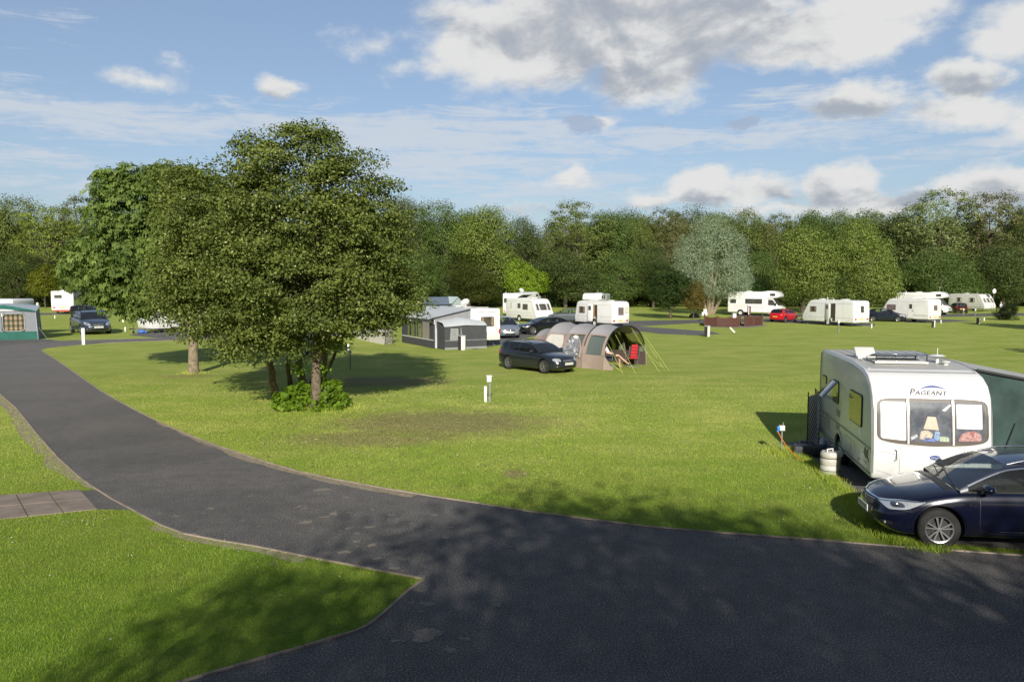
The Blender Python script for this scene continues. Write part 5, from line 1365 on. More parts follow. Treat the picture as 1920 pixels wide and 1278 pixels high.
def rear_kit(root, bv, L, z=.62, W=2.2, plate=True):
    for s in (-1, 1):
        l = MB(); decal(l, bv, 'rear', rq(rect(s * W * .33, z - .07, s * W * .44, z + .07), .02), .02, 2, .08); l.build('tail_light', REDL, root)
    if plate:
        p = MB(); decal(p, bv, 'rear', rect(-.26, z - .05, .26, z + .06), .02, 2, .2); p.build('number_plate', PLY, root)

def camper(label, L=6.4, Wd=2.2, stripes=None, name='camper_van', wm=None, cat='camper van'):
    """coach-built camper with a sleeping cab over the driver's cab; front is +x"""
    wm = wm or WHITE; root = empty(name, (0, 0, 0), 0, label, cat)
    h = MB(); xr, xf = -L / 2, L / 2; hx = xf - 1.75
    h.prism([(xr, .42), (xr - .02, 1.5), (xr, 2.78), (xr + .10, 2.90), (hx - .6, 2.92), (hx + .1, 3.03), (hx + .75, 3.00), (hx + 1.1, 2.85), (hx + 1.32, 2.60), (hx + 1.38, 2.36), (hx + 1.25, 2.22), (hx + .55, 2.14), (hx, 2.10), (hx, .42)], -Wd / 2, Wd / 2)
    body = h.build('body', [wm, BLACKP], root, bevel=.07, bseg=3, smooth=35)
    wx = (xf - .92, xr + 1.55); cs_ = []
    for s in (-1, 1):
        c = MB(); c.lathe([(.0001, s * (Wd / 2 - .3)), (.40, s * (Wd / 2 - .3)), (.41, s * (Wd / 2 + .2)), (.0001, s * (Wd / 2 + .2))], (wx[1], 0, .36), axis='Y', n=26); cs_.append(c)
    cut(body, cs_); body.data.polygons.foreach_set('use_smooth', [True] * len(body.data.polygons)); body.data.set_sharp_from_angle(angle=math.radians(35))
    cw = Wd / 2 - .13; cab = MB()
    prof = [(hx - .1, .40), (hx - .1, 2.12), (hx + .62, 2.12), (hx + .95, 1.62), (hx + 1.28, 1.22), (hx + 1.62, 1.06), (hx + 1.74, .80), (hx + 1.76, .42), (hx + 1.6, .34), (hx + .2, .34)]
    cab.prism(prof, -cw, cw); co = cab.build('cab', [wm, BLACKP], root, bevel=.09, bseg=3, smooth=35)
    cs_ = []
    for s in (-1, 1):
        c = MB(); c.lathe([(.0001, s * (cw - .28)), (.40, s * (cw - .28)), (.42, s * (cw + .2)), (.0001, s * (cw + .2))], (wx[0], 0, .36), axis='Y', n=26); cs_.append(c)
    cut(co, cs_); co.data.polygons.foreach_set('use_smooth', [True] * len(co.data.polygons)); co.data.set_sharp_from_angle(angle=math.radians(35))
    bv, cv = bvh_of(body), bvh_of(co)
    for xx, yy in ((wx[0], cw), (wx[1], Wd / 2)):
        for s in (-1, 1): wheel(root, xx, s * (yy - .13), .33, .2, s, 'steel')
    w = MB(); decal(w, cv, 'front', rq([(-cw + .12, 1.26), (cw - .12, 1.26), (cw - .18, 2.0), (-cw + .18, 2.0)], .08), .02, 5, .1); w.build('windscreen', DWIN, root, smooth=40)
    for sd_ in ('left', 'right'):
        w = MB(); decal(w, cv, sd_, rq([(hx + .12, 1.32), (hx + 1.05, 1.28), (hx + .72, 1.95), (hx + .12, 1.98)], .05), .015, 3, .1); w.build('cab_window', DWIN, co, smooth=40)
        s_ = MB(); band(s_, cv, sd_, [(hx + .05, 2.0), (hx + .05, .5), (hx + .85, .5), (hx + 1.12, 1.2)], .014, .004); s_.build('door_groove', BLACKP, co)
        sg = 1 if sd_ == 'left' else -1
        mi = MB(); mi.box((hx + 1.05, sg * (cw + .16), 1.45), (.08, .16, .30)); mi.tube([(hx + 1.05, sg * (cw - .02), 1.38), (hx + 1.05, sg * (cw + .1), 1.42)], .02, 5); mi.build('wing_mirror', BLACKP, co, bevel=.02)
        hl = MB(); decal(hl, cv, 'front', rq([(sg * (cw - .10), .80), (sg * (cw - .14), 1.0), (sg * (cw - .42), .98), (sg * (cw - .42), .82)], .04), .015, 3, .08); hl.build('headlight', LENS, co)
        cwin(root, bv, sd_, rect(hx + .35, 2.42, hx + .95, 2.72), nm='luton_window')
    g_ = MB(); decal(g_, cv, 'front', rq(rect(-.42, .70, .42, .84), .03), .012, 2, .1); decal(g_, cv, 'front', rq(rect(-.8, .40, .8, .56), .04), .012, 2, .1); g_.build('grille', BLACKP, co)
    p_ = MB(); decal(p_, cv, 'front', rect(-.26, .58, .26, .69), .02, 2, .2); p_.build('number_plate', PLW, co)
    return root, bv, cv, hx
# ================================================================== the near caravan (front right)
def side_heading(a, b): return math.atan2(b[1] - a[1], b[0] - a[0])
car_front = G(1632, 897, .36); car_rear = G(1536, 808, .36)
PH = side_heading(car_rear, car_front)
PL = 5.45; PW = 2.26
pag, pv = caravan('bailey', PL, PW, 'big white caravan with a lampshade in its front window, beside the navy car', WHITE, wheelx=-.30)
place(pag, (PL / 2 - .08, -PW / 2), car_front, PH)
WBLIND = mat('white_blind', (0.80, 0.80, 0.78), 0.7, var=.04)
BRON = mat('bronze_rubber', (0.075, 0.055, 0.042), 0.45, var=.2)
fw = MB(); fo = rq([(-1.03, 1.21), (-.70, 1.14), (0, 1.10), (.70, 1.14), (1.03, 1.21), (1.03, 1.98), (.7, 2.015), (-.7, 2.015), (-1.03, 1.98)], .14, 6)
decal(fw, pv, 'front', fo, .018, 5, .08); fwo = fw.build('front_window', BRON, pag, smooth=45)
rm = MB(); band(rm, pv, 'front', fo, .030, .028, closed=True, step=.05); rm.build('window_surround', BRON, fwo, smooth=60)
CLEARW = glass('clear_window', (0.85, 0.87, 0.86), .9, .80)
for (a, b, kind) in ((-.975, -.48, 'blind'), (-.425, .365, 'clear'), (.42, .975, 'half')):
    zl = lambda y: 1.17 + .05 * max(0, abs(y) - .35) / .6
    c = [(a, zl(a)), (b, zl(b)), (b, 1.955), (a, 1.955)]
    inner_ = MB(); decal(inner_, pv, 'front', rq(c, .06), .021, 4, .08)
    io = inner_.build('pane', {'blind': WBLIND, 'clear': mat('window_depth', (0.085, 0.095, 0.115), .10, 0, .7, col2=(0.16, 0.17, 0.19), vscale=5, coat=.8), 'half': mat('window_depth', (0, 0, 0))}[kind], fwo, smooth=45)
    if kind == 'half':
        b_ = MB(); decal(b_, pv, 'front', rq(rect(a + .03, 1.45, b - .05, 1.93), .02), .028, 3, .08); b_.build('blind', WBLIND, fwo, smooth=45)
        c_ = MB(); decal(c_, pv, 'front', rq([(a + .05, 1.20), (b - .06, 1.22), (b - .08, 1.36), (.75, 1.42), (a + .12, 1.36)], .05), .027, 3, .08); c_.build('cushion', mat('red_cushion', (.30, .10, .09), .9, col2=(.5, .35, .33), vscale=18), fwo, smooth=45)
for y in (-.452, .393):
    b_ = MB(); band(b_, pv, 'front', [(y, 1.12), (y, 2.0)], .035, .034); b_.build('mullion', LTRIM, fwo, smooth=45)
    b_ = MB(); band(b_, pv, 'front', [(y - .03, 1.12), (y - .03, 2.0)], .018, .032); band(b_, pv, 'front', [(y + .03, 1.12), (y + .03, 2.0)], .018, .032); b_.build('mullion_seal', BRON, fwo, smooth=45)
# lampshade and things on the shelf behind the middle pane
ls = MB(); q = proj(pv, 'front', -.03, 1.5, .03)
decal(ls, pv, 'front', [(-.17, 1.43), (.12, 1.41), (.065, 1.67), (-.09, 1.68)], .032, 3, .05); ls.build('lampshade', mat('lampshade_cloth', (.62, .52, .42), .9, var=.12, vscale=12), fwo, smooth=45)
for (poly, m_) in (([(-.25, 1.22), (-.05, 1.20), (.02, 1.33), (-.10, 1.41), (-.22, 1.38)], mat('cream_cloth', (.60, .54, .44), .95, col2=(.35, .30, .24), vscale=20)), ([(-.18, 1.19), (.05, 1.18), (.05, 1.25), (-.18, 1.26)], mat('blue_box', (.10, .16, .50), .5)), ([(.02, 1.22), (.12, 1.20), (.14, 1.38), (.05, 1.40)], mat('pale_blue_cloth', (.30, .42, .62), .8, var=.4, vscale=20)),
                  ([(.13, 1.19), (.31, 1.19), (.30, 1.28), (.13, 1.29)], mat('patterned_carton', (.55, .52, .30), .7, col2=(.25, .40, .35), vscale=25))):
    b_ = MB(); decal(b_, pv, 'front', rq(poly, .03), .030, 2, .05); b_.build('shelf_item', m_, fwo, smooth=45)
gl_ = MB(); decal(gl_, pv, 'front', [(.18, 1.80), (.34, 1.93), (.36, 1.90), (.24, 1.78)], .029, 2, .05); decal(gl_, pv, 'front', [(-.40, 1.19), (-.27, 1.27), (-.29, 1.32), (-.41, 1.26)], .029, 2, .05)
gl_.build('plastic_film', mat('crinkled_film', (.5, .52, .55), .12, .3, coat=1), fwo)
rm2 = MB(); fo2 = [(p[0] * 1.03, 1.56 + (p[1] - 1.56) * 1.06) for p in fo]; band(rm2, pv, 'front', fo2, .022, .012, closed=True, step=.05); rm2.build('window_moulding', LTRIM, pag, smooth=60)
# lettering and badge
NAVYT = mat('lettering_dark', (0.055, 0.045, 0.07), .5); BLUEM = mat('emblem_blue', (0.06, 0.09, 0.30), .4)
tx = MB(); text_on(tx, pv, 'front', 'P', -.36, 2.095, .115, .012, shear=.3, stretch=1.2); text_on(tx, pv, 'front', 'AGEANT', -.005, 2.095, .082, .012, shear=.3, stretch=1.35); tx.build('lettering', NAVYT, pag)
sw_ = MB()
rows = []
for t in np.linspace(0, 1, 14):
    y = -.20 + .50 * t; z = 2.195 + .055 * math.sin(t * math.pi) ** .8 + .01 * t; w = .003 + .028 * math.sin(t * math.pi); rows.append([proj(pv, 'front', y, z + w / 2, .012), proj(pv, 'front', y, z - w / 2, .012)])
sw_.grid(rows); rows = []
for t in np.linspace(0, 1, 10):
    y = .02 + .28 * t; z = 2.082 - .012 * math.sin(t * math.pi); w = .002 + .014 * math.sin(t * math.pi); rows.append([proj(pv, 'front', y, z + w / 2, .012), proj(pv, 'front', y, z - w / 2, .012)])
sw_.grid(rows); sw_.build('swoosh', BLUEM, pag)
bd = MB(); ell = [(.06 + .10 * math.cos(a), .86 + .047 * math.sin(a)) for a in np.linspace(0, 2 * math.pi, 25)[:-1]]; decal(bd, pv, 'front', ell, .010, 2, .1); bo = bd.build('badge', BLUEM, pag)
tx = MB(); text_on(tx, pv, 'front', 'BAILEY', .06, .845, .032, .018, stretch=1.15); tx.build('lettering', WHITE, bo)
# locker lid seam, painted shade of the moulded creases, grab handles, marker lamps
se = MB(); band(se, pv, 'front', [(-.60, .44), (-.60, 1.02), (-.58, 1.08), (.58, 1.08), (.60, 1.02), (.60, .44)], .010, .003); se.build('locker_seam', GTRIM, pag)
for sg in (-1, 1):
    hb = MB(); pts = [proj(pv, 'front', sg * .70, .78, .02), proj(pv, 'front', sg * .66, .80, .05), proj(pv, 'front', sg * .66, .98, .05), proj(pv, 'front', sg * .70, 1.0, .02)]; hb.tube(pts, .016, 6); hb.build('grab_handle', WHITE2, pag, smooth=60)
    cr = MB(); band(cr, pv, 'front', [(sg * 1.0, .97), (sg * .70, .90)], .016, .006); band(cr, pv, 'front', [(sg * 1.02, .56), (sg * .66, .44)], .016, .006); cr.build('front_crease_shade', mat('moulding_shadow_grey', (.45, .45, .44), .5), pag)
    ml = MB(); decal(ml, pv, 'front', rect(sg * 1.02 - .012, 1.30, sg * 1.02 + .012, 1.36), .015, 2, .1); ml.build('marker_lamp', LENS, pag)
# edge trims
for sd_ in ('left', 'right'):
    prof = PROF['bailey'](PL)[1:-1]; cx_, cz_ = 0, 1.4
    pts = [(p[0] * .988, p[1] - (.03 if p[1] > 2 else 0)) for p in prof]
    stripe(pag, pv, sd_, pts, .05, LTRIM, 'edge_trim', .012)
    stripe(pag, pv, sd_, [(-PL / 2 + .06, .97), (PL / 2 - .10, .97)], .03, GTRIM, 'side_rail', .012)
    stripe(pag, pv, sd_, [(-PL / 2 + .04, .43), (PL / 2 - .12, .43)], .10, GTRIM, 'skirt_rail', .010)
# right-hand (shaded) side: windows, vents, arch trim
GRIL = mat('vent_grey', (.42, .42, .41), .5, var=.1)
OLG = mat('side_window_acrylic', (0.10, 0.095, 0.022), 0.14, 0, .6, col2=(0.075, 0.075, 0.022), vscale=3, coat=.6)
cwin(pag, pv, 'right', rect(.72, 1.27, 1.86, 1.97), pane=OLG, r=.09, off=.03)
wf = cwin(pag, pv, 'right', rect(-1.08, 1.42, -.42, 1.98), pane=DWIN, r=.08, off=.02)
fl_ = MB(); R = Matrix.Rotation(math.radians(-42), 3, 'X'); c = Vector((-.75, -PW / 2 - .03, 1.98)) + R @ Vector((0, 0, -.28)); fl_.box(c, (.66, .03, .50), R); fl_.build('open_flap', mat('flap_acrylic', (.05, .055, .055), .08, 0, .8, coat=1), wf, bevel=.012)
st_ = MB(); st_.tube([(-1.0, -PW / 2, 1.5), c + R @ Vector((-.28, 0, -.22))], .008, 5); st_.tube([(-.48, -PW / 2, 1.5), c + R @ Vector((.28, 0, -.22))], .008, 5); st_.build('stay', GALV, wf)
cwin(pag, pv, 'right', rect(-2.35, 1.45, -1.85, 1.95), pane=DWIN, r=.07, off=.02)
for (x0, z0, x1, z1) in ((-.62, 1.14, -.26, 1.30), (-.62, .72, -.26, .94), (-1.9, .60, -1.35, 1.05)):
    b_ = MB(); decal(b_, pv, 'right', rq(rect(x0, z0, x1, z1), .02), .012, 2, .1); v_ = b_.build('vent_grille', GRIL, pag)
    b_ = MB()
    for k in range(6): z = z0 + .02 + (z1 - z0 - .04) * (k + .5) / 6; band(b_, pv, 'right', [(x0 + .03, z), (x1 - .03, z)], .012, .016)
    b_.build('louvre', GTRIM, v_)
for (x0, x1) in ((-2.55, -2.0), (.35, .9), (1.0, 1.25)):
    b_ = MB(); band(b_, pv, 'right', rq(rect(x0, .52, x1, .84), .03), .012, .006, closed=True, step=.1); b_.build('locker_hatch', GTRIM, pag)
for s in (-1, 1):
    ar = MB(); rows = []
    for a in np.linspace(-.15, math.pi + .15, 24):
        ca, sa = math.cos(a), math.sin(a)
        rows.append([(-.30 + ca * .39, s * (PW / 2 - .02), .36 + sa * .39), (-.30 + ca * .39, s * (PW / 2 + .025), .36 + sa * .39), (-.30 + ca * .47, s * (PW / 2 + .025), .36 + sa * .47), (-.30 + ca * .48, s * (PW / 2 - .01), .36 + sa * .48)])
    ar.grid(rows); ar.build('wheel_arch_trim', LTRIM, pag, smooth=40)
em = MB(); decal(em, pv, 'right', [(2.05, .80), (2.2, .70), (2.35, .72), (2.5, .66), (2.38, .80), (2.42, .95), (2.28, .86), (2.16, .93)], .008, 2, .05)
text_on(em, pv, 'right', 'Pageant', 2.22, .60, .055, .008, mirror=1); em.build('side_emblem', mat('emblem_green_grey', (.10, .12, .07), .5), pag)
rf = MB(); decal(rf, pv, 'right', [(1.62, .54), (1.68, .54), (1.68, .58), (1.62, .58)], .012, 2, .1); rf.build('reflector', AMB, pag)
# roof: ribs, raised vent lid, tinted roof light, aerial, flue cap
rsh = MB(); decal(rsh, pv, 'top', rect(-PL / 2 + .12, -PW / 2 + .07, PL / 2 - .78, PW / 2 - .07), .004, 8, .2); rsh.build('roof_sheet', mat('roof_grey', (.44, .43, .40), .45, var=.1), pag, smooth=60)
ribs = MB()
for k in range(9): y = -.9 + .225 * k; band(ribs, pv, 'top', [(-PL / 2 + .25, y), (.7, y)], .03, .012)
ribs.build('roof_rib', mat('roof_grey', (.50, .49, .46), .45, var=.1), pag)
def pl_local(px, py, z):
    w = G(px, py, z); dx, dy = w[0] - pag.location.x, w[1] - pag.location.y; c, s = math.cos(-PH), math.sin(-PH); return (dx * c - dy * s, dx * s + dy * c)
x, y = pl_local(1757, 682, 2.58); roof_bits(pag, PL, 2.57, [('dish', x, y)])
x, y = pl_local(1773, 684, 2.58); roof_bits(pag, PL, 2.54, [('cap', x, y)])
x, y = pl_local(1622, 671, 2.6)
v_ = MB(); v_.box((x, y, 2.63), (.42, .42, .06)); v0 = v_.build('roof_vent', WHITE2, pag, bevel=.012)
v_ = MB(); R = Matrix.Rotation(math.radians(34), 3, 'Y'); v_.box((x - .02, y, 2.74), (.36, .44, .035), R); v_.build('lid', WHITE2, v0, bevel=.015)
x, y = pl_local(1680, 676, 2.62)
v_ = MB(); v_.box((x, y, 2.62), (.86, 1.10, .05)); v0 = v_.build('roof_light', WHITE2, pag, bevel=.012)
v_ = MB(); R = Matrix.Rotation(math.radians(-9), 3, 'Y'); v_.box((x, y, 2.74), (.84, 1.10, .035), R); v_.build('lid', mat('tinted_lid', (.10, .13, .18), .06, .2, .8, coat=1), v0, bevel=.015)
v_ = MB()
for s in (-1, 1): v_.tube([(x + .4, y + s * .52, 2.64), (x + .40, y + s * .52, 2.80)], .012, 5); v_.tube([(x - .4, y + s * .52, 2.64), (x - .4, y + s * .52, 2.69)], .012, 5)
v_.build('stay', BLACKP, v0)
rear_kit(pag, pv, PL, .62, PW)

def to_world(root, p):
    c, s = math.cos(root.rotation_euler[2]), math.sin(root.rotation_euler[2]); return (root.location.x + p[0] * c - p[1] * s, root.location.y + p[0] * s + p[1] * c, p[2])
# teal awning on its far side
TEAL = mat('teal_canvas', (0.038, 0.074, 0.068), 0.85, var=.35, vscale=2.2, bump=.3, bscale=6); PALEC = mat('pale_canvas', (.42, .42, .41), .8, var=.15)
aw = empty('caravan_awning', to_world(pag, (0, PW / 2, 0)), PH, 'dark teal fabric awning attached to the far side of the closest caravan', 'awning')
DEP = 2.9; x0, x1 = -2.5, 1.75
def creased(mb, A, B, C, D, nu, nv, amp, seed=0):
    """cloth quad A-B (bottom) D-C (top) with hanging folds"""
    R = np.random.RandomState(seed); ph = R.uniform(0, 6.28, 6); A, B, C, D = map(Vector, (A, B, C, D)); n = (B - A).cross(D - A).normalized(); rows = []
    for j in range(nv + 1):
        v = j / nv; row = []
        for i in range(nu + 1):
            u = i / nu; p = A.lerp(B, u).lerp(D.lerp(C, u), v)
            e = math.sin(math.pi * min(1, u * 6)) if u < 1 / 12 else (math.sin(math.pi * min(1, (1 - u) * 6)) if u > 11 / 12 else 1)
            w = (math.sin(u * 23 + v * 5 + ph[0]) * .5 + math.sin(u * 51 - v * 9 + ph[1]) * .3 + math.sin(u * 11 + v * 14 + ph[2]) * .4) * amp * e * (1 if 0 < j < nv else 0)
            row.append(p + n * w)
        rows.append(row)
    mb.grid(rows)
ew = MB(); creased(ew, (x1, .0, .02), (x1, DEP, .02), (x1, DEP, 1.98), (x1, .0, 2.50), 60, 14, .055, 2); ew.build('end_wall', TEAL, aw, smooth=80)
ew = MB(); creased(ew, (x0, .0, .02), (x0, DEP, .02), (x0, DEP, 1.98), (x0, .0, 2.50), 20, 8, .03, 3); ew.build('end_wall', TEAL, aw, smooth=80)
ew = MB(); creased(ew, (x1, DEP, .02), (x0, DEP, .02), (x0, DEP, 1.98), (x1, DEP, 1.98), 40, 8, .03, 4); ew.build('front_wall', TEAL, aw, smooth=80)
ew = MB(); creased(ew, (x1 + .05, DEP + .08, 1.97), (x0 - .05, DEP + .08, 1.97), (x0 - .05, -.02, 2.55), (x1 + .05, -.02, 2.55), 30, 8, .015, 5); ew.build('roof', PALEC, aw, smooth=80)
ew = MB(); ew.tube([(x1 + .03, -.02, 2.55), (x1 + .03, DEP * .5, 2.28), (x1 + .03, DEP + .05, 1.99), (x1 + .03, DEP + .03, 0)], .035, 6); ew.build('pole', mat('dark_piping', (.03, .035, .035), .7), aw)
zz = MB(); pts = [(x1 + .012, .55, .05), (x1 + .05, .56, .8), (x1 + .05, .75, 1.45), (x1 + .05, 1.2, 1.72), (x1 + .05, 1.65, 1.45), (x1 + .05, 1.8, .8), (x1 + .03, 1.8, .05)]; zz.tube(pts, .012, 5); zz.build('zip', mat('dark_piping', (0, 0, 0)), aw)

# striped windbreak standing off the caravan's back corner
wbw = to_world(pag, (-PL / 2, -PW / 2, 0))
def stripes_mat(name, c1, c2, scale, axis=2, slant=0.0, duty=.5):
    if name in MATS: return MATS[name]
    m = bpy.data.materials.new(name); m.use_nodes = True; MATS[name] = m; T = NT(m.node_tree); b = T.n['Principled BSDF']
    O = T.new('ShaderNodeTexCoord').outputs['Object']; sp = T.new('ShaderNodeSeparateXYZ'); T.link(O, sp.inputs[0])
    v = T.math('MULTIPLY_ADD', sp.outputs[0], slant, sp.outputs[axis]); fr = T.math('FRACT', T.math('MULTIPLY', v, scale))
    T.link(T.mix(T.mapr(fr, duty, duty + .12), c1, c2), b.inputs['Base Color']); b.inputs['Roughness'].default_value = .85; return m
wb_ = empty('windbreak', G(1516, 838), 0, 'grey windbreak with slanting black stripes standing behind the closest caravan', 'windbreak')
wp = MB(); bx = wb_.location
P0 = Vector(G(1513, 838)) - Vector(bx); P1 = Vector(G(1535, 830)) - Vector(bx); P2 = Vector(wbw) - Vector(bx) + Vector((-.02, .25, 0))
P0.z = P1.z = P2.z = 0
wp.grid([[P0 + Vector((0, 0, .08)), P1 + Vector((0, 0, .08))], [P0 + Vector((0, 0, .7)), P1 + Vector((0, 0, .7))], [P0 + Vector((.0, 0, 1.36)), P1 + Vector((0, 0, 1.38))]]); wp.build('panel', stripes_mat('slant_stripe', (.80, .78, .74), (.03, .03, .03), 8, 2, 1.6, .62), wb_)
wp = MB(); wp.grid([[P1 + Vector((0, 0, .30)), P2 + Vector((0, 0, .30))], [P1 + Vector((0, 0, 1.38)), P2 + Vector((0, 0, 1.48))]]); wp.build('panel', stripes_mat('faint_stripe', (.72, .66, .58), (.55, .50, .44), 12, 2, .3, .5), wb_)
for p in (P0, P1, P2): q = MB(); q.tube([p, p + Vector((0, 0, 1.48))], .015, 6); q.build('pole', BLACKP, wb_)

# hook-up post with blue plug and orange lead
hx_, hy_, _ = G(1465, 849)
hk = empty('hookup_post', (hx_, hy_, 0), 0, 'thin grey hook-up post with a white socket box and blue plug near the closest caravan', 'hook-up post')
b = MB(); b.box((0, 0, .34), (.035, .035, .70)); b.build('post', GALV, hk)
b = MB(); b.box((-.02, -.04, .66), (.14, .10, .13)); b.build('socket_box', mat('box_white', (.70, .68, .64), .5), hk, bevel=.008)
b = MB(); b.box((.02, -.02, .76), (.02, .03, .09)); b.build('bracket', GALV, hk)
b = MB(); b.box((-.11, -.06, .655), (.07, .08, .10)); b.tube([(-.10, -.06, .64), (-.14, -.07, .56)], .028, 8); b.build('plug', mat('blue_plastic', (.03, .22, .62), .4), hk, bevel=.006)
cb = MB(); a = Vector((hx_ - .14, hy_ - .07, .57)); e = Vector(G(1512, 868)); pts = []
for i in range(13): t = i / 12; p = a.lerp(e, t); p.z = .57 * (1 - t)**2.0 + .02; pts.append(p)
pts += [Vector(G(1530, 873)) + Vector((0, 0, .02)), Vector(G(1560, 893)) + Vector((0, 0, .02)), Vector(G(1592, 902)) + Vector((0, 0, .02))]
cb.tube(pts, .012, 6); tag(cb.build('power_cable', mat('orange_cable', (.62, .20, .03), .5), smooth=80), 'orange cable running from the hook-up post plug towards the closest caravan', 'cable')

# water barrel, waste carrier, bottle
wbx = G(1556, 889)
wbr = empty('water_barrel', (wbx[0], wbx[1], 0), .3, 'white ribbed water barrel with a carrying handle beside the closest caravan', 'water barrel')
prof = [(.001, 0), (.20, .0), (.215, .03), (.205, .07), (.218, .10), (.218, .20), (.203, .225), (.218, .25), (.218, .38), (.203, .405), (.218, .43), (.215, .50), (.19, .535), (.06, .545), (.001, .545)]
b = MB(); b.lathe(prof, n=28); b.build('drum', mat('off_white_plastic', (.56, .54, .48), .45, var=.15, vscale=6), wbr, smooth=50)
b = MB(); b.tube([(-.13, -.05, .53), (-.13, -.05, .60), (0.02, -.05, .605), (.02, -.05, .53)], .016, 7); b.build('handle', mat('white_plastic', (.72, .72, .70), .4), wbr, smooth=60)
for z in (.115, .40): b = MB(); b.lathe([(.219, z - .008), (.224, z), (.219, z + .008)], n=28); b.build('band', BLACKP, wbr)
b = MB(); b.lathe([(.05, .54), (.05, .57), (.001, .575)], (.08, .05, 0), n=12); b.tube([(.08, .05, .57), (.2, .1, .64), (.38, .12, .60), (.52, .18, .45)], .012, 6); b.build('pump_hose', mat('dark_teal_hose', (.05, .10, .10), .5), wbr)
wst = G(1515, 853); we = empty('waste_carrier', (wst[0], wst[1], 0), -.25, 'dark grey waste water carrier lying on the grass behind the white barrel', 'water carrier')
b = MB(); b.box((0, 0, .14), (.72, .42, .24)); b.build('tank', mat('dark_grey_plastic', (.045, .047, .055), .55, var=.3), we, bevel=.05, bseg=3)
b = MB(); b.tube([(-.25, 0, .27), (-.22, 0, .33), (.1, 0, .33), (.14, 0, .27)], .02, 6); b.build('handle', BLACKP, we)
for s in (-1, 1): b = MB(); b.lathe([(.001, -.03), (.12, -.03), (.12, .03), (.001, .03)], (.30, s * .24, .12), axis='Y', n=18); b.build('wheel', BLACKP, we)
bt = G(1543, 846); be = empty('water_bottle', (bt[0], bt[1], 0), 0, 'clear plastic water bottle with a blue label by the waste carrier', 'bottle')
b = MB(); b.lathe([(.001, 0), (.085, 0), (.09, .03), (.09, .26), (.05, .34), (.03, .36), (.03, .39), (.001, .39)], n=16); b.build('bottle_body', mat('pale_plastic', (.42, .48, .55), .15, coat=.8), be, smooth=50)
b = MB(); b.lathe([(.0915, .08), (.0915, .2)], n=16); b.build('bottle_label', mat('blue_plastic', (0, 0, 0)), be)

# ================================================================== navy estate car in front of it
NAVY = paint('navy_metallic', (0.003, 0.005, 0.019), .15, .22, 1.0)
nc, nbv, nX = build_car('estate', NAVY, 'shiny dark navy estate car with silver window trim, nearest to the road at the right', near=True, rails=True, chrome=True, plate='PK10 XJT', steer=math.radians(-4), name='estate_car')
NH = math.atan2(.13, -.99)
W0 = CARS['estate']
place(nc, (nX(W0['of']), W0['W'] / 2 - .02, 0), G(1761, 1030), NH)
# arch lips, sill strip, side badge
for sd_ in ('left', 'right'):
    lip = MB()
    for s in (W0['of'], W0['of'] + W0['wb']):
        lip = MB()
        pts = [(nX(s) + .425 * math.cos(a), .345 + .425 * math.sin(a)) for a in np.linspace(.05, math.pi - .05, 22)]; band(lip, nbv, sd_, pts, .03, .012); lip.build('wheel_arch_lip', NAVY, nc, smooth=60)
    bb = MB(); band(bb, nbv, sd_, [(nX(1.85), .34), (nX(3.2), .34)], .016, .012); bb.build('sill_strip', CHROME, nc)
bd_ = MB(); text_on(bd_, nbv, 'left', 'D-4D', nX(1.43), .74, .035, .006, mirror=-1, shear=.3); bd_.build('side_badge', CHROME, nc)

# ================================================================== cars on the field
DGREY = paint('dark_grey_metallic', (0.020, 0.024, 0.032), .3, .28)
vc, vbv, vX = build_car('v50', DGREY, 'dark grey estate car parked on the grass beside the brown tunnel tent', plate='AG02 KCN', rails=True, name='estate_car', seats=SEATL)
a, b = G(952, 691), G(1021, 700); vh = math.atan2(b[1] - a[1], b[0] - a[0]); place(vc, (vX(.88), -.77, 0), b, vh)
BGREY = paint('blue_grey_metallic', (0.040, 0.052, 0.075), .3, .3)
cc_, cbv, cX = build_car('c5', BGREY, 'blue-grey estate car facing the camera on the left lawn by the green awning', plate='LS04 VKD', rails=True, name='estate_car')
cc_.scale = (1.3, 1.3, 1.3); place(cc_, (cX(0) * 1.3, 0, 0), G(186, 627.5), math.radians(-50))
SILV = paint('silver_blue', (0.30, 0.34, 0.40), .55, .30)
sc_, sbv, sX = build_car('mpv', SILV, 'silver people carrier beside the white caravan with the grey awning', plate='EK57 RWO', name='people_carrier')
place(sc_, (sX(0), 0, 0), G(957, 635), math.radians(-76))
BLK = paint('black_paint', (0.006, 0.007, 0.009), .2, .22)
bc_, bbv, bX = build_car('saloon', BLK, 'black saloon car parked behind the brown tunnel tent', name='saloon_car')
place(bc_, (bX(.94), .8, 0), G(999, 627), math.radians(205))
GRG = paint('grey_green_metallic', (0.11, 0.13, 0.14), .4, .3)
gc_, _, _ = build_car('c5', GRG, 'grey-green estate car half hidden behind the caravan with the open cream door', rails=True, name='estate_car'); place(gc_, (0, 0, 0), G(1062, 604), math.radians(168))
RED = paint('red_paint', (0.46, 0.008, 0.018), 0, .25)
rc_, _, rX = build_car('hatch', RED, 'bright red hatchback parked beside the brown fence enclosure', plate='MF09 OPD', name='hatchback_car')
place(rc_, (0, 0, 0), G(1470, 603), math.radians(44))
NAV2 = paint('dark_blue_paint', (0.008, 0.014, 0.030), .2, .22)
dc_, _, dX = build_car('hatch', NAV2, 'dark blue hatchback between the two caravans on the right', name='hatchback_car'); place(dc_, (0, 0, 0), G(1662, 602.5), math.radians(-28))
MAR = paint('dark_maroon_paint', (0.035, 0.006, 0.010), .2, .25)
mc_, _, _ = build_car('hatch', MAR, 'small dark maroon hatchback between the far camper and the far right caravan', plate='YC55 BNA', name='hatchback_car'); place(mc_, (0, 0, 0), G(1796, 586.5), math.radians(75))
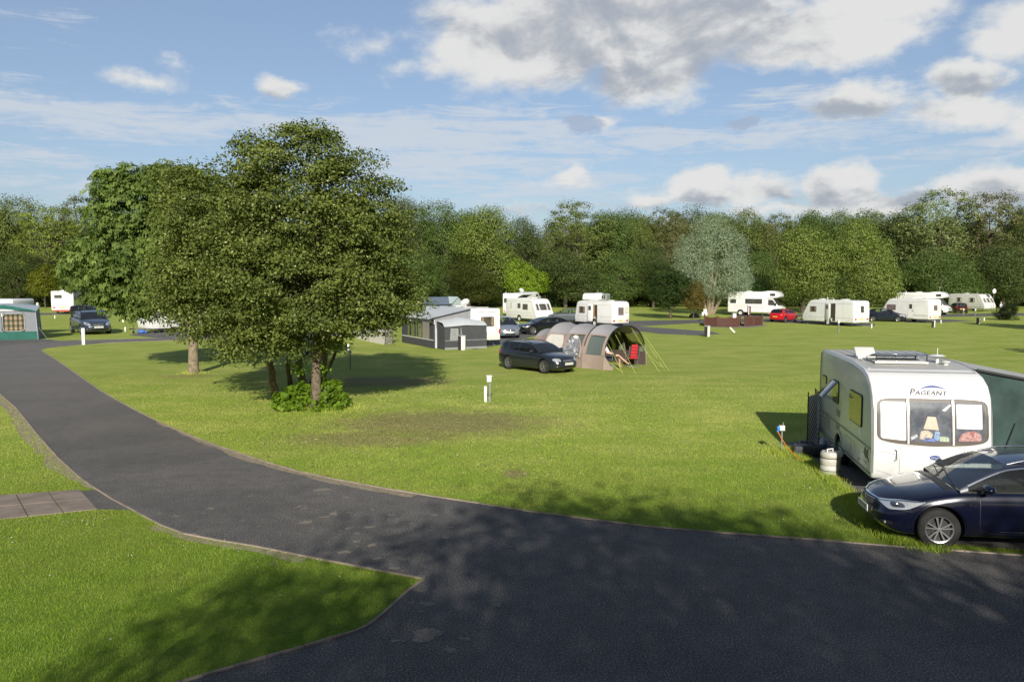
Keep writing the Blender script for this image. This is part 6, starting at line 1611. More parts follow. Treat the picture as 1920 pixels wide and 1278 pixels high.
kc_, _, _ = build_car('estate', BLK, 'black estate car behind the caravan at the far left', name='estate_car'); place(kc_, (0, 0, 0), G(166, 594), math.radians(-20))
kc2, _, _ = build_car('c5', NAV2, 'dark car partly hidden by the tree branches behind the grey awning', name='estate_car'); place(kc2, (0, 0, 0), GD(806, 84), math.radians(-25))

# ================================================================== caravans of the field
# caravan with the grey awning
C1r, C1l = G(938, 647), G(882, 651)
c1h = math.atan2(-(C1r[0] - C1l[0]) * -1, 0) if False else math.atan2(C1r[0] - C1l[0], -(C1r[1] - C1l[1]))
ax = math.radians(118)     # forward direction (away from the camera, to the left)
c1, v1 = caravan('box', 6.0, 2.2, 'white caravan with an orange rear plate and the dark grey awning on its side', WHITE)
place(c1, (-3.0, -1.1, 0), G(938, 648), ax)
cwin(c1, v1, 'rear', rq(rect(-.62, 1.35, .36, 2.0), .1), cur=CURT, r=.1)
b = MB(); band(b, v1, 'rear', [(-.85, 2.32), (0, 2.36), (.85, 2.32)], .03, .01); b.build('rear_stripe', GTRIM, c1)
b = MB(); text_on(b, v1, 'rear', 'STERLING', 0, 2.20, .06, .01, mirror=-1, stretch=1.3); b.build('lettering', GTRIM, c1)
b = MB(); band(b, v1, 'rear', [(-.95, .98), (-.80, 1.15), (-.68, 1.5)], .03, .01); b.build('rear_swoosh', GTRIM, c1)
for s in (-1, 1):
    l = MB(); decal(l, v1, 'rear', rq(rect(s * .98, .85, s * 1.08, 1.15), .03), .02, 2, .08); l.build('tail_light', REDL, c1)
p = MB(); decal(p, v1, 'rear', rect(-.05, .60, .60, .74), .02, 2, .2); p.build('number_plate', mat('orange_plate', (.75, .35, .03), .5), c1)
roof_bits(c1, 6, 2.58, [('open', -1.9, -.1, .75, .95, -.55), ('open', -.3, .2, .5, .6, -.9), ('box', 1.2, 0, .6, .9), ('satdish', -.8, .5)])
cwin(c1, v1, 'right', rect(-2.3, 1.3, -1.4, 1.9)); cwin(c1, v1, 'right', rect(.4, 1.3, 1.4, 1.9))
b = MB(); decal(b, v1, 'right', rect(-2.95, .5, 2.6, .62), .01, 2, .3); b.build('skirt', GTRIM, c1)

# middle caravan (big three-pane front window)
c2, v2 = caravan('slope', 6.0, 2.25, 'white caravan with three sloping front panes behind the black saloon', CREAM, wheelx=-.35)
place(c2, (3.0, -1.1, 0), G(1046, 600), math.radians(-38))
place(c2, (3.0, -1.12, 0), G(1006, 605), math.radians(-57))
for (a, b_) in ((-.98, -.50), (-.44, .44), (.50, .98)): cwin(c2, v2, 'front', [(a, 1.30), (b_, 1.30), (b_ * .97, 1.98), (a * .97, 1.98)], frame=GTRIM, r=.06, cur=BLIND if abs(a) > .6 or b_ > .6 else False)
for (a, b_, z0, z1) in ((.35, 1.35, 1.32, 1.95), (-.65, -.05, 1.45, 2.0), (-2.15, -1.80, 1.42, 2.05)): cwin(c2, v2, 'right', rect(a, z0, b_, z1), frame=GTRIM, pane=DWIN if a > -2 else BLIND)
for z, w in ((1.0, .02), (.72, .02), (2.2, .02)): stripe(c2, v2, 'right', [(-2.9, z), (2.3, z)], w, GTRIM, 'side_rail')
stripe(c2, v2, 'right', [(2.05, 2.50), (2.08, 1.8), (2.5, .95), (2.7, .4)], .03, GTRIM, 'edge_trim')
b = MB(); decal(b, v2, 'right', rect(-.6, .85, -.25, .95), .01, 2, .1); decal(b, v2, 'right', rect(-.6, 1.1, -.25, 1.2), .01, 2, .1); b.build('vent', CREAM, c2)
roof_bits(c2, 6, 2.53, [('open', -.9, 0, 1.1, 1.2, .28), ('box', .8, 0, .5, .7), ('cap', -2.3, .3), ('dish', 1.3, .5)]); rear_kit(c2, v2, 6)
# camper behind it at the left
m0, mv, mcv, mhx = camper('white camper with three rear windows behind the caravan with three front panes')
place(m0, (-3.2, 0, 0), G(957, 593), math.radians(62))
for (a, b_) in ((-.9, -.35), (-.25, .75)): cwin(m0, mv, 'rear', rect(-b_, 1.7, -a, 2.25), r=.04)
cwin(m0, mv, 'rear', rect(-.75, .95, .05, 1.45), r=.04); rear_kit(m0, mv, 6.4)
roof_bits(m0, 6.4, 2.9, [('satdish', -1.0, -.4), ('cap', -2.9, .8)])
# caravan with its cream door standing open, behind the tunnel tent
c3, v3 = caravan('round', 5.6, 2.2, 'white caravan with its door open on a wooden cupboard, behind the tunnel tent', CREAM, wheelx=-.2, group=None)
place(c3, (-2.8, 1.1, 0), G(1148, 614), math.radians(125))
cwin(c3, v3, 'left', rect(1.25, 1.25, 2.15, 1.9), cur=CURT); 
cwin(c3, v3, 'rear', rect(-.35, 1.15, .35, 1.9), r=.05, pane=mat('pinkish_window', (.20, .15, .14), .3, var=.4), frame=GTRIM); cwin(c3, v3, 'rear', rect(-.95, 1.35, -.50, 1.9), frame=GTRIM, pane=BLIND)
do = MB(); decal(do, v3, 'left', rq(rect(-.62, .45, -.05, 2.1), .05), .012, 3, .12); dd = do.build('doorway', mat('doorway_dark', (.05, .04, .03), .9), c3)
cu_ = MB(); decal(cu_, v3, 'left', rect(-.25, .5, -.07, 2.05), .018, 2, .15); cu_.build('cupboard', mat('honey_wood', (.42, .22, .07), .5, var=.2, vscale=5), dd)
dr = MB(); dr.box((.30, 1.1 + .13, 1.3), (.62, .04, 1.62), Matrix.Rotation(.20, 3, 'Z')); dl = dr.build('door', WHITE, c3, bevel=.02)
dw = MB(); dw.box((.33, 1.262, 1.78), (.32, .02, .42), Matrix.Rotation(.20, 3, 'Z')); dw.build('door_window', DWIN, dl)
for z in (.98, 2.1): stripe(c3, v3, 'left', [(-2.7, z), (2.5, z)], .02, GTRIM, 'side_rail')
roof_bits(c3, 5.6, 2.48, [('box', -1.4, 0, .5, .5), ('box', 1.2, 0, .7, .8), ('mast', .3, .6, .3)]); rear_kit(c3, v3, 5.6)
# overcab camper behind it
m1, mv1, mc1, _ = camper('tall overcab camper behind the caravan whose open door shows a wooden cupboard', L=5.8)
place(m1, (2.9, 0, 0), GD(1108, 92), math.radians(-108))
cwin(m1, mv1, 'left', rect(.5, 2.35, 1.1, 2.8)); 
b = MB(); decal(b, mv1, 'left', rq(rect(-2.7, 1.4, -.8, 2.75), .05), .012, 3, .2); b.build('side_panel', mat('grey_green_panel', (.36, .42, .40), .5, var=.15), m1)
roof_bits(m1, 5.8, 2.92, [('box', -.5, 0, .7, .7), ('mast', 1.6, .5, .35), ('box', -1.9, 0, .9, .6)])
# far-left caravan seen from behind
c0, v0_ = caravan('box', 6.0, 2.25, 'white caravan seen from behind with a red underside, at the far left', WHITE, bevel=.05)
c0.scale = (1.2, 1.2, 1.2); place(c0, (-3.6, 0, 0), G(118, 588), math.radians(110))
cwin(c0, v0_, 'rear', rect(.05, 1.75, .80, 2.12), r=.03); rear_kit(c0, v0_, 6, .72)
for a in (-2.2, -.3, 1.4): cwin(c0, v0_, 'right', rect(a, 1.35, a + .6, 2.0))
b = MB(); b.prism([(-2.95, .26), (-2.95, .42), (-2.75, .42), (-2.75, .26)], -.85, .85); b.build('bumper', mat('red_bumper', (.45, .02, .02), .5), c0)
roof_bits(c0, 6, 2.57, [('box', -1.5, 0, .8, .8), ('box', 1, 0, .6, .6)])
# caravan under the tree edge at left
c7, v7 = caravan('bailey', 5.6, 2.2, 'white caravan mostly hidden behind the chestnut tree, with a blue bag at its hitch', WHITE, wheelx=-.2)
place(c7, (2.8, -1.1, 0), G(258, 623), math.radians(-128))
for z in (1.0, .65): stripe(c7, v7, 'right', [(-2.7, z), (2.6, z)], .02, GTRIM, 'side_rail')
cwin(c7, v7, 'right', rect(.4, 1.3, 1.6, 1.95)); cwin(c7, v7, 'front', rect(-.9, 1.3, .9, 1.95))
q = G(265, 625); bg = MB(); bg.ellipsoid((q[0], q[1], .16), (.36, .25, .18), 14, 9); bg.ellipsoid((q[0] + .3, q[1] + .1, .12), (.2, .16, .13), 12, 8)
tag(bg.build('water_container', mat('bright_blue', (.06, .16, .50), .5, var=.3, vscale=6), smooth=80), 'blue bag lying by the hitch of the caravan behind the chestnut tree', 'bag')
# big caravan behind the left awning (only roof shows)
c8, v8 = caravan('box', 6.4, 2.3, 'white caravan whose roof shows above the green and grey awning', WHITE)
place(c8, (-3.2, -1.15, 0), (GD(66, 64.8)[0], 64.2, 0), math.radians(180 + 4))
c8.scale = (1.13, 1.13, 1.16); place(c8, (-3.6, 1.3, 0), (G(66, 634)[0] * 1.03 - 1.7, 63.6, 0), math.radians(176))
roof_bits(c8, 6.4, 2.57, [('mast', -.9, 0, .3), ('box', .6, 0, .7, .7)]); stripe(c8, v8, 'left', [(-3.1, 2.2), (3, 2.2)], .03, GTRIM, 'side_rail')
# caravans on the right
c4, v4 = caravan('slope', 6.3, 2.25, 'white caravan with its door open and a dark doorway, right of the red car', WHITE, wheelx=-.1)
place(c4, (-3.15, -1.12, 0), G(1628, 611.5), math.radians(152)); place(c4, (3.1, 1.12, 0), G(1515, 609), math.radians(153))
place(c4, (-3.15, 1.12, 0), G(1600, 612.5), math.radians(118))
cwin(c4, v4, 'left', rect(1.35, 1.3, 2.15, 1.85), cur=CURT)
do = MB(); decal(do, v4, 'left', rq(rect(-1.0, .45, -.45, 2.2), .04), .012, 3, .12); do.build('doorway', mat('doorway_dark', (0, 0, 0)), c4)
dr = MB(); R = Matrix.Rotation(-.25, 3, 'Z'); dr.box((-.12, 1.12 + .13, 1.33), (.62, .04, 1.72), R); dl = dr.build('door', CREAM, c4, bevel=.02); dw = MB(); dw.box((-.12, 1.275, 1.85), (.30, .02, .42), R); dw.build('door_window', mat('pinkish_window', (0, 0, 0)), dl)
cwin(c4, v4, 'left', rect(-2.5, 1.35, -1.95, 1.9), r=.04) if False else None
cwin(c4, v4, 'rear', rect(-.30, 1.35, .15, 1.98), r=.05); rear_kit(c4, v4, 6.3, .7)
for z in (.80, 2.18): stripe(c4, v4, 'left', [(-3.0, z), (2.4, z)], .02, GTRIM, 'side_rail')
stripe(c4, v4, 'left', [(-1.9, 2.4), (-1.9, .5)], .015, GTRIM, 'panel_joint')
roof_bits(c4, 6.3, 2.53, [('dish', .6, .4), ('box', -1.2, 0, .6, .8), ('cap', -.4, .7), ('box', 1.6, 0, .5, .5)])
c5, v5 = caravan('slope', 5.6, 2.2, 'white caravan with a closed door and tinted side window, right of the dark blue hatchback', CREAM, wheelx=.15)
place(c5, (-2.8, 1.1, 0), G(1741, 605.5), math.radians(121))
cwin(c5, v5, 'left', rect(1.0, 1.25, 2.05, 1.85), pane=mat('pinkish_window', (0, 0, 0)), frame=BLACKP); cdoor(c5, v5, 'left', -1.05, -.45, .45, 2.2, True, CREAM)
cwin(c5, v5, 'rear', rect(-.35, 1.3, .25, 1.85), pane=mat('pinkish_window', (0, 0, 0)), r=.06); rear_kit(c5, v5, 5.6, .6)
for z in (.82, .72): stripe(c5, v5, 'left', [(-2.7, z), (2.6, z)], .03, GTRIM, 'side_rail')
stripe(c5, v5, 'left', [(-2.7, 2.2), (1.9, 2.2)], .015, GTRIM, 'side_rail')
roof_bits(c5, 5.6, 2.53, [('cap', .9, .5), ('box', -.3, 0, .5, .7), ('box', -1.7, 0, .4, .4)])
c6, v6 = caravan('slope', 6.2, 2.2, 'white caravan with dark framed side windows at the far right beside the standing person', WHITE2, wheelx=-.4)
place(c6, (3.1, -1.1, 0), G(1846, 584), math.radians(-70))
for (a, b_) in ((-1.75, -.85), (.45, 1.4)): cwin(c6, v6, 'right', rect(a, 1.3, b_, 1.95), cur=BLIND)
for (a, b_) in ((-.95, -.46), (-.36, .36), (.46, .95)): cwin(c6, v6, 'front', [(a, 1.3), (b_, 1.3), (b_, 1.92), (a, 1.92)], r=.06, pane=DWIN, frame=GTRIM, cur=BLIND)
stripe(c6, v6, 'right', [(-3, 1.0), (2.6, 1.0)], .02, GTRIM, 'side_rail'); stripe(c6, v6, 'right', [(-3, .62), (2.8, .62)], .08, GTRIM, 'skirt')
stripe(c6, v6, 'right', [(1.6, 2.4), (1.75, 1.9), (2.3, .9), (2.35, .45)], .03, GTRIM, 'edge_trim'); roof_bits(c6, 6.2, 2.53, [('mast', .9, 0, .25), ('box', -1, 0, .6, .6)])
# two campers at the right
m2, mv2, mc2, hx2 = camper('white overcab camper with a long side, parked behind the brown fence enclosure')
m2.scale = (1.08, 1.08, 1.05); place(m2, (3.4, 0, 0), GD(1470, 101), math.radians(-34)); 
cwin(m2, mv2, 'right', rect(-1.1, 1.45, .9, 2.05)); cwin(m2, mv2, 'right', rect(-2.9, 1.5, -2.2, 2.0))
for z in (1.25, 1.1, .95): stripe(m2, mv2, 'right', [(-2.5, z), (1.2, z)], .03, mat('faded_red_stripe', (.45, .30, .30), .5), 'stripe')
roof_bits(m2, 6.4, 2.92, [('box', -1, 0, .7, .7)])
m3, mv3, mc3, hx3 = camper('white overcab camper with script on its side, behind the caravan with a tinted window')
place(m3, (3.2, 0, 0), GD(1781, 104), math.radians(-44))
stripe(m3, mv3, 'right', [(-1.9, 2.35), (-1.2, 2.5), (-.6, 2.42), (.3, 2.5)], .05, mat('script_grey', (.50, .48, .44), .5), 'side_script'); stripe(m3, mv3, 'right', [(-3.1, 2.0), (1.3, 2.0)], .02, GTRIM)
cwin(m3, mv3, 'right', rect(-1.6, 1.4, -.5, 1.95)); roof_bits(m3, 6.4, 2.92, [('cap', -2.3, .2), ('box', -.6, 0, .7, .7), ('mast', 1.9, 0, .7)])
# ================================================================== awnings, tents, people, small things
CHAR = mat('charcoal_canvas', (0.060, 0.062, 0.068), .85, var=.2, vscale=2); LG = mat('light_grey_canvas', (.50, .53, .55), .8, var=.1, vscale=1.5)
MG = mat('mid_grey_canvas', (.26, .26, .27), .85, var=.15); CREAMC = mat('light_panel', (.58, .57, .54), .8, var=.1)
VINYL = glass('clear_vinyl', (.72, .75, .73), .8, .72, .08)
ga = empty('caravan_awning', tuple(c1.location), c1.rotation_euler[2], 'large charcoal and pale grey caravan awning with a side annexe', 'awning')
a0, a1, y0, y1 = -2.95, 3.1, 1.12, 3.75
m = MB(); creased(m, (a0 - .05, y1 + .35, 1.92), (a1, y1 + .35, 1.92), (a1, y0, 2.56), (a0 - .05, y0, 2.56), 20, 6, .02, 1); m.build('roof', LG, ga, smooth=80)
m = MB(); m.grid([[(a0 - .05, y1 + .35, 1.92), (a1, y1 + .35, 1.92)], [(a0 - .05, y1 + .33, 1.72), (a1, y1 + .33, 1.72)]]); m.build('valance', CHAR, ga)
m = MB(); creased(m, (a0, y0, .3), (a0, y1, .02), (a0, y1, 1.95), (a0, y0, 2.45), 16, 8, .015, 2); m.build('end_wall', MG, ga, smooth=80)
m = MB(); m.tube([(a0 - .04, y0 + .02, 2.52), (a0 - .04, y1 + .33, 1.92)], .05, 6); m.tube([(a0 - .04, y1 + .33, 1.90), (a0 - .05, y1, 1.55), (a0 - .05, y1, 0)], .045, 6); m.build('pole', CHAR, ga)
segs = [(a0, a0 + .75, 'solid'), (a0 + .75, a0 + 2.1, 'win'), (a0 + 2.1, a0 + 3.5, 'win'), (a0 + 3.5, a0 + 4.9, 'win'), (a0 + 4.9, a1, 'solid')]
for (p, q, k) in segs:
    m = MB(); m.grid([[(p, y1, .02), (q, y1, .02)], [(p, y1, .55), (q, y1, .55)]]); m.build('skirt_panel', CHAR, ga)
    m = MB(); m.grid([[(p, y1 + .004, .50), (q, y1 + .004, .50)], [(p, y1 + .004, .56), (q, y1 + .004, .56)]]); m.build('webbing', CREAMC, ga)
    if k == 'solid':
        m = MB(); creased(m, (p, y1, .56), (q, y1, .56), (q, y1, 1.95), (p, y1, 1.95), 8, 6, .012, 3); m.build('wall_panel', CHAR, ga, smooth=80)
    else:
        m = MB(); m.grid([[(p + .05, y1, .56), (q - .05, y1, .56)], [(p + .05, y1, 1.75), (q - .05, y1, 1.75)]]); m.build('window', VINYL, ga)
        m = MB(); m.grid([[(p, y1, 1.75), (q, y1, 1.75)], [(p, y1, 1.95), (q, y1, 1.95)]]); m.grid([[(p, y1, .56), (p + .05, y1, .56)], [(p, y1, 1.75), (p + .05, y1, 1.75)]]); m.grid([[(q - .05, y1, .56), (q, y1, .56)], [(q - .05, y1, 1.75), (q, y1, 1.75)]]); m.build('window_surround', CHAR, ga)
        m = MB(); creased(m, (p + .1, y1 - .12, .6), (p + .40, y1 - .12, .6), (p + .3, y1 - .12, 1.75), (p + .1, y1 - .12, 1.75), 8, 3, .03, 5); creased(m, (q - .4, y1 - .12, .6), (q - .1, y1 - .12, .6), (q - .1, y1 - .12, 1.75), (q - .3, y1 - .12, 1.75), 8, 3, .03, 6); m.build('curtain', mat('patterned_curtain', (.46, .40, .33), .9, col2=(.16, .12, .10), vscale=9), ga)
m = MB(); m.grid([[(a0 - .02, y1, .02), (a0 - .02, y1 - .45, .02)], [(a0 - .02, y1, 1.9), (a0 - .02, y1 - .05, 1.9)]]); m.build('pale_flap', LG, ga)
m = MB(); m.lathe([(.001, 0), (.05, 0), (.05, .8), (.001, .8)], (-1.2, 2.9, 0), n=8); m.box((-1.2, 2.9, .82), (.7, .7, .04)); tbl = m.build('table', mat('table_white', (.6, .6, .58), .5)); m = None
tbl.location = ga.location; tbl.rotation_euler = ga.rotation_euler; tag(tbl, 'small white table inside the charcoal awning behind its clear windows', 'table')
# annexe
b0, b1, e0, e1 = -4.25, -2.97, .55, 3.55
m = MB(); creased(m, (b0, e0, .02), (b0, e1, .02), (b0, e1, 1.48), (b0, e0, 1.52), 12, 5, .01, 7); m.build('annexe_wall', CHAR, ga, smooth=80)
m = MB(); creased(m, (b0, e1, .02), (b1, e1, .02), (b1, e1, 1.75), (b0, e1, 1.48), 6, 5, .01, 8); m.build('annexe_side', CHAR, ga, smooth=80); m = MB(); creased(m, (b0, e0, .02), (b1, e0, .02), (b1, e0, 1.75), (b0, e0, 1.52), 6, 5, .01, 8); m.build('annexe_side', CHAR, ga, smooth=80)
m = MB(); m.grid([[(b0 - .03, e0 - .03, 1.50), (b0 - .03, (e0 + e1) / 2, 1.55), (b0 - .03, e1 + .03, 1.47)], [(b0 + .35, e0 - .02, 1.72), (b0 + .4, (e0 + e1) / 2, 1.88), (b0 + .35, e1, 1.70)], [(b1, e0, 1.80), (b1, (e0 + e1) / 2, 2.02), (b1, e1, 1.80)]]); m.build('annexe_roof', LG, ga, smooth=60)
m = MB(); m.grid([[(b0 - .012, e1 - .35, .55), (b0 - .012, e1 - 1.0, .55)], [(b0 - .012, e1 - .42, 1.36), (b0 - .012, e1 - .95, 1.36)]]); m.build('annexe_window', mat('hazy_window', (.30, .31, .31), .3, var=.2), ga)
m = MB(); m.grid([[(b0 - .015, e1 - 1.1, .1), (b0 - .015, e1 - 1.35, .1)], [(b0 - .015, e1 - 1.12, 1.4), (b0 - .015, e1 - 1.16, 1.4)]]); m.build('annexe_curtain', MG, ga)
m = MB(); m.grid([[(b0 - .02, e0, .56), (b0 - .02, e1, .56)], [(b0 - .02, e0, .60), (b0 - .02, e1, .60)]]); m.grid([[(b0 - .02, e0, 0), (b0 - .02, e1, 0)], [(b0 - .02, e0, .14), (b0 - .02, e1, .14)]]); m.build('annexe_webbing', MG, ga)
# orange cone-like gas regulator area: red bottle stand by the caravan corner
q = to_world(c1, (-3.1, .35, 0)); m = MB(); m.lathe([(.001, 0), (.13, 0), (.14, .05), (.14, .42), (.09, .50), (.05, .54), (.001, .56)], n=16); go_ = m.build('gas_bottle', mat('orange_red_paint', (.55, .12, .03), .45), smooth=50); go_.location = q; tag(go_, 'small orange-red gas bottle at the corner of the charcoal awning annexe', 'gas bottle')

# --- brown tunnel tent
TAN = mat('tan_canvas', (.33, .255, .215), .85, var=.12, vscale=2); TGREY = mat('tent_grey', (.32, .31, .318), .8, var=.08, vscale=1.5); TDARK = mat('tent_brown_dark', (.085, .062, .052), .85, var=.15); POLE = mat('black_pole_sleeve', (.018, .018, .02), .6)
TV = glass('tent_window', (.88, .92, .90), .5, .62, .08, (.30, .36, .34))
tfc = (5.80, 40.75); th = math.atan2(.714, -.70)
te = empty('tunnel_tent', (tfc[0], tfc[1], 0), th, 'tan and grey tunnel tent with an open front hoop and clear side windows', 'tent')
def hoop(t, a, b, lean=0.0, n=33):
    return [(t + lean * math.sin(th_) , a * math.copysign(abs(math.cos(th_))**.80, math.cos(th_)), b * math.sin(th_)**.88) for th_ in np.linspace(0, math.pi, n)]
H_ = [(0, 1.78, 2.12), (1.35, 1.80, 2.16), (2.75, 1.80, 2.12), (4.15, 1.75, 2.14), (5.3, 1.5, 1.75), (6.3, 1.15, 1.05), (6.75, .7, .25)]
def skin(mb, h0, h1, i0, i1, k=4, sag=.04):
    A = hoop(*h0); B_ = hoop(*h1); rows = []
    for s in range(k + 1):
        t = s / k; sg = 1 - sag * math.sin(math.pi * t)
        rows.append([tuple(A[i][c] * (1 - t) + B_[i][c] * t if c == 0 else (A[i][c] * (1 - t) + B_[i][c] * t) * sg for c in range(3)) for i in range(i0, i1 + 1)])
    mb.grid(rows)
for k in range(len(H_) - 1):
    h0, h1 = H_[k], H_[k + 1]
    m = MB(); skin(m, h0, h1, 9, 23); m.build('roof', TGREY if k < 4 else TAN, te, smooth=80)
    if k < 3:
        for (i0, i1) in ((0, 3), (29, 32)):
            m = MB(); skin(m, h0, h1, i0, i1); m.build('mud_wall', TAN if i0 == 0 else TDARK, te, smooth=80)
    if k < 2:
        for (i0, i1, near_) in ((3, 9, 1), (23, 29, 0)):
            m = MB(); skin(m, h0, h1, i0, i1); m.build('window', TV, te, smooth=80)
            # fabric frame round each window
            A, B_ = hoop(*h0), hoop(*h1); f_ = MB()
            for (u0, u1) in ((0, .14), (.86, 1.0)):
                rows = []
                for i in range(i0, i1 + 1):
                    p = Vector(A[i]).lerp(Vector(B_[i]), u0); q = Vector(A[i]).lerp(Vector(B_[i]), u1); o = Vector((0, p.y, p.z - .5)).normalized() * .006; rows.append([p + o, q + o])
                f_.grid(rows)
            i = i1 if i0 == 3 else i0
            j = i - 1 if i0 == 3 else i + 1
            f_.grid([[Vector(A[i]) * 1.004, Vector(B_[i]) * 1.004], [Vector(A[i]).lerp(Vector(A[j]), .5) * 1.004, Vector(B_[i]).lerp(Vector(B_[j]), .5) * 1.004]])
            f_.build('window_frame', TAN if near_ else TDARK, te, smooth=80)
    elif k == 2:
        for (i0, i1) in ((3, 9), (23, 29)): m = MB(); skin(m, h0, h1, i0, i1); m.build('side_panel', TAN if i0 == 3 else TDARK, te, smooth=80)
        A, B_ = hoop(*h0), hoop(*h1); m = MB(); rows = []
        for i in range(2, 9):
            w = .5 + .42 * math.sin((i - 1) / 8 * math.pi); p = Vector(A[i]).lerp(Vector(B_[i]), .5 - w / 2); q = Vector(A[i]).lerp(Vector(B_[i]), .5 + w / 2); rows.append([p * 1.01, q * 1.01])
        m.grid(rows); m.build('door_blind', mat('pale_blind', (0, 0, 0)), te, smooth=80)
    else:
        for (i0, i1) in ((0, 9), (23, 32)): m = MB(); skin(m, h0, h1, i0, i1); m.build('side_panel', TAN, te, smooth=80)
A = hoop(2.05, 1.80, 2.14); 
# silver crinkled reflective door lining in the second bay
cr = MB(); R9 = np.random.RandomState(8); A, B_ = hoop(*H_[1]), hoop(*H_[2]); rows = []
for i in range(12):
    v = i / 11; ii = 2.2 + v * 5.6; lo = int(ii); fr = ii - lo; row = []
    wdt = .40 * (1 - v**2.2) + .08
    for j in range(10):
        u = .50 + wdt * (j / 9 - .5) * 1.7 + .14 * (1 - v)
        p = Vector(A[lo]).lerp(Vector(A[lo + 1]), fr).lerp(Vector(B_[lo]).lerp(Vector(B_[lo + 1]), fr), u); n_ = Vector((0, p.y, p.z - .3)).normalized()
        row.append(p + n_ * (.05 + R9.uniform(-.06, .06)) + Vector((R9.uniform(-.03, .03), 0, R9.uniform(-.03, .03))))
    rows.append(row)
cr.grid(rows); cr.build('foil_blind', mat('silver_foil', (.62, .62, .64), .28, .75), te)
m = MB(); A, B_ = hoop(*H_[1]), hoop(*H_[2]); pts = [Vector(A[i]).lerp(Vector(B_[i]), u) * 1.012 for i, u in ((2, .15), (4, .14), (6, .24), (8, .48), (8, .60), (6, .82), (4, .92), (2, .93))]; m.tube(pts, .045, 6); m.build('rolled_door', TAN, te, smooth=60)
for k in (0, 1):
    A = hoop(*H_[k]); m = MB(); m.tube([Vector(p) * 1.006 for p in A[5:28]], .030, 6); m.build('pole', POLE, te, smooth=60)
    for (i0, i1) in ((0, 6), (26, 32)): m = MB(); m.tube([Vector(p) * 1.004 for p in A[i0:i1 + 1]], .022, 6); m.build('pole_sleeve', TAN, te, smooth=60)
for k in (2, 3, 4): m = MB(); m.tube([Vector(p) * 1.004 for p in hoop(*H_[k])], .018, 6); m.build('pole_sleeve', MG, te, smooth=60)
m = MB(); A = hoop(0, 1.78, 2.12); rows = []
for (i, w) in ((0, .0), (1, .0), (2, .0), (3, .0)): pass
m.grid([[A[0], (-.55, 1.62, .02)], [A[3], (-.15, A[3][1] - .02, A[3][2] * .75)]]); m.build('front_flap', TAN, te)
GUY = mat('yellow_guy_line', (.56, .62, .16), .6)
def world_at(px, py, d): r_ = ray(px, py); return Vector((r_[0] * d / r_[1], d, CAM_H + r_[2] * d / r_[1]))
for (a, b, d) in (((1184, 615), (1236, 697), 40.9), ((1154, 627), (1192, 700), 40.1), ((1210, 631), (1254, 694), 41.6), ((1215, 645), (1246, 692), 41.8), ((1141, 646), (1168, 700), 39.8), ((1134, 673), (1168, 699), 39.6), ((1219, 668), (1241, 688), 41.9), ((1120, 632), (1152, 676), 44.0), ((1103, 625), (1125, 668), 44.5)):
    g_ = MB(); P = world_at(*a, d); Q = Vector(G(*b)); g_.tube([P - Vector(te.location), Q - Vector(te.location)], .0075, 4)
    for i_ in range(len(g_.v)):
        v = Vector(g_.v[i_]); g_.v[i_] = tuple(Matrix.Rotation(-th, 3, 'Z') @ v)
    g_.build('guy_line', GUY, te)

# camping chairs
def camp_chair(loc, rz, seatm, label, backm=None):
    c = empty('camping_chair', loc, rz, label, 'camping chair')
    fr = MB()
    for s in (-1, 1):
        fr.tube([(-.30, s * .27, .0), (.26, s * .27, .46)], .014, 6); fr.tube([(.30, s * .27, 0), (-.24, s * .27, .46)], .014, 6); fr.tube([(-.22, s * .27, .44), (-.42, s * .27, 1.08)], .014, 6); fr.tube([(-.26, s * .29, .62), (.26, s * .29, .64)], .02, 6); fr.tube([(.24, s * .28, .62), (.24, s * .28, .46)], .012, 6)
    fr.tube([(-.30, -.27, .02), (-.30, .27, .02)], .012, 6); fr.tube([(.30, -.27, .02), (.30, .27, .02)], .012, 6); fr.build('frame', GALV, c, smooth=60)
    s_ = MB(); s_.box((0, 0, .46), (.50, .50, .06)); s_.build('seat', seatm, c, bevel=.025)
    b_ = MB(); R = Matrix.Rotation(-.30, 3, 'Y')
    for k in range(4): b_.box(Vector((-.25 - .055 * k, 0, .58 + .17 * k)), (.07, .36, .165), R)
    b_.build('backrest', seatm, c, bevel=.03)
    if backm:
        for s in (-1, 1): b2 = MB(); b2.box(Vector((-.30, s * .23, .82)), (.05, .12, .58), R); b2.build('back_side', backm, c, bevel=.03)
    return c
rcx = G(1185, 687); camp_chair(rcx, math.radians(100), mat('red_fabric', (.50, .02, .03), .8, var=.15, vscale=8), 'red padded camping chair standing empty in the front of the tunnel tent', mat('dark_grey_fabric', (.04, .04, .045), .85))
SKIN = mat('skin', (.52, .32, .23), .55); SHIRT = mat('white_shirt', (.66, .67, .70), .85, var=.12, vscale=9); SHORTS = mat('black_shorts', (.014, .015, .02), .85); NAVF = mat('navy_fabric', (.03, .04, .075), .85, var=.2); HAIR = mat('dark_hair', (.03, .024, .02), .8)
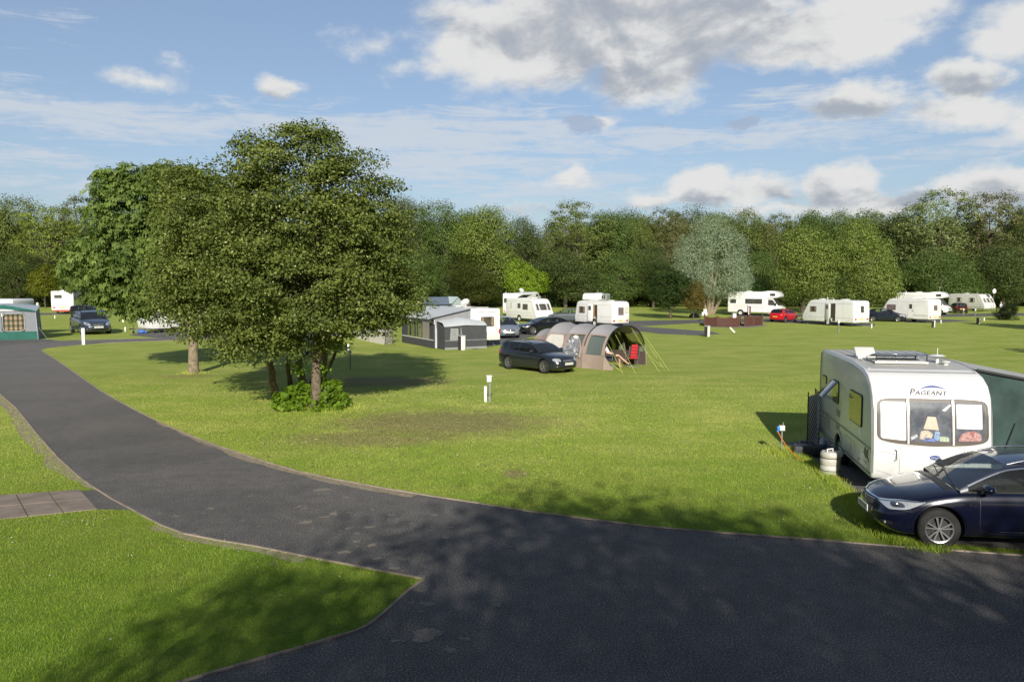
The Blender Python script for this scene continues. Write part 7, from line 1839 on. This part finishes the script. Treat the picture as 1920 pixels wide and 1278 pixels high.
def figure(name, joints, edges, mats_fn, mats, loc, rz, label):
    me = bpy.data.meshes.new(name); ks = list(joints); me.from_pydata([joints[k][0] for k in ks], [(ks.index(a), ks.index(b)) for a, b in edges], []); me.update()
    o = bpy.data.objects.new(name, me); COL.objects.link(o)
    md = o.modifiers.new('s', 'SKIN'); md.use_smooth_shade = True
    for i, k in enumerate(ks): o.data.skin_vertices[0].data[i].radius = (joints[k][1], joints[k][1] if len(joints[k]) < 3 else joints[k][2])
    for i, k in enumerate(ks): o.data.skin_vertices[0].data[i].use_root = (k == 'pelvis')
    sb = o.modifiers.new('u', 'SUBSURF'); sb.levels = 2; sb.render_levels = 2
    bpy.context.view_layer.update(); bake(o)
    for m_ in mats: o.data.materials.append(m_)
    for p in o.data.polygons: p.material_index = mats_fn(p.center); p.use_smooth = True
    o.location = loc; o.rotation_euler = (0, 0, rz); return tag(o, label, 'person')
def hand_chain(J, E, wrist, base, d, s, tag_):
    """palm and five fingers"""
    d = Vector(d).normalized(); up = Vector((0, 0, 1)); sd_ = d.cross(up).normalized() * s; b = Vector(base); J[tag_ + 'palm'] = (tuple(b + d * .05), .030, .018); E.append((wrist, tag_ + 'palm'))
    for k, (off, l) in enumerate(((-.03, .075), (-.01, .09), (.01, .085), (.03, .065))):
        a = b + d * .09 + sd_ * off; c = a + d * l * .5 - up * .012; e = c + d * l * .35 - up * .03
        J[f'{tag_}f{k}a'] = (tuple(a), .010); J[f'{tag_}f{k}b'] = (tuple(c), .009); J[f'{tag_}f{k}c'] = (tuple(e), .008); E.extend([(tag_ + 'palm', f'{tag_}f{k}a'), (f'{tag_}f{k}a', f'{tag_}f{k}b'), (f'{tag_}f{k}b', f'{tag_}f{k}c')])
    t = b + d * .04 - sd_ * .045; t2 = t + d * .05 - sd_ * .015; J[tag_ + 'ta'] = (tuple(t), .011); J[tag_ + 'tb'] = (tuple(t2), .009); E.extend([(tag_ + 'palm', tag_ + 'ta'), (tag_ + 'ta', tag_ + 'tb')])
# seated person, legs crossed towards the red chair
chs = G(1142, 689); srz = math.radians(-20)
camp_chair(chs, srz, NAVF, 'navy camping chair under the person seated in the tent mouth')
J = {'pelvis': ((-.02, 0, .55), .135, .16), 'waist': ((-.10, 0, .72), .12, .155), 'chest': ((-.18, 0, .93), .12, .18), 'neckb': ((-.20, 0, 1.07), .06), 'neck': ((-.19, 0, 1.13), .052), 'head': ((-.17, 0, 1.23), .088, .080), 'crown': ((-.18, 0, 1.32), .07),
     'shL': ((-.19, .19, 1.02), .06), 'elL': ((-.06, .28, .76), .045), 'wrL': ((.18, .20, .70), .028), 'shR': ((-.19, -.19, 1.02), .06), 'elR': ((-.04, -.29, .76), .045), 'wrR': ((.20, -.16, .72), .028),
     'hiL': ((.02, .10, .55), .095), 'knL': ((.46, .13, .60), .062), 'caL': ((.52, .12, .38), .055), 'anL': ((.52, .11, .10), .038), 'foL': ((.66, .11, .04), .035), 'hiR': ((.02, -.10, .55), .095), 'knR': ((.48, -.06, .66), .062), 'caR': ((.68, .06, .46), .055), 'anR': ((.90, .14, .26), .038), 'foR': ((1.03, .16, .22), .035)}
E_ = [('pelvis', 'waist'), ('waist', 'chest'), ('chest', 'neckb'), ('neckb', 'neck'), ('neck', 'head'), ('head', 'crown'), ('chest', 'shL'), ('shL', 'elL'), ('elL', 'wrL'), ('chest', 'shR'), ('shR', 'elR'), ('elR', 'wrR'), ('pelvis', 'hiL'), ('hiL', 'knL'), ('knL', 'caL'), ('caL', 'anL'), ('anL', 'foL'), ('pelvis', 'hiR'), ('hiR', 'knR'), ('knR', 'caR'), ('caR', 'anR'), ('anR', 'foR')]
hand_chain(J, E_, 'wrL', J['wrL'][0], (1, -.3, -.1), 1, 'L'); hand_chain(J, E_, 'wrR', J['wrR'][0], (1, .3, -.1), -1, 'R')
def seat_m(c):
    if c.z > 1.10: return 0
    if c.x < .02 and c.z > .66 and abs(c.y) < .27: return 1
    if c.x < .36 and c.z > .42 and not (abs(c.y) > .19 and c.z > .66) and c.z < .72: return 2
    return 0
sp = figure('person', J, E_, seat_m, [SKIN, SHIRT, SHORTS], chs, srz, 'person in a white shirt and black shorts sitting cross-legged in the tent mouth')
hb = MB(); hb.ellipsoid((-.19, 0, 1.30), (.105, .095, .085), 16, 10); hb.build('hair', HAIR, sp, smooth=80)
fc = MB(); fc.ellipsoid((-.075, 0, 1.225), (.022, .014, .020), 8, 6)
for s in (-1, 1): fc.ellipsoid((-.17, s * .088, 1.235), (.022, .012, .03), 8, 6)
fc.build('nose_and_ears', SKIN, sp, smooth=80)
# standing person behind the round bush
J = {'pelvis': ((0, 0, .95), .13, .15), 'waist': ((0, 0, 1.1), .115, .14), 'chest': ((0, 0, 1.32), .12, .18), 'neckb': ((0, 0, 1.47), .06), 'neck': ((0, 0, 1.52), .05), 'head': ((.01, 0, 1.61), .085, .078), 'crown': ((0, 0, 1.69), .065), 'shL': ((0, .19, 1.41), .058), 'elL': ((.02, .26, 1.14), .045), 'wrL': ((.16, .22, .95), .028), 'shR': ((0, -.19, 1.41), .058), 'elR': ((.02, -.26, 1.14), .045), 'wrR': ((.14, -.22, .94), .028),
     'hiL': ((0, .10, .90), .09), 'knL': ((.03, .11, .50), .06), 'anL': ((0, .11, .09), .04), 'foL': ((.14, .12, .03), .035), 'hiR': ((0, -.10, .90), .09), 'knR': ((.01, -.11, .50), .06), 'anR': ((-.04, -.11, .09), .04), 'foR': ((.10, -.12, .03), .035)}
E_ = [('pelvis', 'waist'), ('waist', 'chest'), ('chest', 'neckb'), ('neckb', 'neck'), ('neck', 'head'), ('head', 'crown'), ('chest', 'shL'), ('shL', 'elL'), ('elL', 'wrL'), ('chest', 'shR'), ('shR', 'elR'), ('elR', 'wrR'), ('pelvis', 'hiL'), ('hiL', 'knL'), ('knL', 'anL'), ('anL', 'foL'), ('pelvis', 'hiR'), ('hiR', 'knR'), ('knR', 'anR'), ('anR', 'foR')]
hand_chain(J, E_, 'wrL', J['wrL'][0], (.4, -.1, -1), 1, 'L'); hand_chain(J, E_, 'wrR', J['wrR'][0], (.4, .1, -1), -1, 'R')
st2 = figure('person', J, E_, lambda c: 0 if c.z > 1.50 or (c.z < 1.2 and abs(c.y) > .2 and c.z > .8) else (1 if c.z > .95 else 2), [SKIN, SHIRT, mat('blue_jeans', (.05, .07, .12), .85)], G(1876, 591), math.radians(-60), 'person in a white top standing behind the dark round bush at the far right')
hb = MB(); hb.ellipsoid((-.01, 0, 1.68), (.10, .09, .075), 14, 8); hb.build('hair', mat('grey_hair', (.35, .33, .30), .8), st2, smooth=80)

# --- green and grey awning at the left edge
gx0, gx1 = GD(-70, 61.5), G(72, 636)
GREENC = mat('green_canvas', (.018, .125, .095), .8, var=.2, vscale=2); GREYC = mat('blue_grey_canvas', (.22, .235, .26), .85, var=.12)
def plaid():
    m = bpy.data.materials.new('plaid_curtain'); m.use_nodes = True; T = NT(m.node_tree); b = T.n['Principled BSDF']; O = T.new('ShaderNodeTexCoord').outputs['Object']; sp_ = T.new('ShaderNodeSeparateXYZ'); T.link(O, sp_.inputs[0])
    fx = T.math('FRACT', T.math('MULTIPLY', sp_.outputs[0], 3.3)); fz = T.math('FRACT', T.math('MULTIPLY', sp_.outputs[2], 2.6))
    c = T.mix(T.mapr(fx, .45, .55), (.33, .24, .15), (.10, .085, .05)); c2 = T.mix(T.mapr(fz, .45, .55), c, T.mix(1.0, c, (.45, .55, .5), 'MULTIPLY')); T.link(c2, b.inputs['Base Color']); b.inputs['Roughness'].default_value = .9; return m
PLAID = plaid()
la = empty('caravan_awning', (gx1[0], gx1[1], 0), 0, 'green and grey awning with plaid curtains in its windows, at the left edge', 'awning')
wl = -6.2; dp = 2.6; ht = 2.2
la.rotation_euler = (0, 0, math.radians(24))
m = MB(); m.grid([[(wl, 0, 0), (0, 0, 0)], [(wl, 0, .62), (0, 0, .62)]]); m.build('skirt', GREENC, la)
m = MB(); m.grid([[(wl, 0, .62), (-2.25, 0, .62)], [(wl, 0, .72), (-2.25, 0, .72)]]); creased(m, (-.85, 0, .62), (-.0, 0, .62), (-.12, .02, ht), (-.85, 0, ht), 8, 6, .015, 1); m.grid([[(wl, 0, 2.0), (-.85, 0, 2.0)], [(wl, 0, ht), (-.85, 0, ht)]])
for xx in (-2.45, -4.1, -6.0): m.box((xx, -.01, 1.32), (.24, .02, 1.40))
m.build('wall_panel', GREYC, la, smooth=80)
for xx in (-1.55, -3.2, -5.0):
    m = MB(); creased(m, (xx - .72, .06, .64), (xx + .72, .06, .64), (xx + .72, .06, 1.99), (xx - .72, .06, 1.99), 30, 3, .03, 3); m.build('curtain', PLAID, la, smooth=80)
    m = MB(); q = rq(rect(xx - .70, .66, xx + .70, 1.97), .3); q = [Vector((p[0], -.03, p[1])) for p in q]; m.tube(q + [q[0]], .022, 5); m.build('window_edging', mat('pale_edging', (.42, .45, .48), .7), la)
m = MB(); creased(m, (0, 0, 0), (0, dp, 0), (-.15, dp, 2.3), (-.12, 0, ht), 8, 5, .012, 4); m.build('end_wall', GREYC, la, smooth=80)
m = MB(); m.grid([[(wl, -.12, ht - .12), (-2.2, -.14, ht + .12), (.04, -.10, ht - .12)], [(wl, .05, ht + .10), (-2.2, .1, ht + .44), (-.02, .05, ht - .02)]]); m.build('green_roof_edge', GREENC, la)
m = MB(); m.grid([[(wl, .05, ht + .10), (-2.2, .1, ht + .44), (-.02, .05, ht - .02)], [(wl, dp, 2.65), (-2.2, dp, 2.70), (-.1, dp, 2.50)]]); m.build('roof', mat('pale_blue_canvas', (.36, .42, .48), .8, var=.1), la)
m = MB(); m.tube([(.05, 0, .9), (.65, -.25, 0)], .008, 4); m.tube([(0, -.02, 0), (-.12, -.02, ht)], .02, 5); m.build('guy_line', GUY if False else mat('pale_edging', (0, 0, 0)), la)

# --- blue-grey tents far behind the grey awning
def frame_tent(px, d, w, h, dp, col, rf, label, rz):
    t = empty('frame_tent', GD(px, d), rz, label, 'tent')
    m = MB(); m.add([(-w / 2, 0, 0), (w / 2, 0, 0), (w / 2, 0, h * .72), (-w / 2, 0, h * .72)], [(0, 1, 2, 3)]); m.add([(-w / 2, dp, 0), (w / 2, dp, 0), (w / 2, dp, h * .72), (-w / 2, dp, h * .72)], [(0, 1, 2, 3)])
    for s in (-1, 1): m.add([(s * w / 2, 0, 0), (s * w / 2, dp, 0), (s * w / 2, dp, h * .72), (s * w / 2, dp / 2, h), (s * w / 2, 0, h * .72)], [(0, 1, 2, 3, 4)])
    m.build('wall', col, t)
    m = MB(); m.grid([[(-w / 2 - .2, -.25, h * .68), (w / 2 + .2, -.25, h * .68)], [(-w / 2 - .1, dp / 2, h + .03), (w / 2 + .1, dp / 2, h + .03)], [(-w / 2 - .2, dp + .25, h * .68), (w / 2 + .2, dp + .25, h * .68)]]); m.build('roof', rf, t)
    m = MB(); m.grid([[(-.35, -.02, .05), (.55, -.02, .05)], [(-.35, -.02, h * .62), (.55, -.02, h * .62)]]); m.build('doorway', mat('tent_doorway_shade', (.04, .045, .055), .9), t)  # dark sheet painted as the shade inside the open doorway
    for s in (-1, 1): m = MB(); m.grid([[(s * w * .34 - .3, -.015, .7), (s * w * .34 + .3, -.015, .7)], [(s * w * .34 - .3, -.015, h * .6), (s * w * .34 + .3, -.015, h * .6)]]); m.build('window', mat('hazy_window', (0, 0, 0)), t)
    return t
frame_tent(816, 92, 2.9, 2.55, 2.2, mat('slate_canvas', (.15, .19, .25), .85, var=.15), mat('slate_roof_canvas', (.10, .13, .18), .8, var=.1), 'slate blue frame tent behind the grey awning roof', math.radians(6))
frame_tent(840, 97, 1.5, 2.5, 1.8, mat('pale_green_canvas', (.38, .46, .46), .85, var=.12), mat('pale_green_canvas', (0, 0, 0)), 'pale grey-green tent right of and behind the slate blue tent', math.radians(-40))

# --- white windbreak and drying rack left of the grey awning
wn = empty('windbreak', G(722, 646), 0, 'pale windbreak with fine grey lines standing left of the grey awning', 'windbreak')
P_ = [Vector(G(*p)) - wn.location for p in ((662, 633), (692, 640), (722, 646), (736, 643))]
for k in range(3):
    m = MB(); m.grid([[P_[k], P_[k + 1]], [P_[k] + Vector((0, 0, 1.5)), P_[k + 1] + Vector((0, 0, 1.5))]]); m.build('panel', stripes_mat('lined_cloth', (.60, .56, .50), (.36, .33, .29), 9, 2, 0, .80), wn)
for p in P_: m = MB(); m.tube([p, p + Vector((0, 0, 1.65))], .018, 5); m.build('pole', POLE, wn)
q = G(724, 646); rk = empty('drying_rack', (q[0] + .3, q[1] - .4, 0), .4, 'thin wire drying rack in front of the pale windbreak', 'drying rack')
m = MB()
for s in (-.35, .35): m.tube([(-.3, s, 0), (.05, s, .85), (.3, s, 0)], .012, 5)
for z, x in ((.85, .05), (.6, -.05), (.6, .14), (.35, -.15), (.35, .2)): m.tube([(x, -.35, z), (x, .35, z)], .009, 5)
m.build('frame', mat('dark_green_wire', (.05, .09, .08), .5), rk)

# --- brown fence enclosure, sign, posts
FB = mat('brown_stained_wood', (.105, .042, .030), .8, var=.3, vscale=6)
def fence_run(name, pts, label, h=.88, wv=.045, gate=None):
    e = empty(name, pts[0], 0, label, 'fence')
    for k in range(len(pts) - 1):
        a, b = Vector(pts[k]) - e.location, Vector(pts[k + 1]) - e.location; L = (b - a).length; n = max(4, int(L / .13)); m = MB(); dr_ = (b - a).normalized(); an = math.atan2(dr_.y, dr_.x)
        for i in range(n):
            t = (i + .5) / n; hh = h + wv * math.cos(t * 2 * math.pi) * 1.0; c = a.lerp(b, t); m.box((c.x, c.y, hh / 2 + .04), (L / n * .90, .025, hh), an)
        m.build('panel', FB, e)
        r_ = MB(); nrm = Vector((-dr_.y, dr_.x, 0)) * .035
        for z in (.25, .70): c = (a + b) / 2 + nrm; r_.box((c.x, c.y, z), (L, .04, .08), an)
        r_.build('rail', FB, e)
    for p in pts: q = Vector(p) - e.location; m = MB(); m.box((q.x, q.y, .52), (.11, .11, 1.04)); m.build('post', FB, e)
    return e
F = [G(1321, 606.5), G(1321, 611.5), G(1345, 612.5), G(1368, 613), G(1386, 612.5), G(1388, 608)]
fence_run('board_fence', F, 'brown board fence with a wavy top, the left and longer part of the enclosure')
fence_run('board_fence', [G(1396, 608), G(1396, 612), G(1413, 611), G(1429, 609.5), G(1429, 605.5)], 'short brown board fence, the right part of the enclosure')
pd = MB(); pd.flat(gp([(1370, 614), (1400, 614.5), (1434, 611.5), (1438, 609), (1392, 606), (1325, 606), (1322, 612.5)]), .012); tag(pd.build('path_gravel', mat('pale_gravel', (.30, .26, .22), .95, var=.3, vscale=8)), kind='structure')
def sign(loc, rz=0):
    s_ = empty('notice_sign', loc, rz, 'white notice boards on a post at the left end of the brown fence', 'sign'); m = MB(); m.box((0, 0, .55), (.07, .07, 1.5)); m.build('post', mat('sign_white', (.70, .70, .68), .5), s_)
    m = MB(); m.box((.03, -.05, 1.08), (.34, .03, .42)); m.build('board', mat('sign_white', (0, 0, 0)), s_); m = MB(); m.box((-.02, -.055, .78), (.62, .03, .36)); m.build('board', mat('sign_white', (0, 0, 0)), s_)
sign(G(1321, 601))
tp = empty('service_post', G(1404, 609), 0, 'tall brown service post with a white top inside the fence enclosure', 'service post')
m = MB(); m.box((0, 0, .95), (.28, .24, 1.9)); m.build('post', FB, tp); m = MB(); m.box((0, 0, 1.94), (.34, .30, .08)); m.box((-.08, -.13, 1.45), (.07, .02, .75)); m.build('white_trim', mat('sign_white', (0, 0, 0)), tp); m = MB(); m.tube([(.10, -.12, .9), (.22, -.2, .6), (.20, -.18, .1)], .02, 5); m.tube([(.04, -.13, 1.2), (.04, -.22, 1.2)], .025, 6); m.build('tap_hose', GALV, tp)
bx_ = empty('waste_bin', G(1376, 608), .1, 'small white bin with a grey lid showing over the long brown fence', 'bin'); m = MB(); m.box((0, 0, .55), (.34, .34, 1.1), taper=1.06); m.build('bin_body', mat('sign_white', (0, 0, 0)), bx_, bevel=.02); m = MB(); m.box((0, 0, 1.13), (.42, .42, .08)); m.build('lid', GTRIM, bx_, bevel=.02)

WP = mat('white_peg_paint', (.74, .74, .72), .55, var=.08); DB = mat('bollard_brown', (.045, .035, .032), .7, var=.2)
pegs = [((157, 646), 1.18, .20, 'tall thick white marker post at the edge of the road bend'), ((910, 753), .60, .10, 'white marker peg beside the hook-up post in the middle of the lawn'),
        ((653, 659), .50, .10, 'white marker peg right behind the hook-up post near the multi-stemmed tree'), ((235, 621.5), .42, .10, 'white marker peg right of the blue-grey estate car'), ((103, 597), .40, .10, 'white marker peg in front of the far left caravan with the red underside'),
        ((231, 604), .30, .14, 'tiny white marker peg on the lawn behind the blue-grey estate car'), ((1634, 615), .42, .11, 'white marker peg at the back corner of the caravan with the dark doorway'), ((1764, 606.5), .40, .10, 'white marker peg at the back corner of the caravan with the tinted side window'),
        ((1845, 601.5), .38, .12, 'white marker peg right of the last brown and white bollard')]
for (p, h, w, lab) in pegs:
    m = MB(); m.box((0, 0, h / 2 - .02), (w, w * .9, h)); o = m.build('marker_post', WP, bevel=.01); o.location = G(*p); o.rotation_euler = (0, 0, .3); tag(o, lab, 'marker post')
m = MB(); m.box((0, 0, .25), (.12, .10, .62), Matrix.Rotation(-.75, 3, 'Y')); o = m.build('marker_post', WP, bevel=.01); o.location = G(1373, 624); tag(o, 'leaning white marker peg on the lawn below the brown fence', 'marker post')
bol = [((1326, 631), .85, .30, 'brown and white service bollard at the end of the narrow tarmac path'), ((866, 656), .92, .33, 'brown and white service bollard in front of the awning annexe'), ((1750, 613.5), .66, .24, 'brown and white service bollard below the caravan with the tinted side window'), ((1834, 607.5), .64, .26, 'brown and white service bollard on the lawn near the round bush')]
for (p, h, w, lab) in bol:
    b_ = empty('service_bollard', G(*p), math.radians(38), lab, 'bollard', 'service bollards on the lawn')
    m = MB(); m.box((0, 0, h / 2), (w, w, h)); m.build('bollard_body', WP, b_, bevel=.01); m = MB(); m.box((-w / 2 - .012, 0, h / 2 - .02), (.02, w * .98, h * .98)); m.box((-w / 2 - .012, 0, h / 2), (.03, .04, h * .9)); m.build('front_panel', DB, b_)
    m = MB(); m.box((0, 0, h + .02), (w * 1.12, w * 1.12, .05)); m.build('cap', GTRIM, b_, bevel=.01)
hooks = [((918, 753), .90, 'grey hook-up post with a white hooded head in the middle of the lawn'), ((657, 692), .88, 'grey hook-up post right of the multi-stemmed tree'), ((1572, 622.5), .95, 'hook-up post with a pale box in front of the caravan with the dark doorway'), ((1806, 592), .85, 'grey hook-up post left of the two by the far road'), ((1828, 592), .80, 'grey hook-up post right of the two by the far road')]
for i, (p, h, lab) in enumerate(hooks):
    b_ = empty('hookup_post', G(*p), .2, lab, 'hook-up post')
    m = MB(); m.box((0, 0, h / 2), (.07 if i < 2 else .12, .06, h)); m.build('post', GALV, b_)
    m = MB(); m.box((-.03, -.05, h - .06), (.17, .13, .20)); m.build('socket_box', mat('box_white', (0, 0, 0)), b_, bevel=.015); m = MB(); m.box((-.03, -.06, h + .06), (.21, .17, .05)); m.build('hood', mat('sign_white', (0, 0, 0)), b_, bevel=.015)
sc2 = empty('service_cabinet', G(576, 668), .1, 'white framed service cabinet with a dark lower half, seen between the tree stems', 'cabinet')
m = MB(); m.box((0, 0, .85), (.66, .20, .82)); m.build('cabinet_body', mat('cabinet_pale', (.42, .47, .52), .5, var=.1), sc2, bevel=.02); m = MB(); m.box((0, -.11, .88), (.54, .02, .66)); m.build('door', mat('cabinet_door', (.55, .60, .66), .4, var=.1), sc2); m = MB(); m.box((0, 0, .22), (.58, .18, .44)); m.build('plinth', mat('cabinet_dark', (.05, .065, .09), .6), sc2)
tb = empty('tall_marker_post', G(71, 580), 0, 'tall white bollard standing on the far left lawn beside the awning', 'bollard'); m = MB(); m.box((0, 0, .52), (.30, .30, 1.06)); m.build('post', WP, tb, bevel=.01); m = MB(); m.box((0, -.16, .9), (.16, .02, .10)); m.build('number_panel', DB, tb)
ms = empty('satellite_mast', G(1862, 584), 0, 'thin mast with a white dish right of the far right caravan', 'satellite dish'); m = MB(); m.tube([(0, 0, 0), (0, 0, 3.1)], .03, 6); m.build('mast', GALV, ms); m = MB(); m.ellipsoid((0, -.1, 2.95), (.28, .10, .36), 14, 10); m.build('dish', WP, ms, smooth=60); m = MB(); m.tube([(0, -.1, 2.7), (0, -.4, 2.75)], .02, 5); m.build('dish_arm', GALV, ms)
st_ = G(1302, 596); m = MB(); m.ellipsoid((0, 0, .2), (.65, .4, .38), 14, 8); m.ellipsoid((.55, -.1, .12), (.25, .2, .22), 10, 6); o = m.build('boulder', mat('stone_grey', (.10, .095, .085), .9, var=.4), smooth=60); o.location = st_; tag(o, 'dark boulder on the lawn between the small orange-tinged tree and the sign', 'boulder')
SHADE = [(-2.3, -7.5, 9.0, 5.6, 'oak', 'smaller roadside tree behind the viewpoint, shading the near left lawn'), (3.4, -9.0, 11.0, 12.5, 'oak', 'large roadside tree behind the viewpoint, shading the road'), (12.0, -8.0, 10.6, 11, 'oak2', 'second roadside tree behind the viewpoint, shading the navy car'), (2.4, -12.5, 11.9, 11.5, 'round2', 'roadside tree right behind the one that shades the road bend'), (14.5, -15.0, 12.6, 13, 'oak', 'fourth roadside tree standing farther back behind the viewpoint'), (34.0, 37, 6.5, 4.5, 'small', 'young lawn tree just beyond the right edge of the view'), (50.0, 66, 8.0, 6, 'small', 'lawn tree outside the right edge of the view')]
for a in SHADE:
    shade_tree(*a)
